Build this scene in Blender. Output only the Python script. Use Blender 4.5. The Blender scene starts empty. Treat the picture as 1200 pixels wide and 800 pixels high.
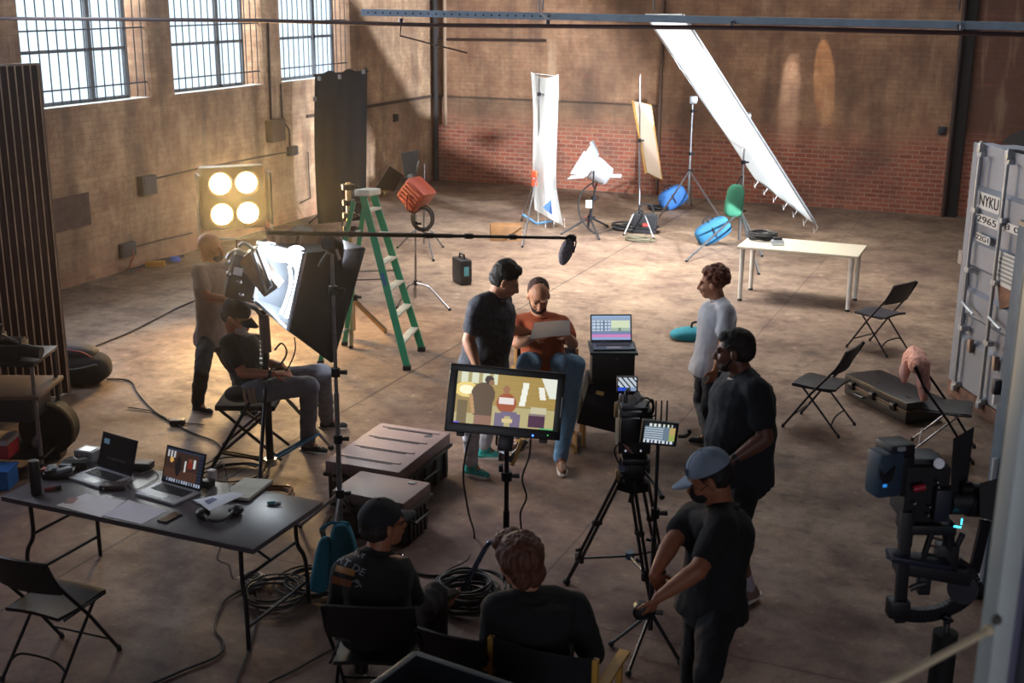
import bpy, bmesh, math, random
import numpy as np
from mathutils import Vector, Matrix, noise
random.seed(7)
V3 = Vector
PI = math.pi
sc = bpy.context.scene
COL = sc.collection
# ---------------------------------------------------------------- camera model (fitted to the photograph's perspective)
FPX = 1447.8; PIT, ROL, YAW = 0.27715, 0.0073134, 0.40166; H = 4.0
_cy, _sy = math.cos(YAW), math.sin(YAW)
FW = V3((-_sy*math.cos(PIT), _cy*math.cos(PIT), -math.sin(PIT)))
_rt = V3((_cy, _sy, 0)); _up = _rt.cross(FW)
CR = _rt*math.cos(ROL) + _up*math.sin(ROL)
CU = -_rt*math.sin(ROL) + _up*math.cos(ROL)
CAM = V3((0, 0, H))
RV = V3((_cy, _sy, 0)); FV = V3((-_sy, _cy, 0)); UP = V3((0, 0, 1))
def ray(x, y): return FW*FPX + CR*(x-600) - CU*(y-400)
def G(x, y, z=0.0):
    "point of the horizontal plane at height z that the photo shows at x, y"
    d = ray(x, y); return CAM + d*((z-H)/d.z)
def P(x, y, D):
    "point seen at x, y whose ground distance ahead of the viewer is D"
    d = ray(x, y); return CAM + d*(D/d.dot(FV))
def onX(x, y, X): d = ray(x, y); return CAM + d*(X/d.x)
def onY(x, y, Y): d = ray(x, y); return CAM + d*(Y/d.y)
def FD(p): return V3(p).dot(FV)
cd = bpy.data.cameras.new('camera'); cam = bpy.data.objects.new('camera', cd); COL.objects.link(cam)
cd.sensor_width = 36; cd.lens = FPX*36/1200; cd.clip_start = .1; cd.clip_end = 300
cam.matrix_world = Matrix(((CR.x, CU.x, -FW.x, 0), (CR.y, CU.y, -FW.y, 0), (CR.z, CU.z, -FW.z, H), (0, 0, 0, 1)))
cd.dof.use_dof = True; cd.dof.focus_distance = 11.0; cd.dof.aperture_fstop = 3.2
sc.camera = cam
# ---------------------------------------------------------------- mesh collecting
class MB:
    def __init__(s): s.v = []; s.f = []
    def add(s, vs, fs):
        n = len(s.v); s.v += [V3(v) for v in vs]; s.f += [tuple(i+n for i in f) for f in fs]; return s
    def join(s, o): return s.add(o.v, o.f)
    def box(s, c, size, R=None, bev=0.0):
        c = V3(c); hx, hy, hz = [d/2 for d in size]
        R = R or Matrix.Identity(3)
        b = min(bev, hx*.45, hy*.45, hz*.45)
        if b <= 0:
            vs = [(x, y, z) for z in (-hz, hz) for y in (-hy, hy) for x in (-hx, hx)]
            fs = [(0, 2, 3, 1), (4, 5, 7, 6), (0, 1, 5, 4), (2, 6, 7, 3), (0, 4, 6, 2), (1, 3, 7, 5)]
        else:
            bm = bmesh.new(); bmesh.ops.create_cube(bm, size=1)
            for v in bm.verts: v.co = V3((v.co.x*2*hx, v.co.y*2*hy, v.co.z*2*hz))
            bmesh.ops.bevel(bm, geom=list(bm.edges), offset=b, segments=2, affect='EDGES', profile=.6)
            bm.verts.index_update()
            vs = [v.co.copy() for v in bm.verts]; fs = [tuple(v.index for v in f.verts) for f in bm.faces]; bm.free()
        return s.add([c + R @ V3(v) for v in vs], fs)
    def hexa(s, bot, top):
        "eight corners: bottom loop of four, top loop of four"
        return s.add(list(bot)+list(top), [(3, 2, 1, 0), (4, 5, 6, 7), (0, 1, 5, 4), (1, 2, 6, 5), (2, 3, 7, 6), (3, 0, 4, 7)])
    def slab(s, pts, t, n=None):
        "polygon given thickness t along -normal"
        pts = [V3(p) for p in pts]
        if n is None: n = (pts[1]-pts[0]).cross(pts[2]-pts[0]).normalized()
        k = len(pts); q = [p - n*t for p in pts]
        fs = [tuple(range(k)), tuple(range(2*k-1, k-1, -1))] + [(i, i+k, (i+1) % k + k, (i+1) % k) for i in range(k)]
        return s.add(pts+q, fs)
    def cyl(s, p0, p1, r0, r1=None, n=12, cap=True):
        p0 = V3(p0); p1 = V3(p1); r1 = r0 if r1 is None else r1
        d = (p1-p0); d = d.normalized() if d.length > 1e-7 else UP
        a = d.orthogonal().normalized(); b = d.cross(a)
        vs = []
        for p, r in ((p0, r0), (p1, r1)):
            vs += [p + (a*math.cos(2*PI*i/n) + b*math.sin(2*PI*i/n))*r for i in range(n)]
        fs = [(i, (i+1) % n, n+(i+1) % n, n+i) for i in range(n)]
        if cap: fs += [tuple(range(n-1, -1, -1)), tuple(range(n, 2*n))]
        return s.add(vs, fs)
    def tube(s, pts, r, n=8, closed=False, cap=True):
        pts = [V3(p) for p in pts]; m = len(pts)
        if m < 2: return s
        rs = r if isinstance(r, (list, tuple)) else [r]*m
        tang = []
        for i in range(m):
            a = pts[i-1] if (i > 0 or closed) else pts[i]; b = pts[(i+1) % m] if (i < m-1 or closed) else pts[i]
            t = b-a; tang.append(t.normalized() if t.length > 1e-9 else UP)
        u = tang[0].orthogonal().normalized(); vs = []
        for i in range(m):
            u = (u - tang[i]*u.dot(tang[i])); u = u.normalized() if u.length > 1e-6 else tang[i].orthogonal().normalized()
            w = tang[i].cross(u)
            vs += [pts[i] + (u*math.cos(2*PI*k/n) + w*math.sin(2*PI*k/n))*rs[i] for k in range(n)]
        fs = []
        for i in range(m if closed else m-1):
            j = (i+1) % m
            fs += [(i*n+k, i*n+(k+1) % n, j*n+(k+1) % n, j*n+k) for k in range(n)]
        if cap and not closed: fs += [tuple(range(n-1, -1, -1)), tuple(range((m-1)*n, m*n))]
        return s.add(vs, fs)
    def ell(s, c, rad, R=None, nu=16, nv=10, warp=None):
        c = V3(c); R = R or Matrix.Identity(3); rad = (rad,)*3 if isinstance(rad, (int, float)) else rad
        vs = [V3((0, 0, 1))]
        for j in range(1, nv):
            t = PI*j/nv
            vs += [V3((math.sin(t)*math.cos(2*PI*i/nu), math.sin(t)*math.sin(2*PI*i/nu), math.cos(t))) for i in range(nu)]
        vs.append(V3((0, 0, -1)))
        fs = [(0, 1+i, 1+(i+1) % nu) for i in range(nu)]
        for j in range(nv-2):
            a = 1+j*nu; b = a+nu
            fs += [(a+i, b+i, b+(i+1) % nu, a+(i+1) % nu) for i in range(nu)]
        l = len(vs)-1; a = 1+(nv-2)*nu
        fs += [(a+i, l, a+(i+1) % nu) for i in range(nu)]
        if warp: vs = [warp(v) for v in vs]
        return s.add([c + R @ V3((v.x*rad[0], v.y*rad[1], v.z*rad[2])) for v in vs], fs)
    def cap(s, p0, r0, p1, r1, n=14):
        "round ended tapering limb"
        p0 = V3(p0); p1 = V3(p1); d = p1-p0; L = d.length; d = d/L if L > 1e-6 else UP
        a = d.orthogonal().normalized(); b = d.cross(a); rings = []
        for k in range(1, 4): t = PI/2*(1-k/4+0.0); rings.append((p0 - d*r0*math.sin(t), r0*math.cos(t)))
        rings.append((p0, r0)); rings.append((p1, r1))
        for k in range(1, 4): t = PI/2*k/4; rings.append((p1 + d*r1*math.sin(t), r1*math.cos(t)))
        vs = [p0 - d*r0]
        for c, r in rings: vs += [c + (a*math.cos(2*PI*i/n) + b*math.sin(2*PI*i/n))*r for i in range(n)]
        vs.append(p1 + d*r1); m = len(rings)
        fs = [(0, 1+(i+1) % n, 1+i) for i in range(n)]
        for j in range(m-1):
            q = 1+j*n; w = q+n; fs += [(q+i, q+(i+1) % n, w+(i+1) % n, w+i) for i in range(n)]
        q = 1+(m-1)*n; fs += [(q+i, q+(i+1) % n, len(vs)-1) for i in range(n)]
        return s.add(vs, fs)
    def loft(s, rings, n=20):
        "rings: (centre, side vector, depth vector) ellipses"
        vs = []
        for c, a, b in rings: vs += [V3(c) + V3(a)*math.cos(2*PI*i/n) + V3(b)*math.sin(2*PI*i/n) for i in range(n)]
        fs = []
        for j in range(len(rings)-1):
            q = j*n; w = q+n; fs += [(q+i, q+(i+1) % n, w+(i+1) % n, w+i) for i in range(n)]
        fs += [tuple(range(n-1, -1, -1)), tuple(range((len(rings)-1)*n, len(rings)*n))]
        return s.add(vs, fs)
    def lathe(s, base, axis, prof, n=20):
        base = V3(base); axis = V3(axis).normalized(); a = axis.orthogonal().normalized(); b = axis.cross(a); vs = []
        for h, r in prof: vs += [base + axis*h + (a*math.cos(2*PI*i/n) + b*math.sin(2*PI*i/n))*max(r, 1e-4) for i in range(n)]
        fs = []
        for j in range(len(prof)-1):
            q = j*n; w = q+n; fs += [(q+i, q+(i+1) % n, w+(i+1) % n, w+i) for i in range(n)]
        fs += [tuple(range(n-1, -1, -1)), tuple(range((len(prof)-1)*n, len(prof)*n))]
        return s.add(vs, fs)
    def grid(s, fn, nu, nv, t=0.0, n=None):
        "surface fn(u,v) with thickness t"
        pts = [fn(i/nu, j/nv) for j in range(nv+1) for i in range(nu+1)]
        W = nu+1; fs = [(j*W+i, j*W+i+1, (j+1)*W+i+1, (j+1)*W+i) for j in range(nv) for i in range(nu)]
        if t:
            nn = n or (V3(pts[1])-V3(pts[0])).cross(V3(pts[W])-V3(pts[0])).normalized(); K = len(pts)
            pts2 = [V3(p)-nn*t for p in pts]
            fs2 = [tuple(i+K for i in reversed(f)) for f in fs]
            rim = [i for i in range(nu)] + [j*W+nu for j in range(nv)] + [nv*W+i for i in range(nu, 0, -1)] + [j*W for j in range(nv, 0, -1)]
            fs3 = [(rim[k], rim[k]+K, rim[(k+1) % len(rim)]+K, rim[(k+1) % len(rim)]) for k in range(len(rim))]
            return s.add(list(pts)+pts2, fs+fs2+fs3)
        return s.add(pts, fs)
def Rz(a): return Matrix.Rotation(a, 3, 'Z')
def Rax(a, ax): return Matrix.Rotation(a, 3, ax)
def frame(x, z):
    "rotation with local x along x and local z near z"
    x = V3(x).normalized(); z = V3(z); z = (z - x*z.dot(x)).normalized(); y = z.cross(x)
    return Matrix((x, y, z)).transposed()
def tagset(o, label=None, cat=None, group=None, kind=None):
    if label: o['label'] = label
    if cat: o['category'] = cat
    if group: o['group'] = group
    if kind: o['kind'] = kind
    return o
def mkobj(name, mb, m, parent=None, off=None, smooth=True, angle=40):
    me = bpy.data.meshes.new(name)
    o_ = V3(off) if off is not None else V3((0, 0, 0))
    me.from_pydata([tuple(v-o_) for v in mb.v], [], mb.f)
    me.update(); me.validate()
    bm = bmesh.new(); bm.from_mesh(me); bmesh.ops.recalc_face_normals(bm, faces=bm.faces); bm.to_mesh(me); bm.free()
    if smooth: me.shade_smooth(); 
    if smooth and angle: me.set_sharp_from_angle(angle=math.radians(angle))
    me.materials.append(m)
    o = bpy.data.objects.new(name, me); COL.objects.link(o)
    if parent is not None: o.parent = parent
    return o
class Thing:
    "an Empty at the thing's base; parts are built in world coordinates (or local ones when local=True)"
    def __init__(s, name, label, cat, loc, rotz=0.0, group=None, local=False):
        s.r = bpy.data.objects.new(name, None); COL.objects.link(s.r); s.r.empty_display_size = .1
        s.r.location = V3(loc); s.r.rotation_euler = (0, 0, rotz); s.local = local; s.loc = V3(loc)
        tagset(s.r, label, cat, group)
    def part(s, name, mb, m, parent=None, label=None, smooth=True, angle=40, kind=None):
        o = mkobj(name, mb, m, parent or s.r, None if s.local else s.loc, smooth, angle)
        if label: o['label'] = label
        if kind: o['kind'] = kind
        return o
def single(name, mb, m, label, cat, group=None, kind=None, off=None, smooth=True):
    if off is None:
        n = len(mb.v); c = sum(mb.v, V3((0, 0, 0)))/n; off = V3((c.x, c.y, min(v.z for v in mb.v)))
    o = mkobj(name, mb, m, None, off, smooth); o.location = off
    return tagset(o, label, cat, group, kind)
def struct(name, mb, m, parent=None, smooth=False):
    o = mkobj(name, mb, m, parent, None, smooth)
    if parent is None: o['kind'] = 'structure'
    return o
def copy_tree(o, parent=None):
    c = o.copy(); COL.objects.link(c)
    if parent is not None: c.parent = parent
    for ch in list(o.children): copy_tree(ch, c)
    return c
def smooth_path(pts, k=6):
    pts = [V3(p) for p in pts]; out = []
    for i in range(len(pts)-1):
        p0 = pts[max(i-1, 0)]; p1 = pts[i]; p2 = pts[i+1]; p3 = pts[min(i+2, len(pts)-1)]
        for j in range(k):
            t = j/k
            out.append(.5*((2*p1) + (p2-p0)*t + (2*p0-5*p1+4*p2-p3)*t*t + (3*p1-p0-3*p2+p3)*t**3))
    out.append(pts[-1]); return out
# ---------------------------------------------------------------- materials
def _new(name):
    m = bpy.data.materials.new(name); m.use_nodes = True; nt = m.node_tree
    return m, nt, nt.nodes['Principled BSDF']
def srgb(c):
    if isinstance(c, str): c = [int(c[i:i+2], 16)/255 for i in (0, 2, 4)]
    return tuple((x/12.92 if x <= .04045 else ((x+.055)/1.055)**2.4) for x in c)
MATS = {}
def mat(name, col, rough=.6, metal=0.0, var=.12, scale=9.0, bump=0.0, bscale=60, trans=0.0, sheen=0.0, coat=0.0, alpha=1.0):
    if name in MATS: return MATS[name]
    m, nt, b = _new(name); c = srgb(col); N = nt.nodes; L = nt.links
    tc = N.new('ShaderNodeTexCoord'); no = N.new('ShaderNodeTexNoise'); no.inputs['Scale'].default_value = scale; no.inputs['Detail'].default_value = 5
    L.new(tc.outputs['Object'], no.inputs['Vector'])
    cr = N.new('ShaderNodeValToRGB'); cr.color_ramp.elements[0].position = .3; cr.color_ramp.elements[1].position = .7
    cr.color_ramp.elements[0].color = (*[x*(1-var) for x in c], 1); cr.color_ramp.elements[1].color = (*[min(1, x*(1+var)) for x in c], 1)
    L.new(no.outputs['Fac'], cr.inputs['Fac']); L.new(cr.outputs['Color'], b.inputs['Base Color'])
    b.inputs['Roughness'].default_value = rough; b.inputs['Metallic'].default_value = metal
    if trans: b.inputs['Transmission Weight'].default_value = trans
    if sheen: b.inputs['Sheen Weight'].default_value = sheen
    if coat: b.inputs['Coat Weight'].default_value = coat
    if bump:
        n2 = N.new('ShaderNodeTexNoise'); n2.inputs['Scale'].default_value = bscale; n2.inputs['Detail'].default_value = 3
        L.new(tc.outputs['Object'], n2.inputs['Vector']); bp = N.new('ShaderNodeBump'); bp.inputs['Strength'].default_value = bump; bp.inputs['Distance'].default_value = .01
        L.new(n2.outputs['Fac'], bp.inputs['Height']); L.new(bp.outputs['Normal'], b.inputs['Normal'])
    MATS[name] = m; return m
def emit(name, col, strength, var=0.0):
    if name in MATS: return MATS[name]
    m, nt, b = _new(name); c = srgb(col)
    b.inputs['Base Color'].default_value = (*[x*.3 for x in c], 1); b.inputs['Emission Color'].default_value = (*c, 1); b.inputs['Emission Strength'].default_value = strength
    MATS[name] = m; return m
def screenmat(name, strength=1.0):
    if name in MATS: return MATS[name]
    m, nt, b = _new(name); a = nt.nodes.new('ShaderNodeVertexColor'); a.layer_name = 'Col'
    nt.links.new(a.outputs['Color'], b.inputs['Emission Color']); b.inputs['Emission Strength'].default_value = strength
    b.inputs['Base Color'].default_value = (.004, .004, .005, 1); b.inputs['Roughness'].default_value = .25
    MATS[name] = m; return m
def cloth_translucent(name, col, tr=.45, rough=.8):
    if name in MATS: return MATS[name]
    m, nt, b = _new(name); N = nt.nodes; L = nt.links
    t = N.new('ShaderNodeBsdfTranslucent'); mx = N.new('ShaderNodeMixShader'); mx.inputs[0].default_value = tr
    no = N.new('ShaderNodeTexNoise'); no.inputs['Scale'].default_value = 3; tc = N.new('ShaderNodeTexCoord'); L.new(tc.outputs['Object'], no.inputs['Vector'])
    cr = N.new('ShaderNodeValToRGB'); c = srgb(col); cr.color_ramp.elements[0].color = (*[x*.94 for x in c], 1); cr.color_ramp.elements[1].color = (*c, 1)
    L.new(no.outputs['Fac'], cr.inputs['Fac']); L.new(cr.outputs['Color'], b.inputs['Base Color']); L.new(cr.outputs['Color'], t.inputs['Color'])
    b.inputs['Roughness'].default_value = rough
    L.new(b.outputs[0], mx.inputs[1]); L.new(t.outputs[0], mx.inputs[2]); L.new(mx.outputs[0], N['Material Output'].inputs['Surface'])
    MATS[name] = m; return m
black = mat('black_plastic', '1c1b20', .45, var=.2)
blackm = mat('black_matte', '17161a', .75, var=.2, bump=.1)
blackf = mat('black_fabric', '18171c', .95, var=.15, bump=.35, bscale=120)
darkmetal = mat('dark_metal', '26252b', .38, .7)
steel = mat('steel', '9a9ba0', .28, .95, scale=20)
chrome = mat('chrome', 'c9cbd0', .16, 1.0)
alu = mat('aluminium', 'a9adb3', .35, .9)
rubber = mat('rubber', '141316', .8)
cablem = mat('cable_rubber', '131216', .6)
skin = mat('skin', 'b07a5c', .55, var=.06, scale=14)
skin_red = mat('skin_ruddy', 'a8654a', .55, var=.06, scale=14)
skin_dark = mat('skin_brown', '6a4232', .5, var=.08, scale=14)
skin_mid = mat('skin_tan', '9c6448', .55, var=.06, scale=14)
paper = mat('paper_white', 'dcdad8', .8, var=.03)
wood = mat('light_wood', 'b98d4e', .55, var=.15, scale=6)
woodbox = mat('plywood', '74502f', .6, var=.2, scale=7)
teal = mat('teal_canvas', '1c6f86', .85, var=.15, bump=.3)
blue = mat('blue_canvas', '2f6fa8', .85, var=.15, bump=.3)
XL, YB, XR, YF, ZC = -12.15, 24.15, 10.0, -5.0, 7.5
def mixn(nt, f, a, b, blend='MIX'):
    m = nt.nodes.new('ShaderNodeMix'); m.data_type = 'RGBA'; m.blend_type = blend
    for sock, val in ((m.inputs[0], f), (m.inputs[6], a), (m.inputs[7], b)):
        if hasattr(val, 'is_linked') or hasattr(val, 'links'): nt.links.new(val, sock)
        elif isinstance(val, (int, float)): sock.default_value = val
        else: sock.default_value = (*val, 1)
    return m.outputs[2]
def mathn(nt, op, a, b=None, clamp=False):
    m = nt.nodes.new('ShaderNodeMath'); m.operation = op; m.use_clamp = clamp
    for k, val in enumerate((a, b)):
        if val is None: continue
        if isinstance(val, (int, float)): m.inputs[k].default_value = val
        else: nt.links.new(val, m.inputs[k])
    return m.outputs[0]
def noisen(nt, vec, scale, detail=5, rough=.55):
    n = nt.nodes.new('ShaderNodeTexNoise'); n.inputs['Scale'].default_value = scale; n.inputs['Detail'].default_value = detail; n.inputs['Roughness'].default_value = rough
    nt.links.new(vec, n.inputs['Vector']); return n.outputs['Fac']
def ramp(nt, f, p0, p1, c0=(0, 0, 0), c1=(1, 1, 1)):
    r = nt.nodes.new('ShaderNodeValToRGB'); r.color_ramp.elements[0].position = p0; r.color_ramp.elements[1].position = p1
    r.color_ramp.elements[0].color = (*c0, 1); r.color_ramp.elements[1].color = (*c1, 1); nt.links.new(f, r.inputs['Fac']); return r.outputs['Color']
def brick_material(name, axis, paint, zpaint, soft, redamt):
    m, nt, b = _new(name); N = nt.nodes; L = nt.links
    geo = N.new('ShaderNodeNewGeometry'); sep = N.new('ShaderNodeSeparateXYZ'); L.new(geo.outputs['Position'], sep.inputs[0])
    cmb = N.new('ShaderNodeCombineXYZ'); L.new(sep.outputs[axis], cmb.inputs[0]); L.new(sep.outputs[2], cmb.inputs[1])
    pos = geo.outputs['Position']; z = sep.outputs[2]
    br = N.new('ShaderNodeTexBrick'); L.new(cmb.outputs[0], br.inputs['Vector'])
    br.inputs['Scale'].default_value = 1; br.inputs['Brick Width'].default_value = .23; br.inputs['Row Height'].default_value = .085
    br.inputs['Mortar Size'].default_value = .009; br.inputs['Mortar Smooth'].default_value = .3; br.inputs['Bias'].default_value = -.1
    br.inputs['Color1'].default_value = (*srgb('a2563f'), 1); br.inputs['Color2'].default_value = (*srgb('7d3d31'), 1); br.inputs['Mortar'].default_value = (*srgb('a58b78'), 1)
    br2 = N.new('ShaderNodeTexBrick'); L.new(cmb.outputs[0], br2.inputs['Vector'])
    for k, v in (('Scale', 1), ('Brick Width', .23), ('Row Height', .085), ('Mortar Size', .008), ('Mortar Smooth', .4)): br2.inputs[k].default_value = v
    pc = srgb(paint)
    br2.inputs['Color1'].default_value = (*pc, 1); br2.inputs['Color2'].default_value = (*[x*.84 for x in pc], 1); br2.inputs['Mortar'].default_value = (*[x*.78 for x in pc], 1)
    n1 = noisen(nt, pos, .7, 6); n2 = noisen(nt, pos, 2.6, 8, .65); n3 = noisen(nt, pos, 9, 5, .7)
    # vertical streaks
    mp = N.new('ShaderNodeMapping'); L.new(pos, mp.inputs[0]); mp.inputs['Scale'].default_value = (1.6, 1.6, .22); st = noisen(nt, mp.outputs[0], 1.5, 6, .6)
    mp2 = N.new('ShaderNodeMapping'); L.new(pos, mp2.inputs[0]); mp2.inputs['Scale'].default_value = (.5, .5, 7); hs = noisen(nt, mp2.outputs[0], 1.4, 6, .7)
    paintc = mixn(nt, ramp(nt, n2, .36, .62), br2.outputs['Color'], mixn(nt, .6, br2.outputs['Color'], srgb('63402f')))
    paintc = mixn(nt, mathn(nt, 'MULTIPLY', ramp(nt, n3, .45, .7), .45), paintc, srgb('7b4c38'))
    paintc = mixn(nt, mathn(nt, 'MULTIPLY', ramp(nt, n1, .46, .62), .5), paintc, srgb('5e4538'))
    paintc = mixn(nt, mathn(nt, 'MULTIPLY', ramp(nt, st, .50, .66), .5), paintc, srgb('4b3a33'))
    paintc = mixn(nt, mathn(nt, 'MULTIPLY', ramp(nt, st, .42, .30, (1,1,1),(0,0,0)) if False else ramp(nt, mathn(nt, 'SUBTRACT', 1, st), .58, .72), .5), paintc, srgb('c4a78b'))
    redc = mixn(nt, mathn(nt, 'MULTIPLY', ramp(nt, n1, .5, .68), .7), br.outputs['Color'], srgb('5b4038'))
    redc = mixn(nt, mathn(nt, 'MULTIPLY', ramp(nt, n3, .45, .75), .5), redc, srgb('8f7463'))
    # where the paint has gone
    h = mathn(nt, 'ADD', z, mathn(nt, 'MULTIPLY', mathn(nt, 'SUBTRACT', n1, .5), soft*3))
    h = mathn(nt, 'ADD', h, mathn(nt, 'MULTIPLY', mathn(nt, 'SUBTRACT', n3, .5), soft*1.2))
    f = ramp(nt, mathn(nt, 'ADD', mathn(nt, 'MULTIPLY', mathn(nt, 'SUBTRACT', h, zpaint), 1.4), .5), .1, .9)
    lower = mixn(nt, redamt, paintc, redc)
    col = mixn(nt, f, lower, paintc)
    spots = mathn(nt, 'MULTIPLY', ramp(nt, hs, .6, .72), .55)
    col = mixn(nt, spots, col, redc)
    # dark line at ledge height and a band fading out below it
    d = mathn(nt, 'ABSOLUTE', mathn(nt, 'SUBTRACT', z, 1.80)); ln = ramp(nt, mathn(nt, 'ADD', mathn(nt, 'MULTIPLY', d, 12), mathn(nt, 'MULTIPLY', n3, .5)), .25, .8, (1, 1, 1), (0, 0, 0))
    seg = ramp(nt, noisen(nt, mp2.outputs[0], .35, 2), .4, .5)
    yy = mathn(nt, 'GREATER_THAN', sep.outputs[1], 20.5); xx = mathn(nt, 'LESS_THAN', sep.outputs[0], -7.15)
    ln = mathn(nt, 'MULTIPLY', mathn(nt, 'MULTIPLY', ln, yy), mathn(nt, 'MULTIPLY', xx, .8))
    col = mixn(nt, ln, col, srgb('2e2420'))
    gr = ramp(nt, mathn(nt, 'ADD', mathn(nt, 'MULTIPLY', mathn(nt, 'SUBTRACT', 1.8, z), 1.0), mathn(nt, 'MULTIPLY', n2, .4)), .25, .9, (.8, .8, .8), (0, 0, 0))
    gr = mathn(nt, 'MULTIPLY', mathn(nt, 'MULTIPLY', gr, mathn(nt, 'LESS_THAN', z, 1.8)), mathn(nt, 'MULTIPLY', mathn(nt, 'MULTIPLY', yy, xx), .5))
    col = mixn(nt, gr, col, srgb('4d4035'))
    L.new(col, b.inputs['Base Color']); b.inputs['Roughness'].default_value = .88
    bp = N.new('ShaderNodeBump'); bp.inputs['Strength'].default_value = .5; bp.inputs['Distance'].default_value = .012
    hh = mathn(nt, 'ADD', mathn(nt, 'MULTIPLY', br.outputs['Fac'], -1), mathn(nt, 'MULTIPLY', n3, .6)); L.new(hh, bp.inputs['Height']); L.new(bp.outputs['Normal'], b.inputs['Normal'])
    return m
brickL = brick_material('painted_brick_window_side', 1, 'bd9f80', .2, .3, .5)
brickB = brick_material('brick_far_side', 0, 'ad8668', 1.30, .30, .95)
brickD = brick_material('brick_dark', 0, '6e4c42', 1.4, .3, .9)
def floor_material():
    m, nt, b = _new('stained_concrete'); N = nt.nodes; L = nt.links
    geo = N.new('ShaderNodeNewGeometry'); pos = geo.outputs['Position']; sep = N.new('ShaderNodeSeparateXYZ'); L.new(pos, sep.inputs[0])
    n1 = noisen(nt, pos, .35, 7, .6); n2 = noisen(nt, pos, 1.6, 8, .65); n3 = noisen(nt, pos, 7, 8, .7); n4 = noisen(nt, pos, 38, 4, .6)
    c = mixn(nt, ramp(nt, n1, .38, .62), srgb('8e7967'), srgb('6d5a4e'))
    c = mixn(nt, mathn(nt, 'MULTIPLY', ramp(nt, n2, .45, .64), .7), c, srgb('4e3833'))
    c = mixn(nt, mathn(nt, 'MULTIPLY', ramp(nt, n3, .50, .66), .65), c, srgb('432f2c'))
    c = mixn(nt, mathn(nt, 'MULTIPLY', ramp(nt, mathn(nt, 'SUBTRACT', 1, n3), .58, .70), .6), c, srgb('b5a18d'))
    c = mixn(nt, mathn(nt, 'MULTIPLY', ramp(nt, n4, .5, .8), .35), c, srgb('3c302e'))
    # redder and darker towards the viewer
    near = ramp(nt, mathn(nt, 'ADD', mathn(nt, 'MULTIPLY', sep.outputs[1], -.13), mathn(nt, 'ADD', mathn(nt, 'MULTIPLY', n1, 1.4), 1.0)), .3, 1.0)
    c = mixn(nt, mathn(nt, 'MULTIPLY', near, .55), c, mixn(nt, ramp(nt, n2, .3, .7), srgb('6d443d'), srgb('4f3c42')))
    # dark rubbed spots
    vo = N.new('ShaderNodeTexVoronoi'); vo.inputs['Scale'].default_value = .9; L.new(pos, vo.inputs['Vector'])
    sp = ramp(nt, mathn(nt, 'ADD', vo.outputs['Distance'], mathn(nt, 'MULTIPLY', n3, .22)), .16, .24, (1, 1, 1), (0, 0, 0))
    c = mixn(nt, mathn(nt, 'MULTIPLY', sp, .55), c, srgb('2b2122'))
    # expansion joints, cut lines in the slab
    def joint(axis, at, w):
        wob = mathn(nt, 'MULTIPLY', mathn(nt, 'SUBTRACT', n2, .5), .03)
        d = mathn(nt, 'ABSOLUTE', mathn(nt, 'SUBTRACT', mathn(nt, 'ADD', sep.outputs[axis], wob), at)); return mathn(nt, 'LESS_THAN', d, w)
    j = joint(0, -6.02, .014)
    for a, at in ((0, -9.1), (0, -2.9), (1, 6.9), (1, 13.1), (1, 19.3)): j = mathn(nt, 'MAXIMUM', j, mathn(nt, 'MULTIPLY', joint(a, at, .009), .7))
    c = mixn(nt, mathn(nt, 'MULTIPLY', j, .75), c, srgb('2a201f'))
    L.new(c, b.inputs['Base Color'])
    rr = ramp(nt, n2, .3, .7, (.5, .5, .5), (.82, .82, .82)); L.new(rr, b.inputs['Roughness'])
    b.inputs['Specular IOR Level'].default_value = .35
    bp = N.new('ShaderNodeBump'); bp.inputs['Strength'].default_value = .45; bp.inputs['Distance'].default_value = .012
    L.new(mathn(nt, 'ADD', n3, mathn(nt, 'MULTIPLY', n4, .35)), bp.inputs['Height']); L.new(bp.outputs['Normal'], b.inputs['Normal'])
    return m
concrete = floor_material()
plaster = mat('ceiling_boards', '5b5048', .9, var=.2, scale=1.5)
struct('floor', MB().box(((XL+XR)/2, (YF+YB)/2, -.15), (XR-XL+.8, YB-YF+.8, .3)), concrete)
# back wall: a slightly raised left bay, a recess at -7.1 and a darker bay beyond the downpipe
w = MB().box(((XL+XR)/2, YB+.25, ZC/2), (XR-XL+.8, .3, ZC))
w.box(((XL-7.1)/2, YB+.05, (ZC+1.80)/2), (XL*-1-7.1, .11, ZC-1.80))
w.box(((-7.1-1.5)/2, YB+.05, ZC/2), (5.5, .12, ZC)); w.box(((XL-7.1)/2, YB+.07, .9), (XL*-1-7.1, .07, 1.8))
struct('wall_back', w, brickB)
struct('wall_back_bay', MB().box(((-1.3+XR)/2, YB+.075, ZC/2), (XR+1.3, .05, ZC)), brickD)
mortar = mat('dark_pilaster', '241c1c', .9)  # dark vertical strip next to the downpipe
struct('trim_1', MB().box((-1.40, YB+.03, ZC/2), (.19, .16, ZC)), mortar)
# window wall with three real openings
wins = [(12.45, 14.95), (15.48, 17.85), (18.38, 20.72)]; SILL, HEAD = 2.44, 5.6
w = MB(); x0, x1 = XL-.4, XL
def wb(y0, y1, z0, z1, m=w): m.box(((x0+x1)/2, (y0+y1)/2, (z0+z1)/2), (x1-x0, y1-y0, z1-z0))
wb(YF, YB+.4, 0, SILL); wb(YF, YB+.4, HEAD, ZC)
ys = [YF] + [v for a in wins for v in a] + [YB+.4]
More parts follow.
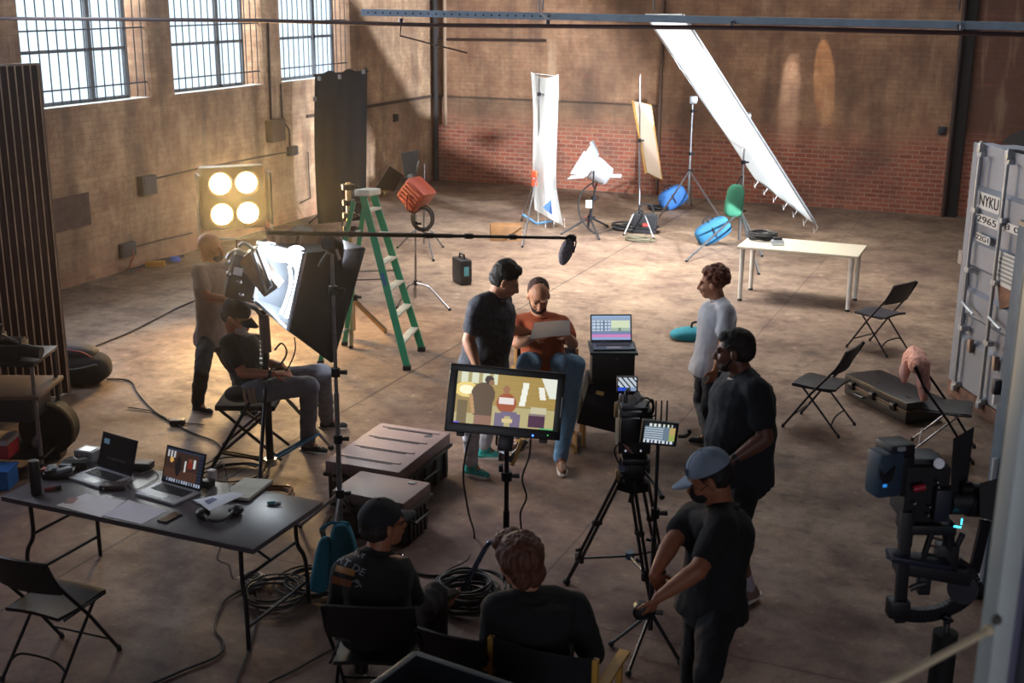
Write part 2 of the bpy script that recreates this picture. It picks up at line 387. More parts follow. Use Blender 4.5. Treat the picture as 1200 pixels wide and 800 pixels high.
# two more windows of the same row, nearer than the picture shows
extra = [(6.0, 8.4), (9.1, 11.5)]
ys = [YF, 6.0, 8.4, 9.1, 11.5] + [v for a in wins for v in a] + [YB+.4]
for a, b_ in zip(ys[0::2], ys[1::2]): wb(a, b_, SILL, HEAD)
struct('wall_left', w, brickL)
struct('trim_2', MB().box((XL+.03, 7.6+14.0, 1.80), (.035, 5.0, .05)), mat('ledge_brown', '3a2a24', .9))
struct('wall_right', MB().box((XR+.2, (YF+YB)/2, ZC/2), (.4, YB-YF+.8, ZC)), brickD)
struct('wall_front', MB().box(((XL+XR)/2, YF-.2, ZC/2), (XR-XL+.8, .4, ZC)), brickD)
# roof with two added, unseen rooflights that brighten the middle of the hall
sky = [(-9.5, -5.5, 14.0, 19.0), (-4.0, 1.0, 13.0, 18.0)]
def roof_with_holes(holes):
    xs = sorted({XL-.4, XR+.4, *[h[0] for h in holes], *[h[1] for h in holes]}); yy = sorted({YF-.4, YB+.4, *[h[2] for h in holes], *[h[3] for h in holes]}); m = MB()
    for a, b_ in zip(xs, xs[1:]):
        for c, d in zip(yy, yy[1:]):
            if any(h[0] <= a and b_ <= h[1] and h[2] <= c and d <= h[3] for h in holes): continue
            m.box(((a+b_)/2, (c+d)/2, ZC+.15), (b_-a, d-c, .3))
    return m
struct('ceiling', roof_with_holes(sky), plaster)
# windows: steel frames, panes, outside bars
frost = None
def pane_material():
    m, nt, b = _new('wired_glass'); N = nt.nodes
    b.inputs['Base Color'].default_value = (.93, .96, .98, 1); b.inputs['Roughness'].default_value = .12; b.inputs['Transmission Weight'].default_value = 1; b.inputs['IOR'].default_value = 1.02
    t = N.new('ShaderNodeBsdfTransparent'); t.inputs[0].default_value = (.9, .95, .97, 1); mx = N.new('ShaderNodeMixShader'); mx.inputs[0].default_value = .9
    nt.links.new(b.outputs[0], mx.inputs[1]); nt.links.new(t.outputs[0], mx.inputs[2]); nt.links.new(mx.outputs[0], N['Material Output'].inputs['Surface'])
    return m
glassm = pane_material()
winframe = mat('window_steel', '5b6068', .6, .4); barm = mat('window_bars', '4b4d55', .6, .5)
for k, (a, b_) in enumerate(wins + extra):
    xf = XL-.22; mid = a + (b_-a)*.60
    fr = MB()
    for y in (a+.03, mid, b_-.28): fr.box((xf, y, (SILL+HEAD)/2), (.05, .075 if y == mid else .05, HEAD-SILL-.02))
    for z in (SILL+.03, SILL+.72, SILL+1.42, SILL+2.2, HEAD-.03): fr.box((xf, (a+b_)/2-.13, z), (.05, b_-a-.28, .045))
    o = struct('window_%d' % (k+1), fr, winframe)
    g = mkobj('glass', MB().box((xf-.03, (a+b_)/2-.13, (SILL+HEAD)/2), (.008, b_-a-.3, HEAD-SILL-.1)), glassm, o)
    bb = MB(); n = 15
    for i in range(n): y = a+.06+(b_-a-.1)*i/(n-1); bb.cyl((XL-.08, y, SILL+.02), (XL-.08, y, HEAD-.02), .009, n=6)
    for z in (SILL+.22, SILL+1.0, SILL+1.9): bb.box((XL-.08, (a+b_)/2, z), (.012, b_-a, .022))
    mkobj('security_bars', bb, barm, o)
    sl = MB().box((XL-.12, (a+b_)/2, SILL-.012), (.22, b_-a-.02, .03)); mkobj('sill', sl, mat('sill_stone', 'a7adb0', .7), o)
for k, h in enumerate(sky):  # bars and panes of the added rooflights
    fr = MB()
    for i in range(6): x = h[0]+(h[1]-h[0])*i/5; fr.box((x, (h[2]+h[3])/2, ZC+.1), (.06, h[3]-h[2], .08))
    o = struct('window_%d' % (k+6), fr, winframe)
    mkobj('glass', MB().box(((h[0]+h[1])/2, (h[2]+h[3])/2, ZC+.2), (h[1]-h[0], h[3]-h[2], .01)), glassm, o)
# ---- pipes and boxes on the walls
pipem = mat('old_pipe', '3c2a26', .6, .3); conduit = mat('conduit_grey', '54616d', .5, .4)
def wallpipe(name, pts, r, m, label, cat='pipe', group=None): return single(name, MB().tube(pts, r, 8), m, label, cat, group)
wallpipe('downpipe', [(XL+.13, YB-.12, 0), (XL+.13, YB-.12, ZC-.01)], .055, mat('black_pipe', '1d181b', .6), 'black vertical pipe running up the far corner of the hall')
wallpipe('corner_conduit', [(XL+.34, YB-.09, 1.2), (XL+.34, YB-.09, ZC-.01)], .04, mat('painted_pipe', '8c7460', .7), 'tan painted conduit just right of the black corner pipe')
wallpipe('wall_pipe', [onY(513, 30, YB-.07), onY(513, 46, YB-.07), onY(640, 47.5, YB-.07)], .03, pipem, 'rusty brown pipe stub high on the far wall near the corner')
wallpipe('wall_pipe', [(-1.53, YB-.08, 0), (-1.53, YB-.08, ZC-.01)], .045, pipem, 'dark vertical pipe on the far brick wall, right of the table')
wallpipe('wall_pipe', [(-7.08, YB-.05, .1), (-7.08, YB-.05, ZC-.01)], .03, mat('brown_pipe', '5a4336', .7), 'thin brown vertical pipe on far wall behind the small glowing frame')
wallpipe('thin_conduit', [onX(314, 25, XL+.03), onX(318, 142, XL+.03)], .018, pipem, 'thin dark conduit running down between second and third windows')
wallpipe('thin_conduit', [onX(329, 98, XL+.03), onX(331, 140, XL+.03), onX(339, 152, XL+.03), onX(340, 173, XL+.03)], .016, pipem, 'bent conduit below the third window ending at a small box')
wallpipe('thin_conduit', [onX(178, 210, XL+.03), onX(230, 198, XL+.03), onX(338, 178, XL+.03)], .014, pipem, 'long thin conduit running right from the grey junction box')
wallpipe('thin_conduit', [onX(155, 290, XL+.03), onX(185, 282, XL+.03), onX(225, 273, XL+.03)], .012, pipem, 'low thin conduit running right from the wall socket')
wallpipe('cable_drop', [onX(361, 178, XL+.05), onX(362, 205, XL+.05), onX(364, 232, XL+.05), onX(352, 238, XL+.05)], .012, cablem, 'short black cable hanging left of the tall black flag', 'cable')
def wallbox(name, p0, p1, t, m, label, cat='box'):
    a = onX(*p0, XL+.01); b_ = onX(*p1, XL+.01); y0, y1 = sorted((a.y, b_.y)); z0, z1 = sorted((a.z, b_.z))
    th = Thing(name, label, cat, (XL+t/2, (y0+y1)/2, z0)); th.part('housing', MB().box((XL+t/2, (y0+y1)/2, (z0+z1)/2), (t, y1-y0, z1-z0), bev=.01), m)
    th.part('cover', MB().box((XL+t+.006, (y0+y1)/2, (z0+z1)/2), (.012, (y1-y0)*.8, (z1-z0)*.8), bev=.004), m); return th
boxm = mat('box_grey', '34333a', .6, .4)
wallbox('junction_box', (160, 207), (178, 226), .12, boxm, 'grey junction box on the brick wall below the second window')
wallbox('electrical_panel', (311, 141), (328, 164), .14, mat('rust_box', '4a3733', .7, .3), 'brown electrical box under the conduit between the windows')
wallbox('junction_box', (336, 172), (346, 181), .08, boxm, 'tiny junction box at the end of the bent conduit')
wallbox('wall_socket', (139, 286), (156, 298), .08, boxm, 'dark wall socket low on the brick wall with a looping cable', 'socket')
wallbox('wall_vent', (461, 134), (467, 142), .02, black, 'small black square vent low on left wall beside the corner', 'vent')
b_ = onY(1104, 153, YB-.03); t = Thing('wall_switch', 'small black switch box on far brick wall beside the dark pipe', 'switch', b_)
t.part('housing', MB().box(b_+V3((0, 0, 0)), (.15, .07, .15), bev=.01), black); t.part('rocker', MB().box(b_-V3((0, .045, 0)), (.05, .02, .08)), boxm)
wallpipe('socket_cable', smooth_path([onX(155, 293, XL+.06), onX(157, 300, XL+.2), onX(153, 308, XL+.15), G(152, 316), G(163, 318), G(170, 312)]), .012, mat('red_cable', '8a3a2c', .6), 'reddish cable looping from the wall socket down to the floor', 'cable')
# dark rectangle of old paint on the window wall, with real thickness
single('paint_patch', MB().box((XL+.004, onX(82, 250, XL).y, 1.02), (.008, .78, .46)), mat('old_dark_paint', '54413a', .9, var=.3), 'dark rectangular patch of old paint on the wall left', 'patch')
# ---- overhead strut and pipe, crossing the hall
YO = 11.9
st = Thing('overhead_strut', 'blue grey steel strut with holes hanging across the top of the hall', 'beam', (-3.0, YO, 3.70))
a = onY(423, 14.5, YO); b2 = onY(1290, 33, YO)
m = MB(); h = .034
strutm = mat('galvanised_blue', '8fa2b2', .5, .2)
u = (b2-a)
m.hexa([a+V3((0, 0, -h)), b2+V3((0, 0, -h)), b2+V3((0, .05, -h)), a+V3((0, .05, -h))], [a+V3((0, 0, h)), b2+V3((0, 0, h)), b2+V3((0, .05, h)), a+V3((0, .05, h))])
st.part('channel', m, strutm)
for i in range(24):
    c = a + u*(.012+i*.0125) - V3((0, .002, 0)); st.part('hole', MB().cyl(c, c+V3((0, .004, 0)), .010, n=8), darkmetal)
for px in (636, 766, 1124):
    c = onY(px, 12, YO-.03); st.part('hanger_rod', MB().cyl(c, V3((c.x, c.y, ZC)), .008, n=6), steel)
for px in (470, 642, 858, 1124):
    c = onY(px, 24+(px-400)*.011, YO-.01); st.part('clamp', MB().box(c, (.03, .04, .06), bev=.005), steel)
pts = [onY(-60, 20.5, YO-.02), onY(0, 21.5, YO-.02), onY(300, 24, YO-.02), onY(510, 29.5, YO-.02), onY(900, 33, YO-.02), onY(1290, 43, YO-.02)]
wallpipe('overhead_pipe', pts, .021, mat('dark_red_pipe', '3a2226', .55), 'long thin dark pipe running across the hall just below the strut')
wallpipe('bent_rod', [onY(470, 27, YO), onY(469, 42, YO), onY(547, 62, YO)], .009, pipem, 'thin bent rod hanging from the left end of the strut', 'rod')
wallpipe('white_cable', smooth_path([onY(631, -12, YO-.05), onY(632, 12, YO-.05), onY(637, 19, YO-.05), onY(643, 23, YO-.05)]), .008, mat('white_cable', 'b9b6b4', .5), 'white cable dropping onto the strut left of the hanging rods', 'cable')
EXPO = 0.0
def stand(name, label, base, top, feet, collar, r=.016, m=steel, lm=None, cat='stand', group=None, knobs=(), brace=None, crank=True, curved=False, low=.10):
    "pole with feet; base/top are points, collar the height where the legs start, brace the height of the spreader"
    base = V3(base); top = V3(top); th = Thing(name, label, cat, base, group=group); lm = lm or m
    ax = (top-V3((base.x, base.y, 0))); at = lambda z: V3((base.x, base.y, 0)) + ax*(z/max(top.z, .01))
    L = top.z
    p = MB().cyl(at(low), at(L*.55), r*1.0, n=12).cyl(at(L*.5), top, r*.72, n=12)
    th.part('pole', p, m)
    for z in (collar, *knobs):
        th.part('collar', MB().cyl(at(z)-V3((0, 0, .03)), at(z)+V3((0, 0, .03)), r*1.7, n=12), darkmetal)
        if crank: c = at(z)+RV*(r*1.6); th.part('knob', MB().cyl(c, c+RV*.05, .014, .018, n=8), black)
    for f in feet:
        f = V3(f); mid = at(collar); d = (V3((f.x, f.y, 0))-V3((mid.x, mid.y, 0)))
        if curved:
            pts = smooth_path([mid, mid + d*.28 + V3((0, 0, -.01)), mid + d*.45 + V3((0, 0, -.05)), V3((f.x, f.y, .02)) - d*.08 + V3((0, 0, .03)), V3((f.x, f.y, .015))], 4)
            lg = th.part('leg', MB().tube(pts, r*.8, 8), lm)
        else:
            lg = th.part('leg', MB().cyl(mid, V3((f.x, f.y, .02)), r*.75, n=8), lm)
        th.part('foot', MB().ell((f.x, f.y, .018), (.022, .022, .018), nu=8, nv=6), rubber, lg)
        if brace is not None:
            q = mid + (V3((f.x, f.y, .02))-mid)*brace; th.part('brace', MB().cyl(at(low+.04), q, r*.55, n=6), lm)
    return th
whitecloth = cloth_translucent('silk_white', 'f2f4f5', .5)
def cable_coil(name, c, R, n, r, m, label, cat='cable coil', seed=1, sq=1.0, group=None):
    rnd = random.Random(seed); pts = []
    for i in range(n*22):
        a = 2*PI*i/22; k = i/(n*22); rr = R*(.72+.28*rnd.random()*.6+.12*math.sin(a*.37+seed))
        pts.append(V3(c) + V3((math.cos(a)*rr, math.sin(a)*rr*sq, r+.012*(i//22 % 4)+r*1.2*(i//22)*.5)))
    return single(name, MB().tube(pts, r, 6), m, label, cat, group, off=V3(c))
def coils_flat(rings, seed, c, R, r, sq=1.0):
    rnd = random.Random(seed); m = MB()
    for k in range(rings):
        ph = rnd.random()*6; R2 = R*(.7+.3*rnd.random()); o = V3((rnd.uniform(-.15, .15)*R, rnd.uniform(-.15, .15)*R, r+.010*k))
        m.tube([V3(c)+o+V3((math.cos(2*PI*i/26)*R2, math.sin(2*PI*i/26)*R2*sq, .006*math.sin(3*2*PI*i/26+ph)+.006)) for i in range(26)], r, 6, closed=True)
    return m
def floorpts(pl, z=.012): return smooth_path([G(x, y, z) for x, y in pl], 6)
def floor_cable(pl, r, m, label, name='cable', cat='cable', group=None): return single(name, MB().tube(floorpts(pl), r, 6), m, label, cat, group)
# ---------------- tall black flag on its stand
th = Thing('black_flag', 'tall black fabric flag hanging in front of the window wall', 'flag', G(400, 268))
DB = 20.9
def flagfn(u, v):
    x = 369+61*u - 2.5*math.sin(v*3)*(1-u) + 4*v*(1-u) - 1.5*u*v; y = (86 - 5*u + 2.2*math.sin(u*17)) * (1-v) + (262 - 5*u)*v
    return P(x, y, DB + .02*math.sin(u*9+v*2) + .008*math.sin(u*23))
th.part('cloth', MB().grid(flagfn, 24, 14, .02), mat('duvetyne_black', '0f0d13', 1.0, var=.1))
a, b_ = P(367, 88, DB+.12), P(432, 83, DB+.12); th.part('crossbar', MB().cyl(a, b_, .018), darkmetal)
for k, (x, y) in enumerate(((374, 92), (398, 90), (426, 84), (369, 116))): c = P(x, y, DB-.05); th.part('clip', MB().box(c, (.05, .03, .07)), steel)
stand('flag_stand', 'dark stand holding up the tall black flag', G(400, 266), P(400, 88, DB+.14), [G(363, 262), G(402, 283), G(425, 263)], .55, .02, darkmetal, brace=.5)
# ---------------- bank of four warm lamps
c0 = P(274.5, 232.5, 15.6); nrm = (CAM + V3((0, 0, -2.2)) - c0).normalized(); nrm = (nrm + RV*.18).normalized()
Rm = frame(UP.cross(nrm)*1.0, UP)
th = Thing('lamp_bank', 'bank of four glowing warm round lamps on the left wall side', 'lamp', (c0.x, c0.y, c0.z-.42))
bx = frame(UP.cross(nrm), UP); fx = bx @ V3((1, 0, 0)); fz = bx @ V3((0, 0, 1)); fn = (CAM - c0).normalized()
fn = fx.cross(fz) * (1 if fx.cross(fz).dot(fn) > 0 else -1)
def bankbox(m, s, o, dep): return m.box(c0 + fn*o, (s, dep, s), frame(fx, fz), .02)
th.part('housing', bankbox(MB(), .80, -.13, .2), black)
lampglow = emit('tungsten_glow', 'ffc070', 26)
for i, (x, y) in enumerate(((-1, 1), (1, 1), (-1, -1), (1, -1))):
    c = c0 + fx*(.165*x) + fz*(.195*y)
    b = th.part('lamp_bezel', MB().cyl(c - fn*.03, c + fn*.03, .15, .16, 24, False), darkmetal)
    th.part('lamp_face', MB().lathe(c + fn*.0, fn, [(0, .135), (.02, .13), (.035, .10), (.042, .05), (.045, .001)], 24), lampglow, b)
for s in (-1, 1):
    q = c0 + fx*(.44*s); th.part('barn_door', MB().box(q + fn*.02, (.03, .28, .66), frame(fx, fz)), black)
th.part('yoke', MB().tube([c0+fx*.46, c0+fx*.46-fz*.5, c0-fz*.52, c0-fx*.46-fz*.5, c0-fx*.46], .016), steel)
stand('lamp_bank_stand', 'stand carrying the bank of four warm lamps, behind the bald man', (c0.x, c0.y, 0), c0 - fz*.52, [V3((c0.x, c0.y, 0)) + V3((math.cos(a)*.5, math.sin(a)*.5, 0)) for a in (.4, 2.5, 4.6)], .6, .018, darkmetal)
LAMPBANK = (c0.copy(), fn.copy())
# ---------------- white silk hanging from its stand
DS = 21.4
th = Thing('white_reflector', 'tall narrow white silk hanging from a stand before the brick wall', 'reflector', G(640, 265))
def silk(u, v):
    xl = 622 + 5*v + 1.5*math.sin(v*6); xr = 654 - 5*v*math.sin(v*PI) + 6*max(0, v-.75)*4*.9
    x = xl*(1-u) + xr*u; top = 84 + 6*math.sin(PI*u)*1.0 + 3*u; bot = 246 + 18*u
    return P(x, top*(1-v) + bot*v, DS + .10*math.sin(u*8+v) + .05*math.sin(v*9) - .15*u)
th.part('cloth', MB().grid(silk, 14, 26, .012), whitecloth)
th.part('top_bar', MB().cyl(P(622, 86, DS+.1), P(654, 90, DS-.05), .014), steel)
for x, y in ((640, 262), (650, 263), (662, 262), (632, 250)): th.part('tie_cord', MB().cyl(P(x-1, y-6, DS), P(x-2+random.random()*4, y+14, DS-.02), .005, n=5), paper)
c = P(644, 243, DS-.25); th.part('blue_patch', MB().slab([P(636, 243, DS-.22), P(646, 233, DS-.22), P(647, 252, DS-.22)], .01), mat('blue_patch', '3c5fa0', .8), label='blue triangular patch')
t2 = stand('silk_stand', 'steel stand of the tall white silk with blue crossed struts', G(630, 263), P(632, 90, DS-.12), [G(611, 259), G(648, 262), G(612, 290)], 1.0, .02, steel, knobs=(2.3,))
for a, b2 in (((612, 251), (629, 262)), ((629, 262), (646, 259))): t2.part('strut', MB().cyl(P(*a, DS-.15), P(*b2, DS-.15), .022, n=8), mat('blue_strut', '3f6684', .5))
for y in (204, 214): t2.part('clamp', MB().box(P(626.5, y, DS-.12), (.09, .06, .12), bev=.01), mat('orange_red', 'd2492c', .5), label='orange red clamp')
# ---------------- open face daylight lamp with barn doors
DH = 20.7; hc = P(698, 198, DH)
fd = (-RV*.75 + FV*.15 + UP*.45).normalized()      # faces up and to the left
th = Thing('daylight_lamp', 'bright daylight lamp with glowing open barn doors before the brick wall', 'lamp', hc-V3((0, 0, .3)))
glow = emit('daylight_glow', 'e4f0ff', 12)
silver = mat('bright_silver', 'c9d2dd', .3, .6)
th.part('housing', MB().lathe(hc+fd*-.28, fd, [(0, .1), (.03, .16), (.25, .2), (.34, .21)], 20), silver)
th.part('lens', MB().lathe(hc+fd*.06, fd, [(0, .18), (.03, .17), (.05, .1), (.055, .001)], 20), glow)
s_ = fd.cross(UP).normalized(); u_ = s_.cross(fd)
for a in range(4):
    d1 = s_*math.cos(a*PI/2) + u_*math.sin(a*PI/2); d2 = fd.cross(d1); c = hc + fd*.08 + d1*.2
    th.part('barn_door', MB().slab([c-d2*.17, c+d2*.17, c+d2*.22+fd*.22+d1*.16, c-d2*.22+fd*.22+d1*.16], .008), silver)
th.part('handle', MB().box(P(716, 206, DH-.1), (.34, .05, .06), Rz(YAW), .02), silver)
th.part('yoke', MB().tube([hc+s_*.23, hc+s_*.24-UP*.25, hc-UP*.33, hc-s_*.24-UP*.25, hc-s_*.23], .014), darkmetal)
b0 = G(688, 272)
t2 = stand('daylight_lamp_stand', 'black rolling stand with orange footed legs under the daylight lamp', b0, hc-V3((0, 0, .33)), [G(658, 275), G(702, 281), G(712, 266), G(676, 264)], .28, .026, black, knobs=(.62,))
t2.part('clamp', MB().box(P(690, 239, DH-.03), (.1, .06, .13), bev=.01), paper)
t2.part('orange_band', MB().cyl(b0+V3((0, 0, .2)), b0+V3((0, 0, .26)), .05), mat('orange_red', 'd2492c'))
single('lamp_cable', MB().tube(smooth_path([hc-fd*.2, P(684, 222, DH), P(678, 240, DH), P(681, 256, DH), P(688, 266, DH), G(700, 274), G(715, 270), G(728, 269), G(745, 268)]), .014, 6), cablem, 'black power cable sagging from the daylight lamp to the floor coil', 'cable')
# ---------------- small diffusion frame
DD = 21.3; th = Thing('diffusion_frame', 'small glowing tilted diffusion frame with warm wooden edge', 'frame', P(758, 211, DD))
q = [P(741.5, 118, DD-.1), P(762, 123.5, DD+.25), P(775.5, 211, DD+.25), P(757, 202.5, DD-.1)]
th.part('diffusion', MB().slab(q, .01), cloth_translucent('peach_silk', 'fbeee2', .5))
th.part('frame', MB().tube(q, .022, 6, closed=True), wood)
stand('frame_stand', 'thin pale stand rising behind the small glowing frame', G(749, 272), P(750, 88, DD+.02), [G(731, 276), G(766, 280), G(757, 262)], .35, .016, steel, knobs=(1.55,), curved=True)
th = Thing('tool_bag', 'small black tool bag at the foot of the thin pale stand', 'bag', G(756, 272))
c = G(756, 272); th.part('body', MB().box(c+V3((0, -.05, .2)), (.42, .24, .26), Rz(YAW-.2), .05), blackf)
th.part('handle', MB().tube(smooth_path([c+RV*-.13+UP*.33, c+RV*-.08+UP*.47, c+RV*.08+UP*.47, c+RV*.13+UP*.33]), .014), blackf)
th.part('label', MB().box(c-FV*.185+UP*.17-V3((0, .05, 0)), (.1, .01, .05), Rz(YAW-.2)), mat('red_tag', 'b5322c'), label='small red label')
th.part('base', MB().box(c+V3((0, -.05, .035)), (.40, .22, .07), Rz(YAW-.2), .02), black)
for k, (x, y, R, n_) in enumerate(((742, 270, .42, 9), (749, 282, .30, 4))):
    single('cable_coil', coils_flat(n_, k+3, G(x, y), R, .013, .55), cablem if k == 0 else mat('olive_cable', '4c4534', .6), ('big dark cable coil on the floor beside the tool bag', 'smaller loose cable coil in front of the tool bag')[k], 'cable coil')
# ---------------- second tall stand with two legs spread wide
c = G(806, 243); D2 = FD(c)
t2 = stand('tripod_stand', 'tall pale stand with wide spread legs before the brick wall', c, P(812, 116, D2), [G(764, 268), G(850, 266), G(806, 240)+V3((0.1,-.1,0))], P(807, 200, D2).z, .022, alu, knobs=(P(809, 180, D2).z, P(811, 130, D2).z), low=.06)
t2.part('head', MB().box(P(812.5, 117, D2), (.14, .08, .14), Rz(YAW), .02), alu)
def sandbag(c, ax, size, m, label, strap=True, group=None, handle=True):
    "saddle bag: soft pillow sagging about its middle"
    th = Thing('sandbag', label, 'sandbag', V3(c)-V3((0, 0, size[2]*.5)), group=group)
    Rr = frame(ax, UP); L, W, T = size
    def warp(v): 
        s = lambda a: math.copysign(abs(a)**.55, a); return V3((s(v.x), s(v.y), s(v.z)*(1-.12*abs(s(v.x)))))
    th.part('bag', MB().ell(c, (L/2, W/2, T/2), Rr, 22, 14, warp), m)
    if strap: th.part('strap', MB().tube([V3(c)+Rr @ V3((0, math.cos(a)*W*.51, math.sin(a)*T*.51)) for a in [2*PI*i/20 for i in range(20)]], .016, 6, closed=True), blackf)
    if handle: th.part('handle', MB().tube(smooth_path([V3(c)+Rr @ V3((-.09, 0, T*.5)), V3(c)+Rr @ V3((-.06, 0, T*.5+.05)), V3(c)+Rr @ V3((.06, 0, T*.5+.05)), V3(c)+Rr @ V3((.09, 0, T*.5))]), .012, 6), blackf)
    return th
p1 = P(775, 239, D2-.2); p2 = P(802, 224, D2-.2)
sandbag((p1+p2)/2, (p2-p1), (.55, .34, .40), mat('royal_blue', '2c5fa0', .8, bump=.3), 'bright blue sandbag slung on the leg of the tall pale stand')
single('black_straps', coils_flat(6, 12, P(772, 240, D2-.3)-V3((0, 0, .1)), .2, .014), cablem, 'tangle of black straps beside the bright blue sandbag', 'straps')
# ---------------- stand of the large frame, and its sandbags
c = G(866, 283); D3 = FD(c)
t3 = stand('frame_stand', 'steel stand holding the big slanted white frame, behind white table', c, P(874, 138, D3), [G(804, 307), G(889, 322), G(893, 301)], P(871, 247, D3).z, .024, steel, knobs=(P(872, 190, D3).z,), low=.03)
t3.part('grip_head', MB().cyl(P(874, 137, D3)-RV*.07, P(874, 137, D3)+RV*.07, .08, n=16), steel)
p1 = P(818, 282, D3-.25); p2 = P(853, 263, D3-.25)
sandbag((p1+p2)/2+UP*.03, (p2-p1), (.60, .32, .36), mat('azure_blue', '1f5c84', .8, bump=.3), 'azure blue sandbag lying on the stand leg left of the white table')
th = Thing('sandbag', 'green sandbag hanging upright on the stand behind the white table', 'sandbag', P(861, 252, D3))
def gb(v): s = lambda a: math.copysign(abs(a)**.6, a); return V3((s(v.x)*(1-.12*v.z), s(v.y), s(v.z)))
th.part('bag', MB().ell(P(861, 235, D3-.12), (.15, .09, .27), frame(RV+UP*-.1, UP), 20, 14, gb), mat('green_canvas', '2d6b52', .85, bump=.3))
th.part('strap', MB().tube(smooth_path([P(862, 218, D3-.12), P(868, 208, D3-.03), P(872, 204, D3+.02)]), .014, 6), blackf)
# ---------------- large slanted frame
th = Thing('large_diffusion_frame', 'huge slanted glowing white diffusion frame tied to stands at right', 'frame', P(955, 260, 19.3))
A, B, C_, D_ = P(757, 18, 19.2), P(801, 18, 17.5), P(956, 262, 19.3), P(886, 209, 21.0)
def big(u, v):
    a = A*(1-u)+B*u; b2 = D_*(1-u)+C_*u; p = a*(1-v)+b2*v
    nn = (B-A).cross(D_-A).normalized(); return p + nn*(.10*math.sin(PI*u)*math.sin(PI*v) + .012*math.sin(u*14+v*5))
th.part('cloth', MB().grid(big, 16, 24, .01), whitecloth)
for a, b2 in ((A, B), (B, C_), (C_, D_), (D_, A)): th.part('frame_pipe', MB().cyl(a, b2, .022), alu)
for k in range(7):
    c = D_*(1-k/6)+C_*(k/6); th.part('tie_cord', MB().tube([c, c+V3((.03, .02, -.06)), c+V3((.0, 0, -.12)), c+V3((-.03, 0, -.07)), c+V3((-.01, 0, -.16))], .006, 5), paper)
BIGF = (A+B+C_+D_)/4; BIGN = (B-A).cross(D_-A).normalized()
# ---------------- red fresnel on its stand, second stand in front
c = G(497, 293); D4 = FD(c)
stand('grip_stand', 'steel grip stand with bent legs behind the red lamp', c, P(497, 192, D4), [G(466, 291), G(519, 290), G(508, 306)], .32, .018, steel, knobs=(.95,), curved=True)
c = G(487, 357); D5 = FD(c)
t2 = stand('lamp_stand', 'steel grip stand carrying the red lamp, right of the green ladder', c, P(487, 252, D5), [G(527, 364), G(465, 362), G(486, 340)], .30, .016, steel, knobs=(P(487, 262, D5).z,), curved=True)
rc = P(487, 226, D5); ld = (-RV*.62 + UP*.55 + FV*.35).normalized(); s_ = ld.cross(UP).normalized(); u_ = s_.cross(ld)
redm = mat('oxide_red', '8f3a28', .5, .2, var=.2)
th = Thing('red_lamp', 'red metal studio lamp with open black barn doors, not lit', 'lamp', P(487, 250, D5))
Rl = frame(ld, u_)
hb = MB().box(rc-ld*.02, (.34, .32, .32), Rl, .05)
th.part('housing', hb, redm)
for k in range(5): th.part('cooling_fin', MB().box(rc-ld*.02+u_*(-.10+.05*k)-s_*.165, (.26, .012, .02), Rl), redm)
for k in range(5): th.part('cooling_fin', MB().box(rc-ld*.02+ld*(-.12+.055*k)-u_*.165, (.02, .26, .012), Rl), redm)
th.part('lens_ring', MB().cyl(rc+ld*.14, rc+ld*.2, .15, .16, 24), black)
for d1, L in ((u_, .30), (-s_, .26), (-u_, .2), (s_, .24)):
    d2 = ld.cross(d1); q = rc+ld*.2+d1*.13; th.part('barn_door', MB().slab([q-d2*.13, q+d2*.13, q+d2*.2+ld*L*.6+d1*L*.8, q-d2*.2+ld*L*.6+d1*L*.8], .008), black)
th.part('yoke', MB().tube(smooth_path([rc+s_*.19, rc+s_*.2-UP*.18, rc-UP*.25, rc-s_*.2-UP*.18, rc-s_*.19]), .013), redm)
cc = P(495, 256, D5-.08)
m = MB(); rr = random.Random(4)
for k in range(7): R2 = .11+.04*rr.random(); m.tube([cc+RV*(math.cos(2*PI*i/24)*R2)+UP*(math.sin(2*PI*i/24)*R2*1.15)+FV*(-.03+.01*k) for i in range(24)], .010, 6, closed=True)
single('cable_loop', m, cablem, 'black cable coiled up and hung below the red lamp', 'cable coil')
# ---------------- equipment case with ridges, apple box
c = G(546, 334); th = Thing('equipment_case', 'small upright black case with silver ridges, right of the ladder', 'case', c, YAW+.42, local=True)
th.part('shell', MB().box((0, .15, .19), (.17, .34, .33), bev=.02), black)
for k in range(6): th.part('ridge', MB().box((.088, .15, .07+.048*k), (.014, .32, .02), bev=.005), mat('worn_silver', '8f8f93', .4, .6))
th.part('handle', MB().tube([(0, .05, .36), (0, .07, .42), (0, .22, .42), (0, .24, .36)], .014), darkmetal)
th.part('sticker', MB().box((-.0, -.023, .2), (.07, .004, .13)), mat('cyan_sticker', '5fa8b8', .6), label='cyan sticker')
th.part('base', MB().box((0, .15, .02), (.16, .32, .04), bev=.01), black)
c = G(593, 282); th = Thing('apple_box', 'brown wooden box on the floor left of the tall white silk', 'box', c, YAW+.06, local=True)
th.part('board', MB().box((0, .1, .13), (.52, .3, .26), bev=.01), woodbox)
for s in (-1, 1): th.part('handle_slot', MB().box((.262*s, .1, .16), (.004, .11, .03), bev=.001), black)
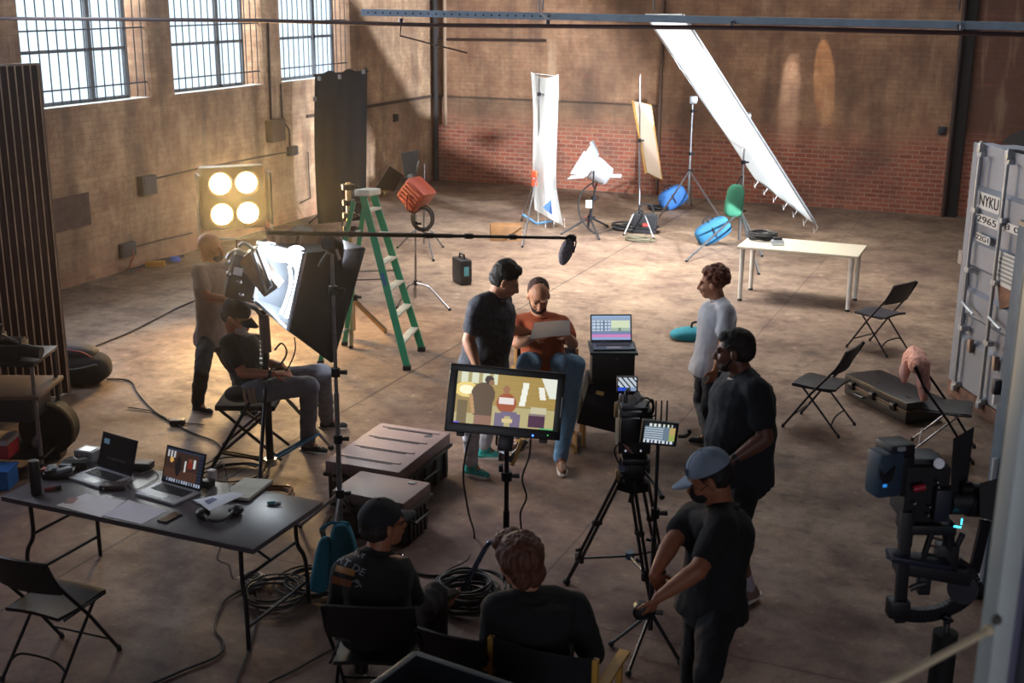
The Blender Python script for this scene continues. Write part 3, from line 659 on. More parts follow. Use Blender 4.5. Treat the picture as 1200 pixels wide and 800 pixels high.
# ---------------- green ladder
grn = mat('ladder_green', '17845f', .45, var=.08); step = mat('ladder_step', 'c9c8bd', .45, .4)
th = Thing('step_ladder', 'tall green fibreglass step ladder with pale metal steps', 'ladder', G(450, 430))
f1, f2 = G(477, 433), G(494, 411)
T1, T2 = P(425, 228, FD(f1)+.35), P(437, 226, FD(f1)+.65)
wv = (f2-f1).normalized()
def rail(a, b2, w_=.075, t_=.03, mm=grn, nm='front_rail'):
    d = (b2-a).normalized(); nrm_ = d.cross(wv).normalized()
    return th.part(nm, MB().hexa([a-nrm_*w_/2-wv*t_/2, a+nrm_*w_/2-wv*t_/2, a+nrm_*w_/2+wv*t_/2, a-nrm_*w_/2+wv*t_/2], [b2-nrm_*w_/2-wv*t_/2, b2+nrm_*w_/2-wv*t_/2, b2+nrm_*w_/2+wv*t_/2, b2-nrm_*w_/2+wv*t_/2]), mm)
for a, b2 in ((f1, T1), (f2, T2)):
    r_ = rail(a+UP*.04, b2); th.part('rubber_foot', MB().box(a+UP*.025, (.09, .08, .05), Rz(YAW), .01), rubber, r_)
for k in range(1, 7):
    t_ = k/6.6; a = f1*(1-t_)+T1*t_; b2 = f2*(1-t_)+T2*t_; mid = (a+b2)/2
    th.part('step', MB().box(mid, ((b2-a).length, .095, .028), frame(b2-a, UP), .006), step)
th.part('top_cap', MB().box((T1+T2)/2+UP*.02, ((T2-T1).length+.06, .17, .07), frame(T2-T1, UP), .015), step)
g1, g2 = G(376, 426), G(404, 404); r1, r2 = P(414, 236, FD(f1)+.30), P(428, 234, FD(f1)+.6)
for a, b2 in ((g1, r1), (g2, r2)):
    r_ = rail(a+UP*.03, b2, .05, .028, grn, 'rear_rail'); th.part('rubber_foot', MB().box(a+UP*.02, (.07, .07, .04), Rz(YAW), .01), rubber, r_)
for t_ in (.12, .34, .56, .8): a = g1*(1-t_)+r1*t_; b2 = g2*(1-t_)+r2*t_; th.part('rear_brace', MB().cyl(a, b2, .013, n=8), alu)
for f_, g_, T_, R_ in ((f1, g1, T1, r1), (f2, g2, T2, r2)):
    th.part('spreader', MB().cyl(f_*.48+T_*.52, g_*.48+R_*.52, .009, n=6), steel)
th.part('label', MB().box(f1*.48+T1*.52-wv*.018, (.14, .004, .035), frame((T1-f1), wv.cross(T1-f1))), mat('blue_label', '2c4f8c', .5), label='blue and white oval label')
c = P(408, 232, FD(g2)+.3); th = stand('steel_riser', 'silver stand top with knobs sticking up behind the green ladder', V3((c.x, c.y, 0)), P(408, 214, FD(g2)+.3), [V3((c.x, c.y, 0))+V3((math.cos(a)*.45, math.sin(a)*.45, 0)) for a in (1, 3.1, 5.2)], .5, .045, mat('brassy_steel', 'b79d7a', .3, .9), knobs=(c.z-.35, c.z-.2, c.z-.05, c.z+.13))
# ---------------- white table with things on it
tw = mat('table_top_cream', 'cfc5b3', .35, var=.04); tl = mat('table_leg_white', 'd8d6d2', .4)
O = V3((-3.53, 16.0, 0)); th = Thing('white_table', 'long cream topped table with round white legs', 'table', O+V3((.75, .4, 0)), 0)
x0_, x1_, y0_, y1_ = -3.56, -1.99, 16.0, 16.80
th.part('table_top', MB().box(((x0_+x1_)/2, (y0_+y1_)/2, .735), (x1_-x0_, y1_-y0_, .035), bev=.006), tw)
for x in (x0_+.06, x1_-.09):
    for y in (y0_+.07, y1_-.07):
        l_ = th.part('leg', MB().cyl((x, y, .03), (x, y, .718), .028, .034, n=16), tl); th.part('foot', MB().cyl((x, y, 0), (x, y, .03), .03, n=12), rubber, l_)
cc = G(892, 281, .755)
single('strap_pile', coils_flat(9, 22, cc, .19, .014, .9), cablem, 'pile of black straps and cable on the white table', 'straps')
th = Thing('meter', 'small silver gadget with black top on the white table', 'gadget', G(911, 287, .7545), YAW, local=True)
th.part('body', MB().box((0, 0, .035), (.16, .11, .068), bev=.012), silver); th.part('cap', MB().box((0, .01, .085), (.11, .08, .03), bev=.01), black)
th.part('foot', MB().box((0, 0, .002), (.14, .09, .004)), black)
th = Thing('teal_bag', 'flat teal sandbag on the bare floor left of the curly haired man', 'sandbag', G(808, 397))
c = G(808, 397)
def tb(v): s = lambda a: math.copysign(abs(a)**.7, a); return V3((s(v.x), s(v.y), max(s(v.z), -.6)*(1-.4*abs(v.x))))
th.part('bag', MB().ell(c+UP*.055, (.24, .14, .09), Rz(YAW+.1), 20, 12, tb), mat('teal_bag', '1e7688', .85, bump=.3))
th.part('handle', MB().tube(smooth_path([c+RV*.02+UP*.12, c+RV*.03+UP*.2, c+RV*.14+UP*.2, c+RV*.16+UP*.11]), .014, 6), blackf)
# clutter at the foot of the window wall
floor_cable([(150, 318), (165, 314), (175, 309), (186, 306), (200, 303), (215, 300)], .03, mat('dark_bundle', '2a2326', .7), 'dark bundle of cable lying along the foot of the left wall')
single('yellow_tag', MB().box(G(182, 309, .05), (.28, .12, .08), Rz(.5), .03), mat('ochre', 'a8762c', .6), 'small ochre package on the floor against the left wall', 'package')
single('blue_connector', MB().ell(G(205, 304, .05), (.09, .05, .05), Rz(.4)), mat('cobalt', '2b5fd0', .4), 'small bright blue connector at the foot of the left wall', 'connector')
single('yellow_post', MB().box(onX(449, 215, XL+.12)+V3((0, 0, -.1)), (.06, .08, .62), bev=.01), mat('ochre_post', '7f6a3a', .7), 'short ochre post standing low against the left wall near the corner', 'post', off=None)
def remeshed(mb, vox, smooth=4, fac=.5, disp=None):
    me = bpy.data.meshes.new('tmp_skin'); me.from_pydata([tuple(v) for v in mb.v], [], mb.f); me.update()
    bm = bmesh.new(); bm.from_mesh(me); bmesh.ops.recalc_face_normals(bm, faces=bm.faces); bm.to_mesh(me); bm.free()
    o = bpy.data.objects.new('tmp_skin', me); COL.objects.link(o)
    r = o.modifiers.new('r', 'REMESH'); r.mode = 'VOXEL'; r.voxel_size = vox
    if smooth: s = o.modifiers.new('s', 'SMOOTH'); s.iterations = smooth; s.factor = fac
    dg = bpy.context.evaluated_depsgraph_get(); dg.update()
    m2 = bpy.data.meshes.new_from_object(o.evaluated_get(dg)); out = MB()
    out.v = [v.co.copy() for v in m2.vertices]; out.f = [tuple(p.vertices) for p in m2.polygons]
    if disp:
        ns = [v.normal.copy() for v in m2.vertices]; out.v = [v+n*disp(v) for v, n in zip(out.v, ns)]
    bpy.data.objects.remove(o); bpy.data.meshes.remove(me); bpy.data.meshes.remove(m2); return out
def pbox(m, x0, y0, x1, y1, D, t, bev=.006, yaw=0.0, dz=0.0):
    "upright box whose near face spans the given picture rectangle at ground distance D and which is t deep"
    a = P((x0+x1)/2, (y0+y1)/2, D); w_ = (P(x1, (y0+y1)/2, D)-P(x0, (y0+y1)/2, D)).length; h_ = abs(P((x0+x1)/2, y0, D).z - P((x0+x1)/2, y1, D).z)
    return m.box(a+FV*(t/2), (w_, t, h_), Rz(YAW+yaw), bev)
# ---------------- folding chairs
chairm = mat('chair_black_vinyl', '19181d', .5, var=.1); chairt = mat('chair_tube', '2b2a30', .35, .7)
def folding_chair(name, label, loc, rz, width=.44, tube=chairt, group=None, seatm=chairm, legm=None, slot=True):
    th = Thing(name, label, 'chair', loc, rz, group, local=True); w_ = width/2; legm = legm or tube
    th.part('seat', MB().grid(lambda u, v: V3(((u-.5)*width*.92*(1-.06*(1-v)), -.20+.42*v, .455+.012*math.cos((u-.5)*PI)-.014*math.sin(v*PI)+(.0 if v < .9 else -.012*(v-.9)*10))), 8, 10, .022, V3((0, 0, 1))), seatm)
    th.part('backrest', MB().grid(lambda u, v: V3(((u-.5)*width*1.0, -.195-.105*v-.035*math.cos((u-.5)*PI)+.012, .60+.24*v+.012*math.cos((u-.5)*PI)*v)), 10, 6, .014), seatm)
    for s in (-1, 1):
        l_ = th.part('long_leg', MB().tube([(s*w_, .27, .015), (s*w_, .03, .37), (s*w_, -.20, .66), (s*w_*.98, -.295, .83)], .0115, 8), tube)
        th.part('foot', MB().cyl((s*w_, .275, 0), (s*w_, .265, .035), .016, n=8), rubber, l_)
        l_ = th.part('rear_leg', MB().tube([(s*(w_-.02), .12, .435), (s*(w_-.02), -.08, .22), (s*(w_-.015), -.27, .015)], .0105, 8), legm)
        th.part('foot', MB().cyl((s*(w_-.015), -.275, 0), (s*(w_-.015), -.265, .03), .015, n=8), rubber, l_)
    th.part('cross_brace', MB().tube(smooth_path([(-w_+.02, -.19, .10), (-w_*.5, -.19, .16), (w_*.5, -.19, .16), (w_-.02, -.19, .10)], 4), .008, 6), legm)
    th.part('front_brace', MB().cyl((-w_, .20, .12), (w_, .20, .12), .008, n=6), tube)
    th.part('seat_rail', MB().tube([(-w_+.01, -.17, .43), (-w_+.01, .2, .43), (w_-.01, .2, .43), (w_-.01, -.17, .43)], .009, 6), tube)
    return th
def chair_feet(label, ff, fr, side, **k):
    ff = V3(ff); fr = V3(fr); y = (ff-fr).normalized(); x = y.cross(UP); mid = (ff+fr)/2 - x*side*.22
    return folding_chair('folding_chair', label, V3((mid.x, mid.y, 0)), math.atan2(-y.x, y.y), **k)
chair_feet('black folding chair facing left, in front of the long black case', G(919, 500), G(981, 513), -1, width=.46)
chair_feet('black folding chair farthest right, its grey backrest beside the white table', G(986, 405), G(1045, 421), -1, seatm=mat('chair_vinyl_grey', '34323a', .5))
ch3 = chair_feet('black folding chair with shine-pale legs, pink cloth hung over its back', G(1132, 543), G(1072, 535), 1, legm=mat('shine_tube', 'b7b3b6', .4, .5))  # rear legs coloured pale for the shine on them
folding_chair('folding_chair', 'empty black folding chair pulled up behind the laptop table', G(104, 780)+V3((-.16, -.06, 0)), .05, width=.44)
def chair_back(label, pl, pr, **k):
    a, b = G(*pl, .83), G(*pr, .83); x = (b-a).normalized(); y = UP.cross(x); mid = (a+b)/2 + y*.295
    return folding_chair('folding_chair', label, V3((mid.x, mid.y, 0)), math.atan2(x.y, x.x), width=min(.5, (b-a).length), **k)
CHH = chair_back('black folding chair under the seated man in the black cap', (374, 712), (488, 716))
CHE = chair_back('empty black folding chair between the two seated people in front', (487, 738), (566, 757))
# pink towel over chair 3
ax = ch3.r; Rt = Matrix.Rotation(ax.rotation_euler[2], 4, 'Z'); Mt = Matrix.Translation(ax.location) @ Rt
tm = MB(); wp = lambda x, y, z: Mt @ V3((x, y, z))
Rc = Mt.to_3x3()
tm.ell(wp(.0, -.30, .86), (.175, .085, .075), Rc); tm.ell(wp(-.09, -.33, .83), (.10, .09, .10), Rc); tm.ell(wp(.09, -.27, .83), (.11, .10, .09), Rc)
tm.ell(wp(-.05, -.385, .74), (.12, .045, .14), Rc); tm.ell(wp(.05, -.22, .73), (.10, .05, .16), Rc); tm.ell(wp(.06, -.20, .60), (.065, .04, .13), Rc)
tm = remeshed(tm, .007, 2, .5, lambda v: .020*noise.noise(V3((v.x*9+v.z*5, v.y*9, v.z*4)))+.014*abs(noise.noise(V3((v.x*24, v.y*24+v.z*6, v.z*6)))))
single('pink_towel', tm, mat('salmon_cloth', 'f3b7a6', .9, var=.16, scale=7, bump=.3), 'salmon pink cloth bunched over the back of a folding chair', 'cloth')
# ---------------- long black case beside the chairs
a = G(988, 462); b = G(1062, 500); x = (b-a).normalized(); L = 1.02; rz = math.atan2(x.y, x.x)
th = Thing('hard_case', 'long low black hard case with latches lying near the container', 'case', a+x*L/2-x.cross(UP)*.22, rz, local=True)
blackcase = mat('case_black', '1e1d20', .4, var=.15, bump=.15)
th.part('base_shell', MB().box((0, 0, .075), (L, .44, .13), bev=.03), blackcase); th.part('lid', MB().box((0, 0, .19), (L, .44, .085), bev=.03), blackcase)
th.part('rim', MB().box((0, -.0, .142), (L+.02, .455, .022), bev=.006), mat('rim_brown', '5c4a40', .5, .3))
for k in (-.36, -.02, .32): l_ = th.part('latch', MB().box((k, -.235, .145), (.075, .03, .08), bev=.008), darkmetal); th.part('latch_bar', MB().box((k, -.252, .165), (.05, .01, .02)), steel, l_)
for i in range(4): th.part('lid_dimple', MB().box((-.38+.25*i, .1*(-1)**i, .233), (.06, .02, .006)), darkmetal)
th.part('handle', MB().tube([(-.26, -.23, .09), (-.26, -.27, .09), (-.12, -.27, .09), (-.12, -.23, .09)], .011), black)
th.part('skid', MB().box((0, 0, .006), (L*.9, .36, .012)), black)
# ---------------- equipment trunks
trunkm = mat('trunk_top', '77635f', .55, var=.15, scale=3, bump=.15)
def trunk(name, label, x0, x1, y0, y1, h, grooves=0, rz=0.0):
    cx, cy_ = (x0+x1)/2, (y0+y1)/2; W, D = x1-x0, y1-y0
    th = Thing(name, label, 'case', (cx, cy_, 0), rz, local=True)
    th.part('base_shell', MB().box((0, 0, h*.36+.02), (W-.03, D-.03, h*.68), bev=.02), blackcase)
    lid = th.part('lid', MB().box((0, 0, h*.86), (W, D, h*.28), bev=.022), trunkm)
    th.part('rim', MB().box((0, 0, h*.71), (W+.025, D+.025, .03), bev=.008), black)
    for k in range(grooves):
        y = -D/2 + D*(.13+.25*k); th.part('lid_groove', MB().box((-.0, y, h*1.001), (W*.62, .016, .008), bev=.003), black, lid)
        th.part('lid_ridge', MB().box((-.0, y+.03, h*1.003), (W*.80, .03, .012), bev=.005), trunkm, lid)
    for x in (W*.32, -W*.32): 
        l_ = th.part('latch', MB().box((x, -D/2-.012, h*.72), (.085, .035, .09), bev=.01), mat('latch_metal', '8e8a88', .3, .9)); th.part('latch_bar', MB().box((x, -D/2-.033, h*.74), (.055, .012, .025)), darkmetal, l_)
    for k in range(5): y = -D/2+.1+(D-.2)*k/4; th.part('side_rib', MB().box((W/2-.008, y, h*.36), (.03, .035, h*.6), bev=.008), blackcase); th.part('side_rib', MB().box((-W/2+.008, y, h*.36), (.03, .035, h*.6), bev=.008), blackcase)
    th.part('side_handle', MB().tube([(W/2, -.12, h*.5), (W/2+.035, -.12, h*.47), (W/2+.035, .12, h*.47), (W/2, .12, h*.5)], .012), black)
    th.part('padlock_plate', MB().box((W*.30, D*.33, h*1.005), (.06, .04, .012), bev=.003), steel, lid)
    for sx in (-1, 1):
        for sy in (-1, 1): th.part('foot', MB().box((sx*(W/2-.08), sy*(D/2-.08), .012), (.08, .08, .024)), rubber)
    return th
trunk('flight_case', 'large black trunk with ribbed brown dusty lid on the floor', -4.97, -4.31, 7.88, 8.86, .395, 4, .03)
q = G(506, 617); q2 = G(480, 641)
trunk('flight_case', 'smaller black trunk behind the head of the seated man in cap', q.x-.62, q.x, q2.y-.05, q.y, .37, 0, 0)
# ---------------- director's chairs
def director_chair(label, loc, rz, yellow=False, group=None):
    loc = V3((loc[0], loc[1], 0))
    wd_ = mat('yellow_wood', 'c99a45', .5, var=.12) if yellow else wood
    th = Thing('directors_chair', label, 'chair', loc, rz, group, local=True)
    for s in (-1, 1):
        th.part('arm', MB().box((s*.29, .02, .66), (.06, .46, .022), bev=.006), wd_)
        for y in (-.20, .20): th.part('post', MB().box((s*.28, y, .55 if y > 0 else .645), (.028, .04, .22 if y > 0 else .60 if False else .41), bev=.005), wd_)
        th.part('seat_rail', MB().box((s*.27, 0, .44), (.03, .46, .05), bev=.005), wd_)
        th.part('foot_rail', MB().box((s*.28, 0, .02), (.035, .5, .04), bev=.005), wd_)
    for y in (-.19, .19):
        for s in (-1, 1): a = V3((s*.26, y+.012*s, .44)); b = V3((-s*.27, y+.012*s, .04)); th.part('cross_leg', MB().box((a+b)/2, ((a-b).length, .018, .038), frame(a-b, UP), .004), wd_)
    th.part('seat', MB().grid(lambda u, v: V3(((u-.5)*.54, -.2+.4*v, .455-.03*math.sin(PI*u))), 8, 4, .008, UP), blackf)
    th.part('back_sling', MB().grid(lambda u, v: V3(((u-.5)*.57, -.205-.04*math.sin(PI*u), .68+.17*v)), 8, 4, .01), blackf)
    return th
# ---------------- laptop and the black stack it stands on
def color_screen(name, th, corner, xv, yv, nx, ny, fn, parent, strength=1.0, label=None, back=.004):
    "lit picture: a grid of coloured cells; corner is top left, xv to the right, yv downwards"
    me = bpy.data.meshes.new(name); vs, fs, cols = [], [], []
    for j in range(ny+1):
        for i in range(nx+1): vs.append(tuple(V3(corner)+V3(xv)*(i/nx)+V3(yv)*(j/ny)-(th.loc if not th.local else V3((0, 0, 0)))))
    for j in range(ny):
        for i in range(nx):
            fs.append((j*(nx+1)+i, (j+1)*(nx+1)+i, (j+1)*(nx+1)+i+1, j*(nx+1)+i+1)); cols.append(fn((i+.5)/nx, (j+.5)/ny))
    me.from_pydata(vs, [], fs); at = me.color_attributes.new('Col', 'FLOAT_COLOR', 'CORNER')
    buf = []
    for c in cols: buf += [*srgb(c), 1.0]*4
    at.data.foreach_set('color', buf); me.update(); me.materials.append(screenmat('lit_screen_%g' % strength, strength))
    o = bpy.data.objects.new(name, me); COL.objects.link(o); o.parent = parent or th.r
    if label: o['label'] = label
    return o
def inr(u, v, a, b, c, d): return a <= u <= c and b <= v <= d
def scr_edit(u, v):
    if v < .08: return '8fa6c8'
    if inr(u, v, .50, .2, .97, .62): return 'c9d4b4' if v < .5 else ('9fb2a0' if abs(u-.72) > .04 else '6b7f6c')
    if inr(u, v, .03, .2, .47, .62): return 'b9c6d6' if (int(u*40) % 4 and int(v*30) % 4) else '5f6f86'
    if v > .74: return ('c07fb0' if int(v*40) % 3 else '6a75b0') if v < .9 else '8aa0c8'
    return '71829c' if v > .62 else '8c9fb8'
def laptop(name, label, loc, rz, w_=.34, d_=.235, ang=105, screen=None, base=alu, lid=None, strength=1.0, keys=True):
    th = Thing(name, label, 'laptop', loc, rz, local=True); lid = lid or base
    th.part('base', MB().box((0, 0, .009), (w_, d_, .016), bev=.004), base)
    th.part('keyboard', MB().box((0, .035, .0182), (w_*.80, d_*.38, .002)), mat('key_well', '4a4a50', .5))
    if keys: kb = MB(); [kb.box((-w_*.37+w_*.74*i/11, .035-d_*.16+d_*.32*j/4, .0205), (w_*.048, d_*.062, .003)) for i in range(12) for j in range(5)]; th.part('keys', kb, mat('key_caps', '35343a', .5), kind='stuff')
    th.part('trackpad', MB().box((0, -d_*.30, .0178), (w_*.34, d_*.25, .001)), mat('trackpad', '8f9298', .3))
    th.part('foot', MB().box((0, 0, .0005), (w_*.8, d_*.8, .001)), rubber)
    a = math.radians(ang); hy = d_/2-.006; dirv = V3((0, -math.cos(a), math.sin(a))); nv = V3((0, -math.sin(a), -math.cos(a)))
    c = V3((0, hy, .018)) + dirv*(d_/2)
    l_ = th.part('lid', MB().box(c, (w_, .007, d_), Matrix((V3((1, 0, 0)), -nv, dirv)).transposed(), .003), lid)
    th.part('bezel', MB().box(c+nv*.004, (w_*.985, .001, d_*.97), Matrix((V3((1, 0, 0)), -nv, dirv)).transposed()), black, l_)
    if screen: color_screen('screen', th, c+nv*.0058-V3((w_*.47, 0, 0))+dirv*d_*.45, V3((w_*.94, 0, 0)), -dirv*d_*.89, 48, 30, screen, l_, strength)
    return th
sb = P(718, 523, 10.55); base = G(714, 524)
th = Thing('draped_stand', 'low wooden framed stand draped in black cloth with gold mark', 'stand', base)
DP = FD(base)
def q4(pts, D, dd, m): f = [P(x, y, D+e) for x, y, e in pts]; return m.hexa(f[:4], f[4:])
rr_ = Rz(YAW)
c = base + FV*.22
th.part('drape', MB().loft([(V3((c.x, c.y, .13)), RV*.27, FV*.22), (V3((c.x, c.y, .30)), RV*.26, FV*.22), (V3((c.x, c.y, .56)), RV*.21, FV*.19), (V3((c.x, c.y, .60)), RV*.20, FV*.18)], 4), blackf) if False else None
th.part('drape', MB().hexa([c+rr_ @ V3((-.30, -.25, .24)), c+rr_ @ V3((.26, -.25, .10)), c+rr_ @ V3((.26, .25, .10)), c+rr_ @ V3((-.30, .25, .24))], [c+rr_ @ V3((-.20, -.20, .60)), c+rr_ @ V3((.24, -.20, .60)), c+rr_ @ V3((.24, .22, .60)), c+rr_ @ V3((-.20, .22, .60))]), blackf)
for x_, y_ in ((-.235, -.2), (.22, -.2), (-.235, .2), (.22, .2)): th.part('leg', MB().box(c+rr_ @ V3((x_, y_, .14)), (.035, .035, .28), rr_, .004), wood)
th.part('gold_mark', MB().box(c+rr_ @ V3((-.10, -.222, .52)), (.07, .006, .035), rr_ @ Rax(-.14, 'X') @ Rax(.25, 'Y')), mat('gold_print', 'c6a05a', .4, .5), label='small gold print')
th2 = Thing('carrying_case', 'upright black case standing on the draped stand under the laptop', 'case', c+UP*.6, YAW, local=True)
th2.part('body', MB().box((.02, .0, .135), (.385, .32, .27), bev=.012), black); th2.part('lid', MB().box((.02, -.01, .282), (.43, .40, .026), bev=.008), mat('slate_lid', '26303a', .5))
th2.part('button', MB().ell((.05, -.163, .22), (.008, .006, .008)), steel)
laptop('laptop', 'open laptop with bright editing screen on the black case stack', c+UP*.896+RV*.02-FV*.03, YAW+.04, .38, .25, 112, scr_edit, mat('slate_alu', '59626d', .35, .8), strength=1.15)
# ---------------- field monitor
def scr_mon(u, v):
    col = 'b79a55'
    if v < .62: col = 'a3884a' if (int(v*60) % 2) else 'ad9150'
    else: col = 'b7ab7a'
    if u < .40 and v < .20: col = 'd8dcc0' if int(u*28) % 3 else 'a89a68'
    if u < .30 and .25 < v < .8: col = '9a7f45'
    d = math.hypot((u-.10)/.8, (v-.34)/1.0)
    if d < .09: col = 'fff7d0'
    elif d < .15: col = 'e9cf78'
    if inr(u, v, .02, .55, .12, 1): col = '6d5b33'
    if .64 < u+.06*(v-.5) < .70 and .12 < v < .58: col = 'f1f3e4'
    if .83 < u-.10*(v-.3) < .89 and .18 < v < .42: col = 'efeee0'
    if u > .84+.42*(v-.0)*.6 and v < .38 and u > .83: col = 'e6e9dc'
    if u > .60 and .60 < v < .62: col = '8f835a'
    if inr(u, v, .74, .70, .91, .98): col = '4d2f45' if v > .74 else '8a7d78'
    if inr(u, v, .76, .58, .92, .70) : col = 'c8c0a0'
    # standing man from behind
    if ((u-.27)/.12)**2+((v-.42)/.24)**2 < 1 or inr(u, v, .18, .40, .37, .82): col = '5a4630'
    if ((u-.32)/.045)**2+((v-.12)/.085)**2 < 1: col = '3d3026'
    if ((u-.345)/.03)**2+((v-.17)/.05)**2 < 1: col = '8f6b45'
    if inr(u, v, .20, .82, .37, 1): col = '8c6552'
    if ((u-.155-.10*(v-.5))/.018)**2 < 1 and .42 < v < .80: col = 'b98f60'
    # seated man holding a page
    if ((u-.51)/.10)**2+((v-.55)/.20)**2 < 1: col = 'a0512c'
    if ((u-.50)/.035)**2+((v-.28)/.075)**2 < 1: col = '9c6c4c'
    if inr(u, v, .43, .43, .58, .56): col = 'e8dcd8'
    if (inr(u, v, .40, .75, .50, 1) or inr(u, v, .56, .75, .66, 1)): col = '71667e'
    if inr(u, v, .46, .70, .62, .80): col = '71667e'
    if inr(u, v, .48, .84, .58, .92): col = 'd8c08c'
    if v > .975: col = '5fb070' if u > .86 else ('5a4fd0' if u < .05 else col)
    return col
DM = 7.66; A, B, C_, D_ = P(522, 425, DM-.02), P(657, 437.5, DM+.06), P(660, 519, DM-.02), P(527.5, 501, DM-.12)
th = Thing('field_monitor', 'black framed monitor on a pole showing the filmed scene', 'monitor', P(595, 515, DM))
xv = (B-A).normalized(); yv = (D_-A); yv = (yv-xv*yv.dot(xv)).normalized(); n_ = xv.cross(yv); W = ((B-A).length+(C_-D_).length)/2; Hh = ((D_-A).length+(C_-B).length)/2
if n_.dot(FV) < 0: n_ = -n_
ctr = (A+B+C_+D_)/4
Rm = Matrix((xv, n_, -yv)).transposed()
if Rm.determinant() < 0: Rm = Matrix((xv, n_, yv)).transposed()
def mlocal(x, y, z): return ctr + xv*x + n_*y - yv*z
fm = MB(); bz = .052
for (x, z, w_, h_) in ((0, Hh/2-bz*.45, W, bz*.9), (0, -Hh/2+bz*.6, W, bz*1.2), (-W/2+bz/2, 0, bz, Hh), (W/2-bz/2, 0, bz, Hh)): fm.box(mlocal(x, 0, z), (w_, .05, h_), Rm, .006)
th.part('bezel', fm, mat('monitor_black', '15161c', .4))
th.part('back_shell', MB().box(mlocal(0, .05, 0), (W*.94, .07, Hh*.9), Rm, .02), black)
color_screen('screen', th, mlocal(-W/2+bz, -.018, Hh/2-bz*.9), xv*(W-2*bz), yv*(Hh-2.1*bz), 132, 78, scr_mon, None, 1.0)
for x in (-W*.36, W*.36): th.part('mount_foot', MB().box(mlocal(x, 0, -Hh/2-.012), (.05, .06, .025), Rm, .005), black)
th.part('power_light', MB().ell(mlocal(W*.26, -.03, -Hh/2+.02), .006), emit('blue_led', '3a6cff', 6), label='small blue light')
th.part('status_light', MB().ell(mlocal(W*.39, -.03, -Hh/2+.03), .003), emit('green_led', '40d060', 3), label='small green light')
th.part('side_grip', MB().box(mlocal(W/2-.012, -.028, .0), (.006, .006, Hh*.3), Rm), steel)
th.part('mount_plate', MB().box(mlocal(.03, .02, -Hh/2-.05), (.10, .05, .10), Rm, .01), darkmetal)
b0 = P(595, 700, DM); b0 = V3((b0.x, b0.y, 0)); tp = P(594, 514, DM+.03)
b0 = V3((tp.x, tp.y, 0))
ms = stand('monitor_stand', 'black stand pole holding up the field monitor', b0, tp, [G(541, 694), G(640, 712), G(604, 742)], .40, .022, darkmetal, lm=mat('blue_chrome', '8fb0d8', .2, 1.0), knobs=(.88,), low=.1, curved=True)
for k, (x, y, r) in enumerate(((585, 515, .05), (588, 534, .045), (587, 548, .03))): ms.part('clamp_box', MB().box(P(x, y, DM+.01), (r, .05, r*1.5), Rz(YAW), .01), (black, chrome, darkmetal)[k])
ms.part('wood_grip', MB().cyl(P(612, 515, DM+.02), P(600, 545, DM+.02), .014), wood)
ms.part('arm', MB().cyl(P(617, 516, DM+.05), P(596, 540, DM+.02), .018), black)
# ---------------- cinema camera on tripod
tc = P(742, 566, 7.5); 
th = Thing('camera_tripod', 'black camera tripod with spreader, legs wide apart', 'tripod', (tc.x, tc.y, 0))
feet = [G(664, 684), G(763, 712), G(776, 672)]; tops = [P(726, 560, 7.42), P(740, 563, 7.38), P(755, 560, 7.52)]
th.part('bowl', MB().cyl(P(742, 572, 7.48), P(742, 552, 7.48), .05, .085, 20), black); th.part('crown', MB().cyl(P(742, 566, 7.48)-UP*.03, P(742, 566, 7.48)+UP*.03, .115, n=6), darkmetal)
hub = G(738, 651, .17)
for f, t_ in zip(feet, tops):
    d = (f-t_); kn = t_+d*.74; s_ = d.cross(UP).normalized()*.022
    lg = th.part('leg', MB().cyl(t_+s_, kn+s_, .012, n=8).cyl(t_-s_, kn-s_, .012, n=8).cyl(kn-d*.05, f+UP*.02, .017, .014, 8).box(kn, (.03, .07, .06), frame(s_, UP), .008).box(t_+d*.4, (.07, .03, .04), frame(s_, UP), .006), black)
    th.part('foot', MB().ell(f+UP*.02, (.03, .03, .02)), rubber, lg)
    th.part('spreader_arm', MB().cyl(hub, kn, .010, n=6), black)
    th.part('leg_lock', MB().cyl(kn-d*.1-s_, kn-d*.1-s_*3.2, .012, n=8), darkmetal, lg)
th.part('spreader_hub', MB().cyl(hub-UP*.02, hub+UP*.03, .032, n=14), mat('slate_blue', '3d5568', .5))
th.part('level_handle', MB().cyl(P(742, 572, 7.45), P(739, 588, 7.45), .015, .019), black)
th.part('fluid_head', MB().box(P(743, 545, 7.5), (.14, .17, .12), Rz(YAW), .03).cyl(P(743, 545, 7.5)-RV*.10, P(743, 545, 7.5)+RV*.10, .055, n=16), black)
th.part('pan_handle', MB().cyl(P(752, 548, 7.5), P(769, 570, 7.15), .010).cyl(P(769, 570, 7.15), P(776, 583, 7.05), .018), black)
th.part('tension_dial', MB().cyl(P(733, 547, 7.4), P(729, 547, 7.38), .035, n=16), mat('steel_blue', '7d8ea8', .3, .8))
th.part('clamp_block', MB().box(P(724, 556, 7.42), (.03, .04, .07), Rz(YAW), .006), mat('bronze', '8d7350', .4, .8))
cm = Thing('cinema_camera', 'rigged black cinema camera on tripod with small lit top screen', 'camera', P(743, 535, 7.5))
R0 = Rz(YAW)
def cb(nm, x, y, w_, h_, dd, t_, m=black, bev=.01, R=None, label=None):
    a = P(x, y, 7.5+dd); s = 7.5*1.0/1448*1.07; return cm.part(nm, MB().box(a, (w_*s, t_, h_*s), R or R0, bev), m, label=label)
cb('body', 742, 500, 38, 52, .02, .24, blackm, .012); cb('battery_plate', 738, 500, 26, 40, -.12, .06, black); cb('battery', 738, 503, 22, 30, -.17, .06, darkmetal, .01)
cb('base_plate', 742, 531, 30, 8, .02, .34, darkmetal); cb('side_box', 757, 497, 14, 26, .03, .16, black)
cb('top_plate', 742, 472, 30, 5, .02, .26, darkmetal)
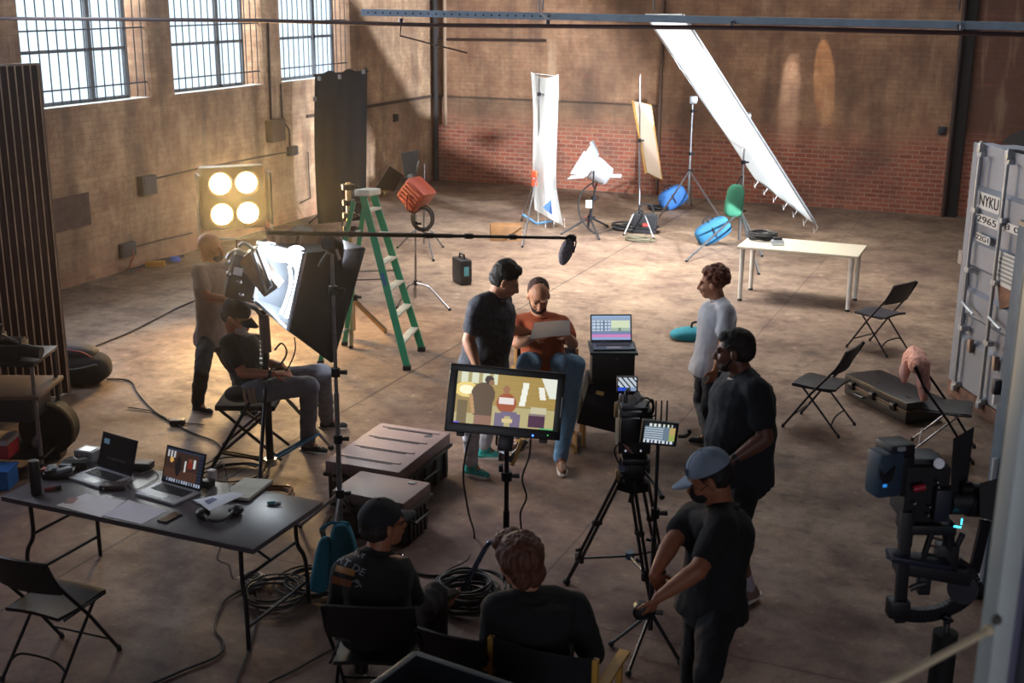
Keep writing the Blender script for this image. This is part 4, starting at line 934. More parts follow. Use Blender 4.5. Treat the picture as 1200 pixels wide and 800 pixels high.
cm.part('top_handle', MB().tube(smooth_path([P(733, 472, 7.4), P(734, 460, 7.42), P(740, 455, 7.55), P(748, 462, 7.7), P(748, 472, 7.72)]), .014), black)
cm.part('lens', MB().lathe(P(742, 497, 7.66), FV, [(0, .052), (.05, .052), (.06, .06), (.16, .062), (.18, .058)], 24), black)
cm.part('follow_focus', MB().cyl(P(729, 508, 7.66)-RV*.02, P(729, 508, 7.66)+RV*.02, .035, n=18), darkmetal)
cm.part('matte_box', MB().hexa([P(726, 515, 7.86), P(758, 515, 7.86), P(754, 512, 7.94), P(730, 512, 7.94)], [P(726, 482, 7.86), P(758, 482, 7.86), P(754, 482, 7.94), P(730, 482, 7.94)]), black)
for x in (733, 751): cm.part('support_rod', MB().cyl(P(x, 528, 7.3), P(x, 524, 7.95), .0075, n=8), steel)
m2 = cb('top_monitor', 735, 450, 24, 19, .0, .03, black, .004)
def scr_small(u, v):
    k = (int(u*17)*7+int(v*11)*13) % 5
    return ('e9eef4', '1c2430', 'aebccb', '27313e', 'd6e0ea')[k] if v < .75 else '2b4fc8' if u < .5 else '8ba0c0'
sa = P(735, 450, 7.480); s = 7.5/1448*1.07
color_screen('screen', cm, sa-RV*10.5*s+UP*8*s-FV*.003, RV*21*s, -UP*16*s, 17, 11, scr_small, m2, .9)
cm.part('grey_knob_arm', MB().cyl(P(745, 462, 7.35), P(752, 468, 7.3), .018, n=10), mat('grey_paint', '6d6a6c', .5), label='grey arm')
cb('brass_bracket', 722, 480, 4, 18, -.05, .03, mat('bronze', '8d7350')); cb('steel_tip', 727, 466, 3, 10, -.08, .02, steel)
cm.part('cable_loop', MB().tube(smooth_path([P(756, 478, 7.4), P(764, 468, 7.45), P(766, 480, 7.45), P(760, 492, 7.42), P(756, 498, 7.4)]), .007, 6), cablem)
cm.part('cable_loop', MB().tube(smooth_path([P(744, 474, 7.35), P(757, 466, 7.38), P(765, 474, 7.4), P(762, 488, 7.4), P(768, 486, 7.4)]), .006, 6), cablem)
cm.part('cable_loop', MB().tube(smooth_path([P(728, 516, 7.35), P(720, 528, 7.38), P(728, 545, 7.4), P(738, 536, 7.4)]), .006, 6), cablem)
for k in range(3): cm.part('ribbon_tie', MB().cyl(P(730+2*k, 520+3*k, 7.33), P(738+2*k, 525+3*k, 7.33), .004, n=5), mat('rose_cord', '9c6b62', .6))
# handheld receiver monitor on slim stand
D6 = 7.05; tp = P(771, 522, D6); b0 = V3((tp.x, tp.y, 0))
sl = stand('monitor_stand', 'slim black stand under the small menu monitor, beside the tripod', b0, tp, [G(716, 757), G(797, 779), G(736, 792)], .22, .016, black, knobs=(.9,))
hm = Thing('receiver_monitor', 'small lit monitor with three upright aerials on a slim stand', 'monitor', tp)
a = P(773, 508, D6); s = (P(795, 508, D6)-P(752, 508, D6)).length/43
tilt = R0 @ Rax(-.10, 'Y') if False else R0
hb = hm.part('body', MB().box(a+FV*.02, (43*s, .035, 30*s), R0 @ Rax(.09, 'Y'), .006), black)
def scr_menu(u, v):
    if v < .14: return ('e8efe8', '2c3a30')[int(u*14) % 2] if .1 < u < .9 else '1b2530'
    if v > .86: return ('dfe6ee', '20304a')[int(u*16) % 2]
    if u > .80: return '9fb060' if v > .55 else 'c0a86a'
    if u < .62 and int(v*26) % 3 == 0: return 'd5dee6'
    return '6f8496'
Rs = R0 @ Rax(.09, 'Y'); color_screen('screen', hm, a-FV*.001+Rs @ V3((-18*s, 0, 12*s)), Rs @ V3((36*s, 0, 0)), Rs @ V3((0, 0, -24*s)), 36, 26, scr_menu, hb, .85)
for x in (768, 774.5, 781): c = P(x, 495, D6+.03); hm.part('aerial', MB().cyl(c, c+UP*.14, .006, .005, 8), rubber)
hm.part('side_grip', MB().tube(smooth_path([P(795, 511, D6), P(803, 511, D6), P(808, 507, D6), P(807, 503, D6)]), .012, 8), black)
# ---------------- boom stand, boom pole, microphone
b0 = G(391, 652); DB_ = FD(b0); tp = P(388.5, 290, DB_); b0 = V3((tp.x, tp.y, 0))
bs = stand('boom_stand', 'tall steel stand holding the microphone boom, left of the trunks', b0, tp, [G(388, 668)+RV*-.02, G(352, 618), G(425, 622)], .50, .019, steel, knobs=(P(390, 514, DB_).z, P(389.5, 436, DB_).z, P(389, 340, DB_).z))
bs.part('grip_head', MB().cyl(P(384, 284, DB_-.05), P(395, 290, DB_+.03), .055, n=16), darkmetal)
bs.part('clamp_lever', MB().tube([P(384, 296, DB_-.05), P(377, 306, DB_-.05), P(374, 312, DB_-.05)], .012), black); bs.part('clamp_lever', MB().cyl(P(394, 292, DB_-.05), P(398, 304, DB_-.05), .012), steel)
p0, p1 = P(312, 272.5, DB_-.28), P(655, 278.5, DB_+.95)
bm_ = Thing('boom_pole', 'long thin black boom pole reaching across above the actors', 'pole', p0)
bm_.part('tube', MB().cyl(p0, p0*.4+p1*.6, .0165, n=10).cyl(p0*.45+p1*.55, p1, .0125, n=10), black)
for t_ in (.26, .52, .66, .82): c = p0*(1-t_)+p1*t_; d = (p1-p0).normalized()*.03; bm_.part('twist_collar', MB().cyl(c-d, c+d, .021, n=10), darkmetal)
mc = Thing('microphone', 'fuzzy grey windshield microphone hanging from the boom tip', 'microphone', P(660, 308, DB_+.95))
fur = mat('windshield_fur', '8d868b', 1.0, var=.4, scale=60, bump=1.0, bscale=90)
a, b = P(668, 281, DB_+.95), P(660, 305, DB_+.95); mb = MB(); d = (b-a); Rr = frame(d, FV)
rr = random.Random(2)
def furw(v): return v*(1+.10*(noise.noise(v*4.0)))
mb.ell((a+b)/2+d*.05, (d.length*.68, .052, .052), Rr, 22, 16, furw)
mc.part('windshield', mb, fur); mc.part('shock_mount', MB().tube([p1, P(663, 279, DB_+.93), P(668, 276, DB_+.94), P(672, 279, DB_+.95)], .012).ell(P(671, 279, DB_+.95), .03), black)
mc.part('cable', MB().tube(smooth_path([P(672, 278, DB_+.95), P(675, 284, DB_+.95), P(672, 296, DB_+.93)]), .006, 6), cablem)
sg = Thing('sandbag', 'teal sandbag with tan strap hung on the boom stand base', 'sandbag', G(394, 650))
def tg(v): s = lambda a: math.copysign(abs(a)**.55, a); z = s(v.z); return V3((s(v.x)*(.80-.22*z), s(v.y)*(.95-.2*z)+.06*math.sin(v.x*5), z))
gc = G(394, 650, .27)-FV*.02
sg.part('bag', MB().ell(gc+RV*.055, (.125, .09, .25), Rz(YAW) @ Rax(-.06, 'Y'), 22, 16, tg), teal); sg.part('bag', MB().ell(gc-RV*.085-FV*.06-UP*.03, (.075, .08, .20), Rz(YAW) @ Rax(.14, 'Y'), 20, 16, tg), teal)
sg.part('top_seam', MB().tube([gc-RV*.10+UP*.20, gc-RV*.02+UP*.25, gc+RV*.10+UP*.24], .012, 6), teal)
c = G(383, 625, .34)-FV*.12
single('sandbag_strap', MB().tube([G(388, 600, .45)-FV*.05, G(381, 612, .36)-FV*.14, G(385, 622, .28)-FV*.16, G(379, 640, .2)-FV*.15], .022, 6), mat('tan_strap', '8d7462', .8), 'tan webbing strap across the teal sandbag', 'strap')


# ---------------- soft light on its stand
D7 = 9.75
sbt = mat('softbox_fabric', '17161d', .8, var=.15, bump=.2); sbi = mat('softbox_silver', '5d636c', .45, .3)
th = Thing('softbox', 'large black softbox glowing inside, tilted over the seated operator', 'softbox', P(330, 390, D7))
N_ = dict(a=P(357, 298, D7-.35), b=P(427, 291, D7-.15), c=P(389.5, 424, D7-.55), d=P(338, 386, D7-.55))   # panel nearest the viewer
F_ = dict(a=P(303, 284, D7+.10), b=P(352, 264, D7+.65), c=P(352, 370, D7+.45), d=P(299, 352, D7-.02))
def panel(nm, pts, lab=None):
    q = [V3(p) for p in pts]; cen = sum(q, V3((0, 0, 0)))/4
    o = th.part(nm, MB().grid(lambda u, v: (q[0]*(1-u)+q[1]*u)*(1-v)+(q[3]*(1-u)+q[2]*u)*v, 6, 6, .008), sbt)
    inn = (SBC-cen).normalized(); nn = (q[1]-q[0]).cross(q[3]-q[0]).normalized(); nn = nn if nn.dot(inn) > 0 else -nn
    th.part('lining', MB().grid(lambda u, v: (q[0]*(1-u)+q[1]*u)*(1-v)+(q[3]*(1-u)+q[2]*u)*v + nn*.012, 4, 4, .004), sbi, o)
    return o
SBC = (N_['a']+N_['b']+N_['c']+N_['d']+F_['a']+F_['b']+F_['c']+F_['d'])/8
panel('side_panel', [N_['a'], N_['b'], N_['c'], N_['d']]); panel('top_panel', [F_['a'], F_['b'], N_['b'], N_['a']])
panel('side_panel', [F_['a'], F_['b'], F_['c'], F_['d']]); panel('bottom_panel', [F_['d'], F_['c'], N_['c'], N_['d']])
th.part('front_diffuser', MB().grid(lambda u, v: (N_['b']*(1-u)+F_['b']*u)*(1-v)+(N_['c']*(1-u)+F_['c']*u)*v, 6, 6, .01), cloth_translucent('diffuser', 'f4f7fa', .55))
for a, b in (('a', 'b'), ('b', 'c'), ('c', 'd'), ('d', 'a')): th.part('edge_rod', MB().cyl(N_[a], N_[b], .011, n=6), blackm)
# wrinkled brown skirt folded back over the top
th.part('top_flap', MB().grid(lambda u, v: (P(308, 272, D7+.2)*(1-u)+P(402, 275, D7+.25)*u)*(1-v)+(P(316, 287, D7)*(1-u)+P(396, 292, D7-.1)*u)*v + UP*(.05*math.sin(PI*v)+.02*math.sin(u*19+v*5)+.012*math.sin(u*41)), 34, 6, .01), mat('brown_skirt', '6b4e44', .85, bump=.4), label='wrinkled brown fabric flap')
# speed ring edge strips catching light along the lower left
th.part('speed_ring', MB().tube([F_['a'], N_['a'], N_['d'], F_['d']], .022, 8, closed=True), silver)
tube_on = emit('cool_tube', 'e8f4ff', 6)
tb_ = MB().tube(smooth_path([P(345, 305, D7-.25), P(349, 320, D7-.25), P(345, 345, D7-.28), P(335, 372, D7-.3)]), .022, 8); th.part('lit_tube', tb_, tube_on, label='curved lit tube')
th.part('lit_tube', MB().tube(smooth_path([P(339, 312, D7-.2), P(341, 330, D7-.2), P(336, 350, D7-.22), P(329, 368, D7-.25)]), .014, 8), tube_on, label='curved lit tube')
th.part('lit_bulb', MB().ell(P(324, 295, D7+.02), (.14, .10, .07), Rz(YAW) @ Rax(.35, 'Y')), tube_on, label='glowing bulb cluster'); th.part('lit_bulb', MB().ell(P(347, 300, D7-.2), (.09, .07, .085), Rz(YAW) @ Rax(-.3, 'Y')), tube_on, label='glowing bulb cluster')
SBL = P(335, 325, D7)
hd = Thing('studio_lamp', 'dark boxy studio lamp with handles behind the softbox', 'lamp', P(290, 350, D7-.05))
Rh = Rz(YAW+.25) @ Rax(.28, 'Y')
hd.part('ballast_box', MB().box(P(284, 322, D7-.1), (.22, .28, .36), Rh, .02), mat('gunmetal', '4b484b', .4, .6)); hd.part('vent_plate', MB().box(P(279, 318, D7-.27), (.07, .01, .06), Rh), silver)
hd.part('reflector_barrel', MB().box(P(305, 318, D7-.12), (.15, .24, .36), Rz(YAW) @ Rax(-.62, 'Y'), .02), mat('warm_silver', 'b8aa9c', .22, .9)); hd.part('ring', MB().tube([P(296, 296, D7-.25), P(300, 292, D7-.25), P(318, 335, D7-.25), P(312, 343, D7-.25)], .012, 6, closed=True), steel)
for pts in ([(266, 303), (270, 297), (280, 294), (290, 298)], [(280, 289), (286, 285), (294, 290), (300, 297)], [(273, 303), (268, 309), (264, 307)]): hd.part('handle', MB().tube(smooth_path([P(x, y, D7-.1) for x, y in pts]), .017, 8), alu)
for x, y in ((281, 330), (268, 321), (283, 345), (296, 352)): hd.part('knob', MB().ell(P(x, y, D7-.28), .022), chrome)
hd.part('yoke', MB().tube([P(272, 330, D7-.1), P(276, 350, D7-.1), P(300, 362, D7-.1), P(308, 372, D7-.1)], .018), black)
b0 = G(313, 556); DT = FD(b0); tp = P(308, 362, DT); b0 = V3((tp.x, tp.y, 0)); zc = P(312, 447, DT).z
cs = Thing('combo_stand', 'heavy dark rolling stand carrying the softbox lamp head', 'stand', b0)
cs.part('pole', MB().cyl(b0+UP*.10, b0+UP*zc*1.05, .032, n=14).cyl(b0+UP*zc, tp, .026, n=14), darkmetal)
cs.part('thick_column', MB().cyl(P(312, 412, DT), P(309, 368, DT), .045, n=16), mat('plum_grey', '50434c', .5, .3))
for k in range(9): cs.part('clip', MB().box(P(306+(k % 2), 401+5*k, DT-.05), (.028, .02, .02), Rz(YAW)), chrome)
for z in (zc, .12): cs.part('collar', MB().cyl(b0+UP*(z-.03), b0+UP*(z+.03), .055, n=14), steel)
for x, y, g in ((388, 527, 1), (246, 556, 0), (302, 604, 2)):
    f = G(x, y); d = f-V3((b0.x, b0.y, 0)); t_ = b0+UP*zc; lg = cs.part('leg', MB().cyl(t_+d.normalized()*.04, f+UP*.03, .016, n=8), (steel, darkmetal, darkmetal)[g-1])
    cs.part('foot', MB().ell(f+UP*.025, (.03, .03, .025)), rubber, lg)
    s_ = d.cross(UP).normalized()*.022; q = t_*.22+(f+UP*.03)*.78
    cs.part('brace', MB().cyl(b0+UP*.13+s_, q+s_, .012, n=6).cyl(b0+UP*.13-s_, q-s_, .012, n=6), mat('blue_steel', '2f6285', .4, .5) if g == 1 else darkmetal)
single('cable_bundle', MB().tube(smooth_path([P(322, 410, DT), P(330, 402, DT), P(336, 412, DT-.05), P(330, 425, DT), P(318, 432, DT), P(316, 440, DT)]), .008, 6).tube(smooth_path([P(345, 395, DT), P(346, 410, DT), P(338, 430, DT), P(325, 445, DT)]), .006, 5), mat('dark_cable', '2a2528'), 'loose cable bundle clipped to the heavy rolling stand', 'cable')
for k, (x, y, R, n_, m_, lab) in enumerate(((322, 585, .17, 7, mat('copper_cable', '6b4330', .4), 'coppery cable coil at the foot of the rolling stand'), (275, 560, .30, 6, cablem, 'black cable tangle left of the rolling stand'))):
    single('cable_coil', coils_flat(n_, 40+k, G(x, y), R, .007), m_, lab, 'cable coil')
# operator's stool
so = G(300, 520); 
st_ = Thing('camp_stool', 'folding stool with splayed legs under the seated operator', 'stool', so)
sc_ = G(292, 470, .50)
st_.part('seat', MB().box(V3((sc_.x, sc_.y, .50)), (.52, .40, .05), Rz(YAW), .02), blackf)
cc = V3((sc_.x, sc_.y, 0))
for s in (-1, 1):
    for t_ in (-1, 1): a = cc+RV*(.22*s)+FV*(.16*t_)+UP*.47; b = cc+RV*(-.30*s)+FV*(.19*t_)+UP*.02; st_.part('leg', MB().cyl(a, b, .014, n=8), mat('brown_tube', '3a2c2c', .4, .5))
STOOL = cc
sp = Thing('seat_pouch', 'dark pouch with hanging straps beside the seated operator', 'pouch', P(281, 470, 9.9))
sp.part('body', MB().ell(P(281, 461, 9.85), (.13, .12, .07), Rz(YAW)), blackf)
for x in (286, 292, 297): sp.part('strap', MB().tube(smooth_path([P(x, 455, 9.72), P(x+1, 466, 9.7), P(x+3, 472, 9.72)]), .012, 6), mat('tan_strap', '8d7462'))
# ---------------- laptop table
ttop = mat('table_dark', '4e494f', .33, var=.12, scale=3)
X0, X1, Y0, Y1 = -6.10, -4.10, 5.68, 6.48
tb = Thing('folding_table', 'long dark folding table covered with laptops and papers', 'table', ((X0+X1)/2, (Y0+Y1)/2, 0))
tb.part('table_top', MB().box(((X0+X1)/2, (Y0+Y1)/2, .722), (X1-X0, Y1-Y0, .036), bev=.014), ttop)
tb.part('apron', MB().box(((X0+X1)/2, (Y0+Y1)/2, .695), (X1-X0-.10, Y1-Y0-.10, .02), bev=.004), black)
for sx, xc in ((1, X1-.16), (-1, X0+.16)):
    for y in (Y0+.09, Y1-.09): tb.part('leg', MB().tube(smooth_path([(xc, y, .69), (xc, y, .45), (xc+sx*.04, y+(.03 if y > 6 else -.03), .32), (xc+sx*.05, y+(.04 if y > 6 else -.04), .0)], 4), .0145, 8), chairt)
    tb.part('leg_bar', MB().cyl((xc, Y0+.09, .46), (xc, Y1-.09, .46), .011, n=8), chairt); tb.part('leg_bar', MB().cyl((xc+sx*.045, Y0+.06, .16), (xc+sx*.045, Y1-.06, .16), .011, n=8), chairt)
    tb.part('brace', MB().cyl((xc, (Y0+Y1)/2, .46), (xc-sx*.45, (Y0+Y1)/2, .69), .009, n=6), chairt)
ZT = .7405
def T(x, y): return G(x, y, ZT)
def flatpaper(name, pts, m, label, cat='paper', z=0.0, lift=0.0, n=(10, 8)):
    q = [T(*p)+UP*(z+.002) for p in pts]
    return single(name, MB().grid(lambda u, v: (q[0]*(1-u)+q[1]*u)*(1-v)+(q[3]*(1-u)+q[2]*u)*v+UP*lift*(math.sin(PI*u)*.5+v*.5), n[0], n[1], .0012, UP), m, label, cat)
def scr_dark(u, v): return '6f8fa6' if inr(u, v, .06, .12, .22, .30) else ('3a4048' if .66 < v < .72 and .2 < u < .8 and int(u*40) % 2 else '0e1016')
def scr_photo(u, v):
    if v < .07: return '2b3446'
    if v > .90: return 'aab4c8' if int(u*30) % 2 and u > .08 else '1c2333'
    if u > .87: return '1a1f2c' if int(v*20) % 2 else '2c3444'
    if v < .26 and u < .3 and u > .04: return 'c8ccd0' if int(u*24) % 2 else '52403a'
    if ((u-.17)/.05)**2+((v-.34)/.08)**2 < 1: return 'e0b060'
    if inr(u, v, .52, .30, .56, .62) or inr(u, v, .74, .20, .82, .48): return 'd4d2ce'
    if ((u-.66)/.05)**2+((v-.25)/.06)**2 < 1: return '7a4a38'
    if inr(u, v, .60, .3, .72, .5): return '7d2f24'
    if ((u-.36)/.08)**2+((v-.5)/.3)**2 < 1: return '1e1a1e'
    return '3c2a26' if v < .6 else '4e342a'
RL = lambda p0, p1: math.atan2((T(*p1)-T(*p0)).y, (T(*p1)-T(*p0)).x)
c = (T(80, 566)+T(146, 585)+T(120, 600)+T(57+25, 552))/4
laptop('laptop', 'open silver laptop with black screen, left on the dark table', T(118, 561)+V3((0, 0, 0))-UP*.0, RL((80, 566), (122, 580))+.0, .36, .25, 108, scr_dark, mat('lap_silver', 'c4c6cc', .45, .3), black, .35)
laptop('laptop', 'open silver laptop showing a dark photograph, right on the table', T(197, 579), RL((148, 578), (200, 595))+.05, .36, .25, 108, scr_photo, mat('lap_silver2', 'c4c6cb', .45, .3), mat('lid_dark', '2b2d33', .4, .5), .8)
def prn(seed, a, b, c, d, col):
    name = 'printed_sheet_%d' % seed
    return mat(name, 'cfc9cc', .8, var=.05, scale=30)
flatpaper('paper_sheet', [(66, 592), (102, 578), (147, 587), (118, 606)], mat('sheet_white', 'e6e1e4', .8, var=.04), 'white printed sheet with colour picture, leftmost of the papers')
single('picture_print', MB().slab([T(74, 590)+UP*.0042, T(86, 590)+UP*.0042, T(92, 584)+UP*.0042, T(82, 583)+UP*.0042], .0005, UP), mat('photo_red', '7c4b49', .6, var=.5, scale=60), 'small red and grey picture printed on the leftmost sheet', 'picture')
flatpaper('paper_sheet', [(120, 604), (151, 586), (196, 599), (166, 614)], mat('sheet_lilac', 'dad5e0', .8, var=.03), 'plain pale sheet in front of the right laptop')
nb = Thing('notepad', 'thick pale notepad lying near the right end of table', 'notepad', T(287, 577))
q = [T(257, 585), T(292, 588), T(320, 566), T(287, 564)]; nb.part('pages', MB().slab([p+UP*.028 for p in q], .02, UP), mat('pages_cream', 'c6c4b8', .8)); nb.part('cover', MB().slab([p+UP*.008+(p-T(287, 577))*.02 for p in q], .0075, UP), black)
hdp = Thing('headphones', 'black headphones under a printed sheet on the table', 'headphones', T(258, 606))
for p in ((238, 606), (277, 602)): hdp.part('ear_cup', MB().ell(T(*p)+UP*.03, (.05, .05, .03)), black)
hdp.part('headband', MB().tube(smooth_path([T(238, 606)+UP*.04, T(246, 614)+UP*.03, T(262, 614)+UP*.03, T(277, 602)+UP*.04]), .011, 8), black)
hdp.part('carry_ring', MB().tube([T(279, 602)+RV*math.cos(a)*.03+UP*(.035+.03*math.sin(a)) for a in [2*PI*i/14 for i in range(14)]], .004, 6, closed=True), steel)
flatpaper('paper_sheet', [(246, 609), (227, 596), (273, 588), (287, 591)], mat('sheet_bluewhite', 'dfe3ee', .8, var=.03), 'curled sheet with small blue picture on top of the headphones', z=.062, lift=.012)
single('picture_print', MB().slab([T(240, 599)+UP*.073, T(245, 603)+UP*.073, T(256, 597)+UP*.073, T(250, 595)+UP*.073], .0005, UP), mat('photo_blue', '3f4b7c', .6, var=.4, scale=60), 'small blue picture printed on the curled sheet', 'picture')
ph = Thing('phone', 'black mobile phone lying at the front edge of table', 'phone', T(199, 607), RL((188, 616), (203, 616))-.5, local=True)
ph.part('body', MB().box((0, 0, .0045), (.075, .15, .009), bev=.004), darkmetal); ph.part('glass', MB().box((0, 0, .0095), (.068, .14, .001)), mat('phone_glass', '101216', .08, coat=1))
fl = Thing('flask', 'tall black cylindrical flask standing at the left table end', 'flask', T(43, 579), local=True)
fl.part('body', MB().lathe((0, 0, 0), UP, [(0, .034), (.01, .037), (.20, .037), (.215, .034)], 20), mat('flask_black', '17161b', .35)); fl.part('lid', MB().lathe((0, 0, .216), UP, [(0, .035), (.02, .035), (.026, .03)], 20), black); fl.part('lid_edge', MB().ell((-.03, -.01, .24), .005), chrome)
def tbox(name, label, cat, p, size, m, rz=0.3, extra=None, bev=.005):
    th_ = Thing(name, label, cat, T(*p), rz, local=True); th_.part('body', MB().box((0, 0, size[2]/2), size, bev=bev), m)
    if extra: extra(th_, size)
    return th_
tbox('display_device', 'small silver device with pale display behind the left laptop', 'device', (105, 537), (.16, .13, .075), mat('device_grey', '8f9194', .5), .05, lambda t_, s: (t_.part('display', MB().box((0, -.01, s[2]+.002), (.10, .08, .003)), mat('display_pale', 'b9cfd6', .2)), t_.part('button', MB().cyl((.03, -s[1]/2, .04), (.03, -s[1]/2-.005, .04), .008), chrome), t_.part('button', MB().cyl((-.03, -s[1]/2, .04), (-.03, -s[1]/2-.005, .04), .008), chrome)))
tbox('hard_drive', 'brown and black hard drive beside the left laptop', 'drive', (134, 571), (.17, .09, .03), mat('drive_brown', '4a3a3c', .4), .45, lambda t_, s: t_.part('end_cap', MB().box((-.075, 0, .016), (.03, .092, .032), bev=.004), black))
tbox('battery_charger', 'black charger box behind and between the two laptops', 'charger', (168, 549), (.13, .10, .05), black, .3, lambda t_, s: t_.part('top_plate', MB().box((0, 0, .051), (.10, .08, .004)), mat('bronze_plate', '5d4f48', .5)))
tbox('power_adapter', 'white and black power adapter behind the right laptop', 'adapter', (244, 570), (.07, .07, .05), black, .0, lambda t_, s: t_.part('plug_block', MB().box((0, .05, .06), (.05, .05, .09), bev=.006), mat('adapter_white', 'b7adb0', .5)))
tbox('gadget_pile', 'dark tool pouch with small gadgets at the far left edge', 'pouch', (70, 556), (.20, .15, .035), black, .5, lambda t_, s: [t_.part('gadget', MB().box((x, y, .045), (a, b, .022), Rz(r), .004), m_) for x, y, a, b, r, m_ in ((-.05, .02, .06, .09, .3, mat('slate_plastic', '4b5a66', .5)), (.04, -.02, .10, .05, .7, mat('grey_plastic', '7a7c82', .5)), (.03, .05, .08, .04, -.2, mat('slate_plastic', '4b5a66')), (-.06, -.05, .05, .03, 1, black))])
tbox('pink_card', 'small pink card packet beside the black flask', 'packet', (54, 553), (.06, .05, .03), mat('pink_plastic', 'a8565c', .5), .3)
tbox('charging_cables_case', 'open case holding cables behind the left laptop', 'case', (88, 547), (.18, .10, .05), blackm, .5, lambda t_, s: t_.part('cable', MB().tube(smooth_path([(-.07, 0, .055), (-.02, .03, .065), (.03, -.02, .06), (.07, .02, .058)]), .006, 6), mat('grey_cable', '8b8a90', .5)))
lg = Thing('lighter', 'small red and black lighter lying on the table', 'lighter', T(61, 574), .9, local=True)
lg.part('body', MB().cyl((-.05, 0, .013), (.02, 0, .013), .012), mat('dark_red_plastic', '7d2f30', .4)); lg.part('tip', MB().cyl((.02, 0, .013), (.06, 0, .013), .013), black)
tk = Thing('car_keys', 'teal and white keyring lying at the right of table', 'keys', T(321, 591), .2, local=True)
tk.part('fob', MB().ell((-.015, 0, .012), (.035, .02, .012)), mat('teal_plastic', '4f8f9a', .4)); tk.part('ring', MB().tube([(.03+.022*math.cos(a), .022*math.sin(a), .012) for a in [2*PI*i/14 for i in range(14)]], .004, 6, closed=True), chrome); tk.part('tag', MB().box((.02, .015, .01), (.03, .012, .016), bev=.003), paper)
single('charging_cable', MB().tube([p+UP*.006 for p in smooth_path([T(160, 560), T(150, 566), T(160, 574), T(176, 566), T(186, 558), T(178, 552), T(165, 556)])], .0035, 5), mat('grey_cable', '8b8a90'), 'grey cable curled between the two laptops', 'cable')
single('charging_cable', MB().tube([p+UP*.006 for p in smooth_path([T(246, 575), T(240, 584), T(228, 586), T(235, 592), T(250, 590)])], .004, 5), cablem, 'black cable curling from the power adapter', 'cable')
single('charging_cable', MB().tube(smooth_path([P(256, 545, 9.0)-UP*0, T(262, 560)+UP*.12, T(268, 575)+UP*.06, T(270, 588)+UP*.08]), .003, 5), cablem, 'thin cable drooping onto the curled sheet', 'cable')
# things under and around the table
single('extension_block', MB().tube(smooth_path([G(250, 628, .55), G(258, 640, .45), G(255, 655, .4), G(268, 662, .3), G(274, 678, .15), G(290, 672, .05), G(300, 676, .03)]), .006, 6), mat('white_cord', '9a948f', .5), 'white cord dangling under the table to the floor', 'cord')
single('cord_tangle', coils_flat(7, 77, G(297, 686), .09, .008), mat('white_cord', '9a948f'), 'tangle of white cord on the floor under the table', 'cord')
single('floor_lead', MB().tube(floorpts([(285, 690), (262, 705), (252, 735), (262, 752), (255, 768), (215, 785), (180, 800), (140, 815)]), .008, 6), cablem, 'black lead snaking on the floor in front of the table', 'cable')
single('floor_lead', MB().tube(floorpts([(300, 690), (302, 720), (292, 760), (280, 790), (272, 815)]), .007, 6), cablem, 'black lead running down the floor below the table right end', 'cable')
single('floor_lead', MB().tube(floorpts([(420, 745), (380, 765), (345, 785), (315, 800), (300, 815)]), .007, 6), cablem, 'black lead on the dark floor left of the seated man', 'cable')
single('cable_coil', coils_flat(6, 88, G(368, 685), .24, .007), cablem, 'black cable coil on the floor beside the boom stand', 'cable coil')
single('cable_coil', coils_flat(8, 66, G(322, 700), .22, .006), cablem, 'black cable heap on the floor under the table corner', 'cable coil')
single('cable_coil', coils_flat(14, 99, G(547, 703), .25, .009), cablem, 'large black cable coil between the two seated people', 'cable coil')
single('teal_lead', MB().tube([p for p in floorpts([(499, 690), (500, 704), (512, 706), (524, 700), (534, 704)], .04)], .012, 6), mat('teal_cable', '2f7f74', .4), 'teal cable end beside the large black coil', 'cable')
floor_cable([(125, 444), (152, 446), (163, 462), (182, 482), (205, 496), (228, 508), (252, 517), (262, 530)], .009, cablem, 'black cable running from the backpack to the rolling stand')
floor_cable([(150, 477), (180, 482), (207, 494), (240, 497)], .006, cablem, 'short black cable crossing beside the long backpack cable')
single('plug_joint', MB().box(G(208, 494, .03), (.14, .07, .05), Rz(.5), .015), black, 'black plug joint where two floor cables meet', 'plug')
floor_cable([(228, 352), (205, 362), (180, 375), (150, 390), (120, 402), (95, 412)], .010, mat('dark_lead', '3a2c2e'), 'thin dark lead on the floor left of the bald man')
floor_cable([(478, 668), (500, 674), (535, 676), (552, 690)], .010, cablem, 'thin lead leading right to the large black coil')
single('monitor_cable', MB().tube(smooth_path([P(552, 508, 7.7), P(546, 530, 7.75), P(543, 560, 7.8), P(549, 600, 7.85), G(556, 628, .02), G(548, 655), G(525, 668), G(512, 685), G(517, 700)]), .007, 6), cablem, 'thin cable hanging from the monitor left side to the floor', 'cable')
single('monitor_cable', MB().tube(smooth_path([P(622, 514, 7.7), P(620, 535, 7.75), P(612, 560, 7.75), P(617, 582, 7.75), P(610, 600, 7.75), P(611, 620, 7.75)]), .007, 6), cablem, 'thin cable hanging from the monitor right side', 'cable')
bt = None if True else Thing('bent_tube_frame', 'bent chrome chair tube sticking out left of dark jacket', 'tube', G(560, 690))
th = Thing('small_camera_part', 'small chrome and black part on the floor by the trunks', 'part', G(468, 655)); c = G(468, 655)
th.part('ring', MB().tube([c+RV*math.cos(a)*.035+FV*math.sin(a)*.035+UP*.02 for a in [2*PI*i/16 for i in range(16)]], .008, 6, closed=True), chrome); th.part('stub', MB().box(c-FV*.09+UP*.025, (.07, .05, .05), Rz(.4), .01), steel)
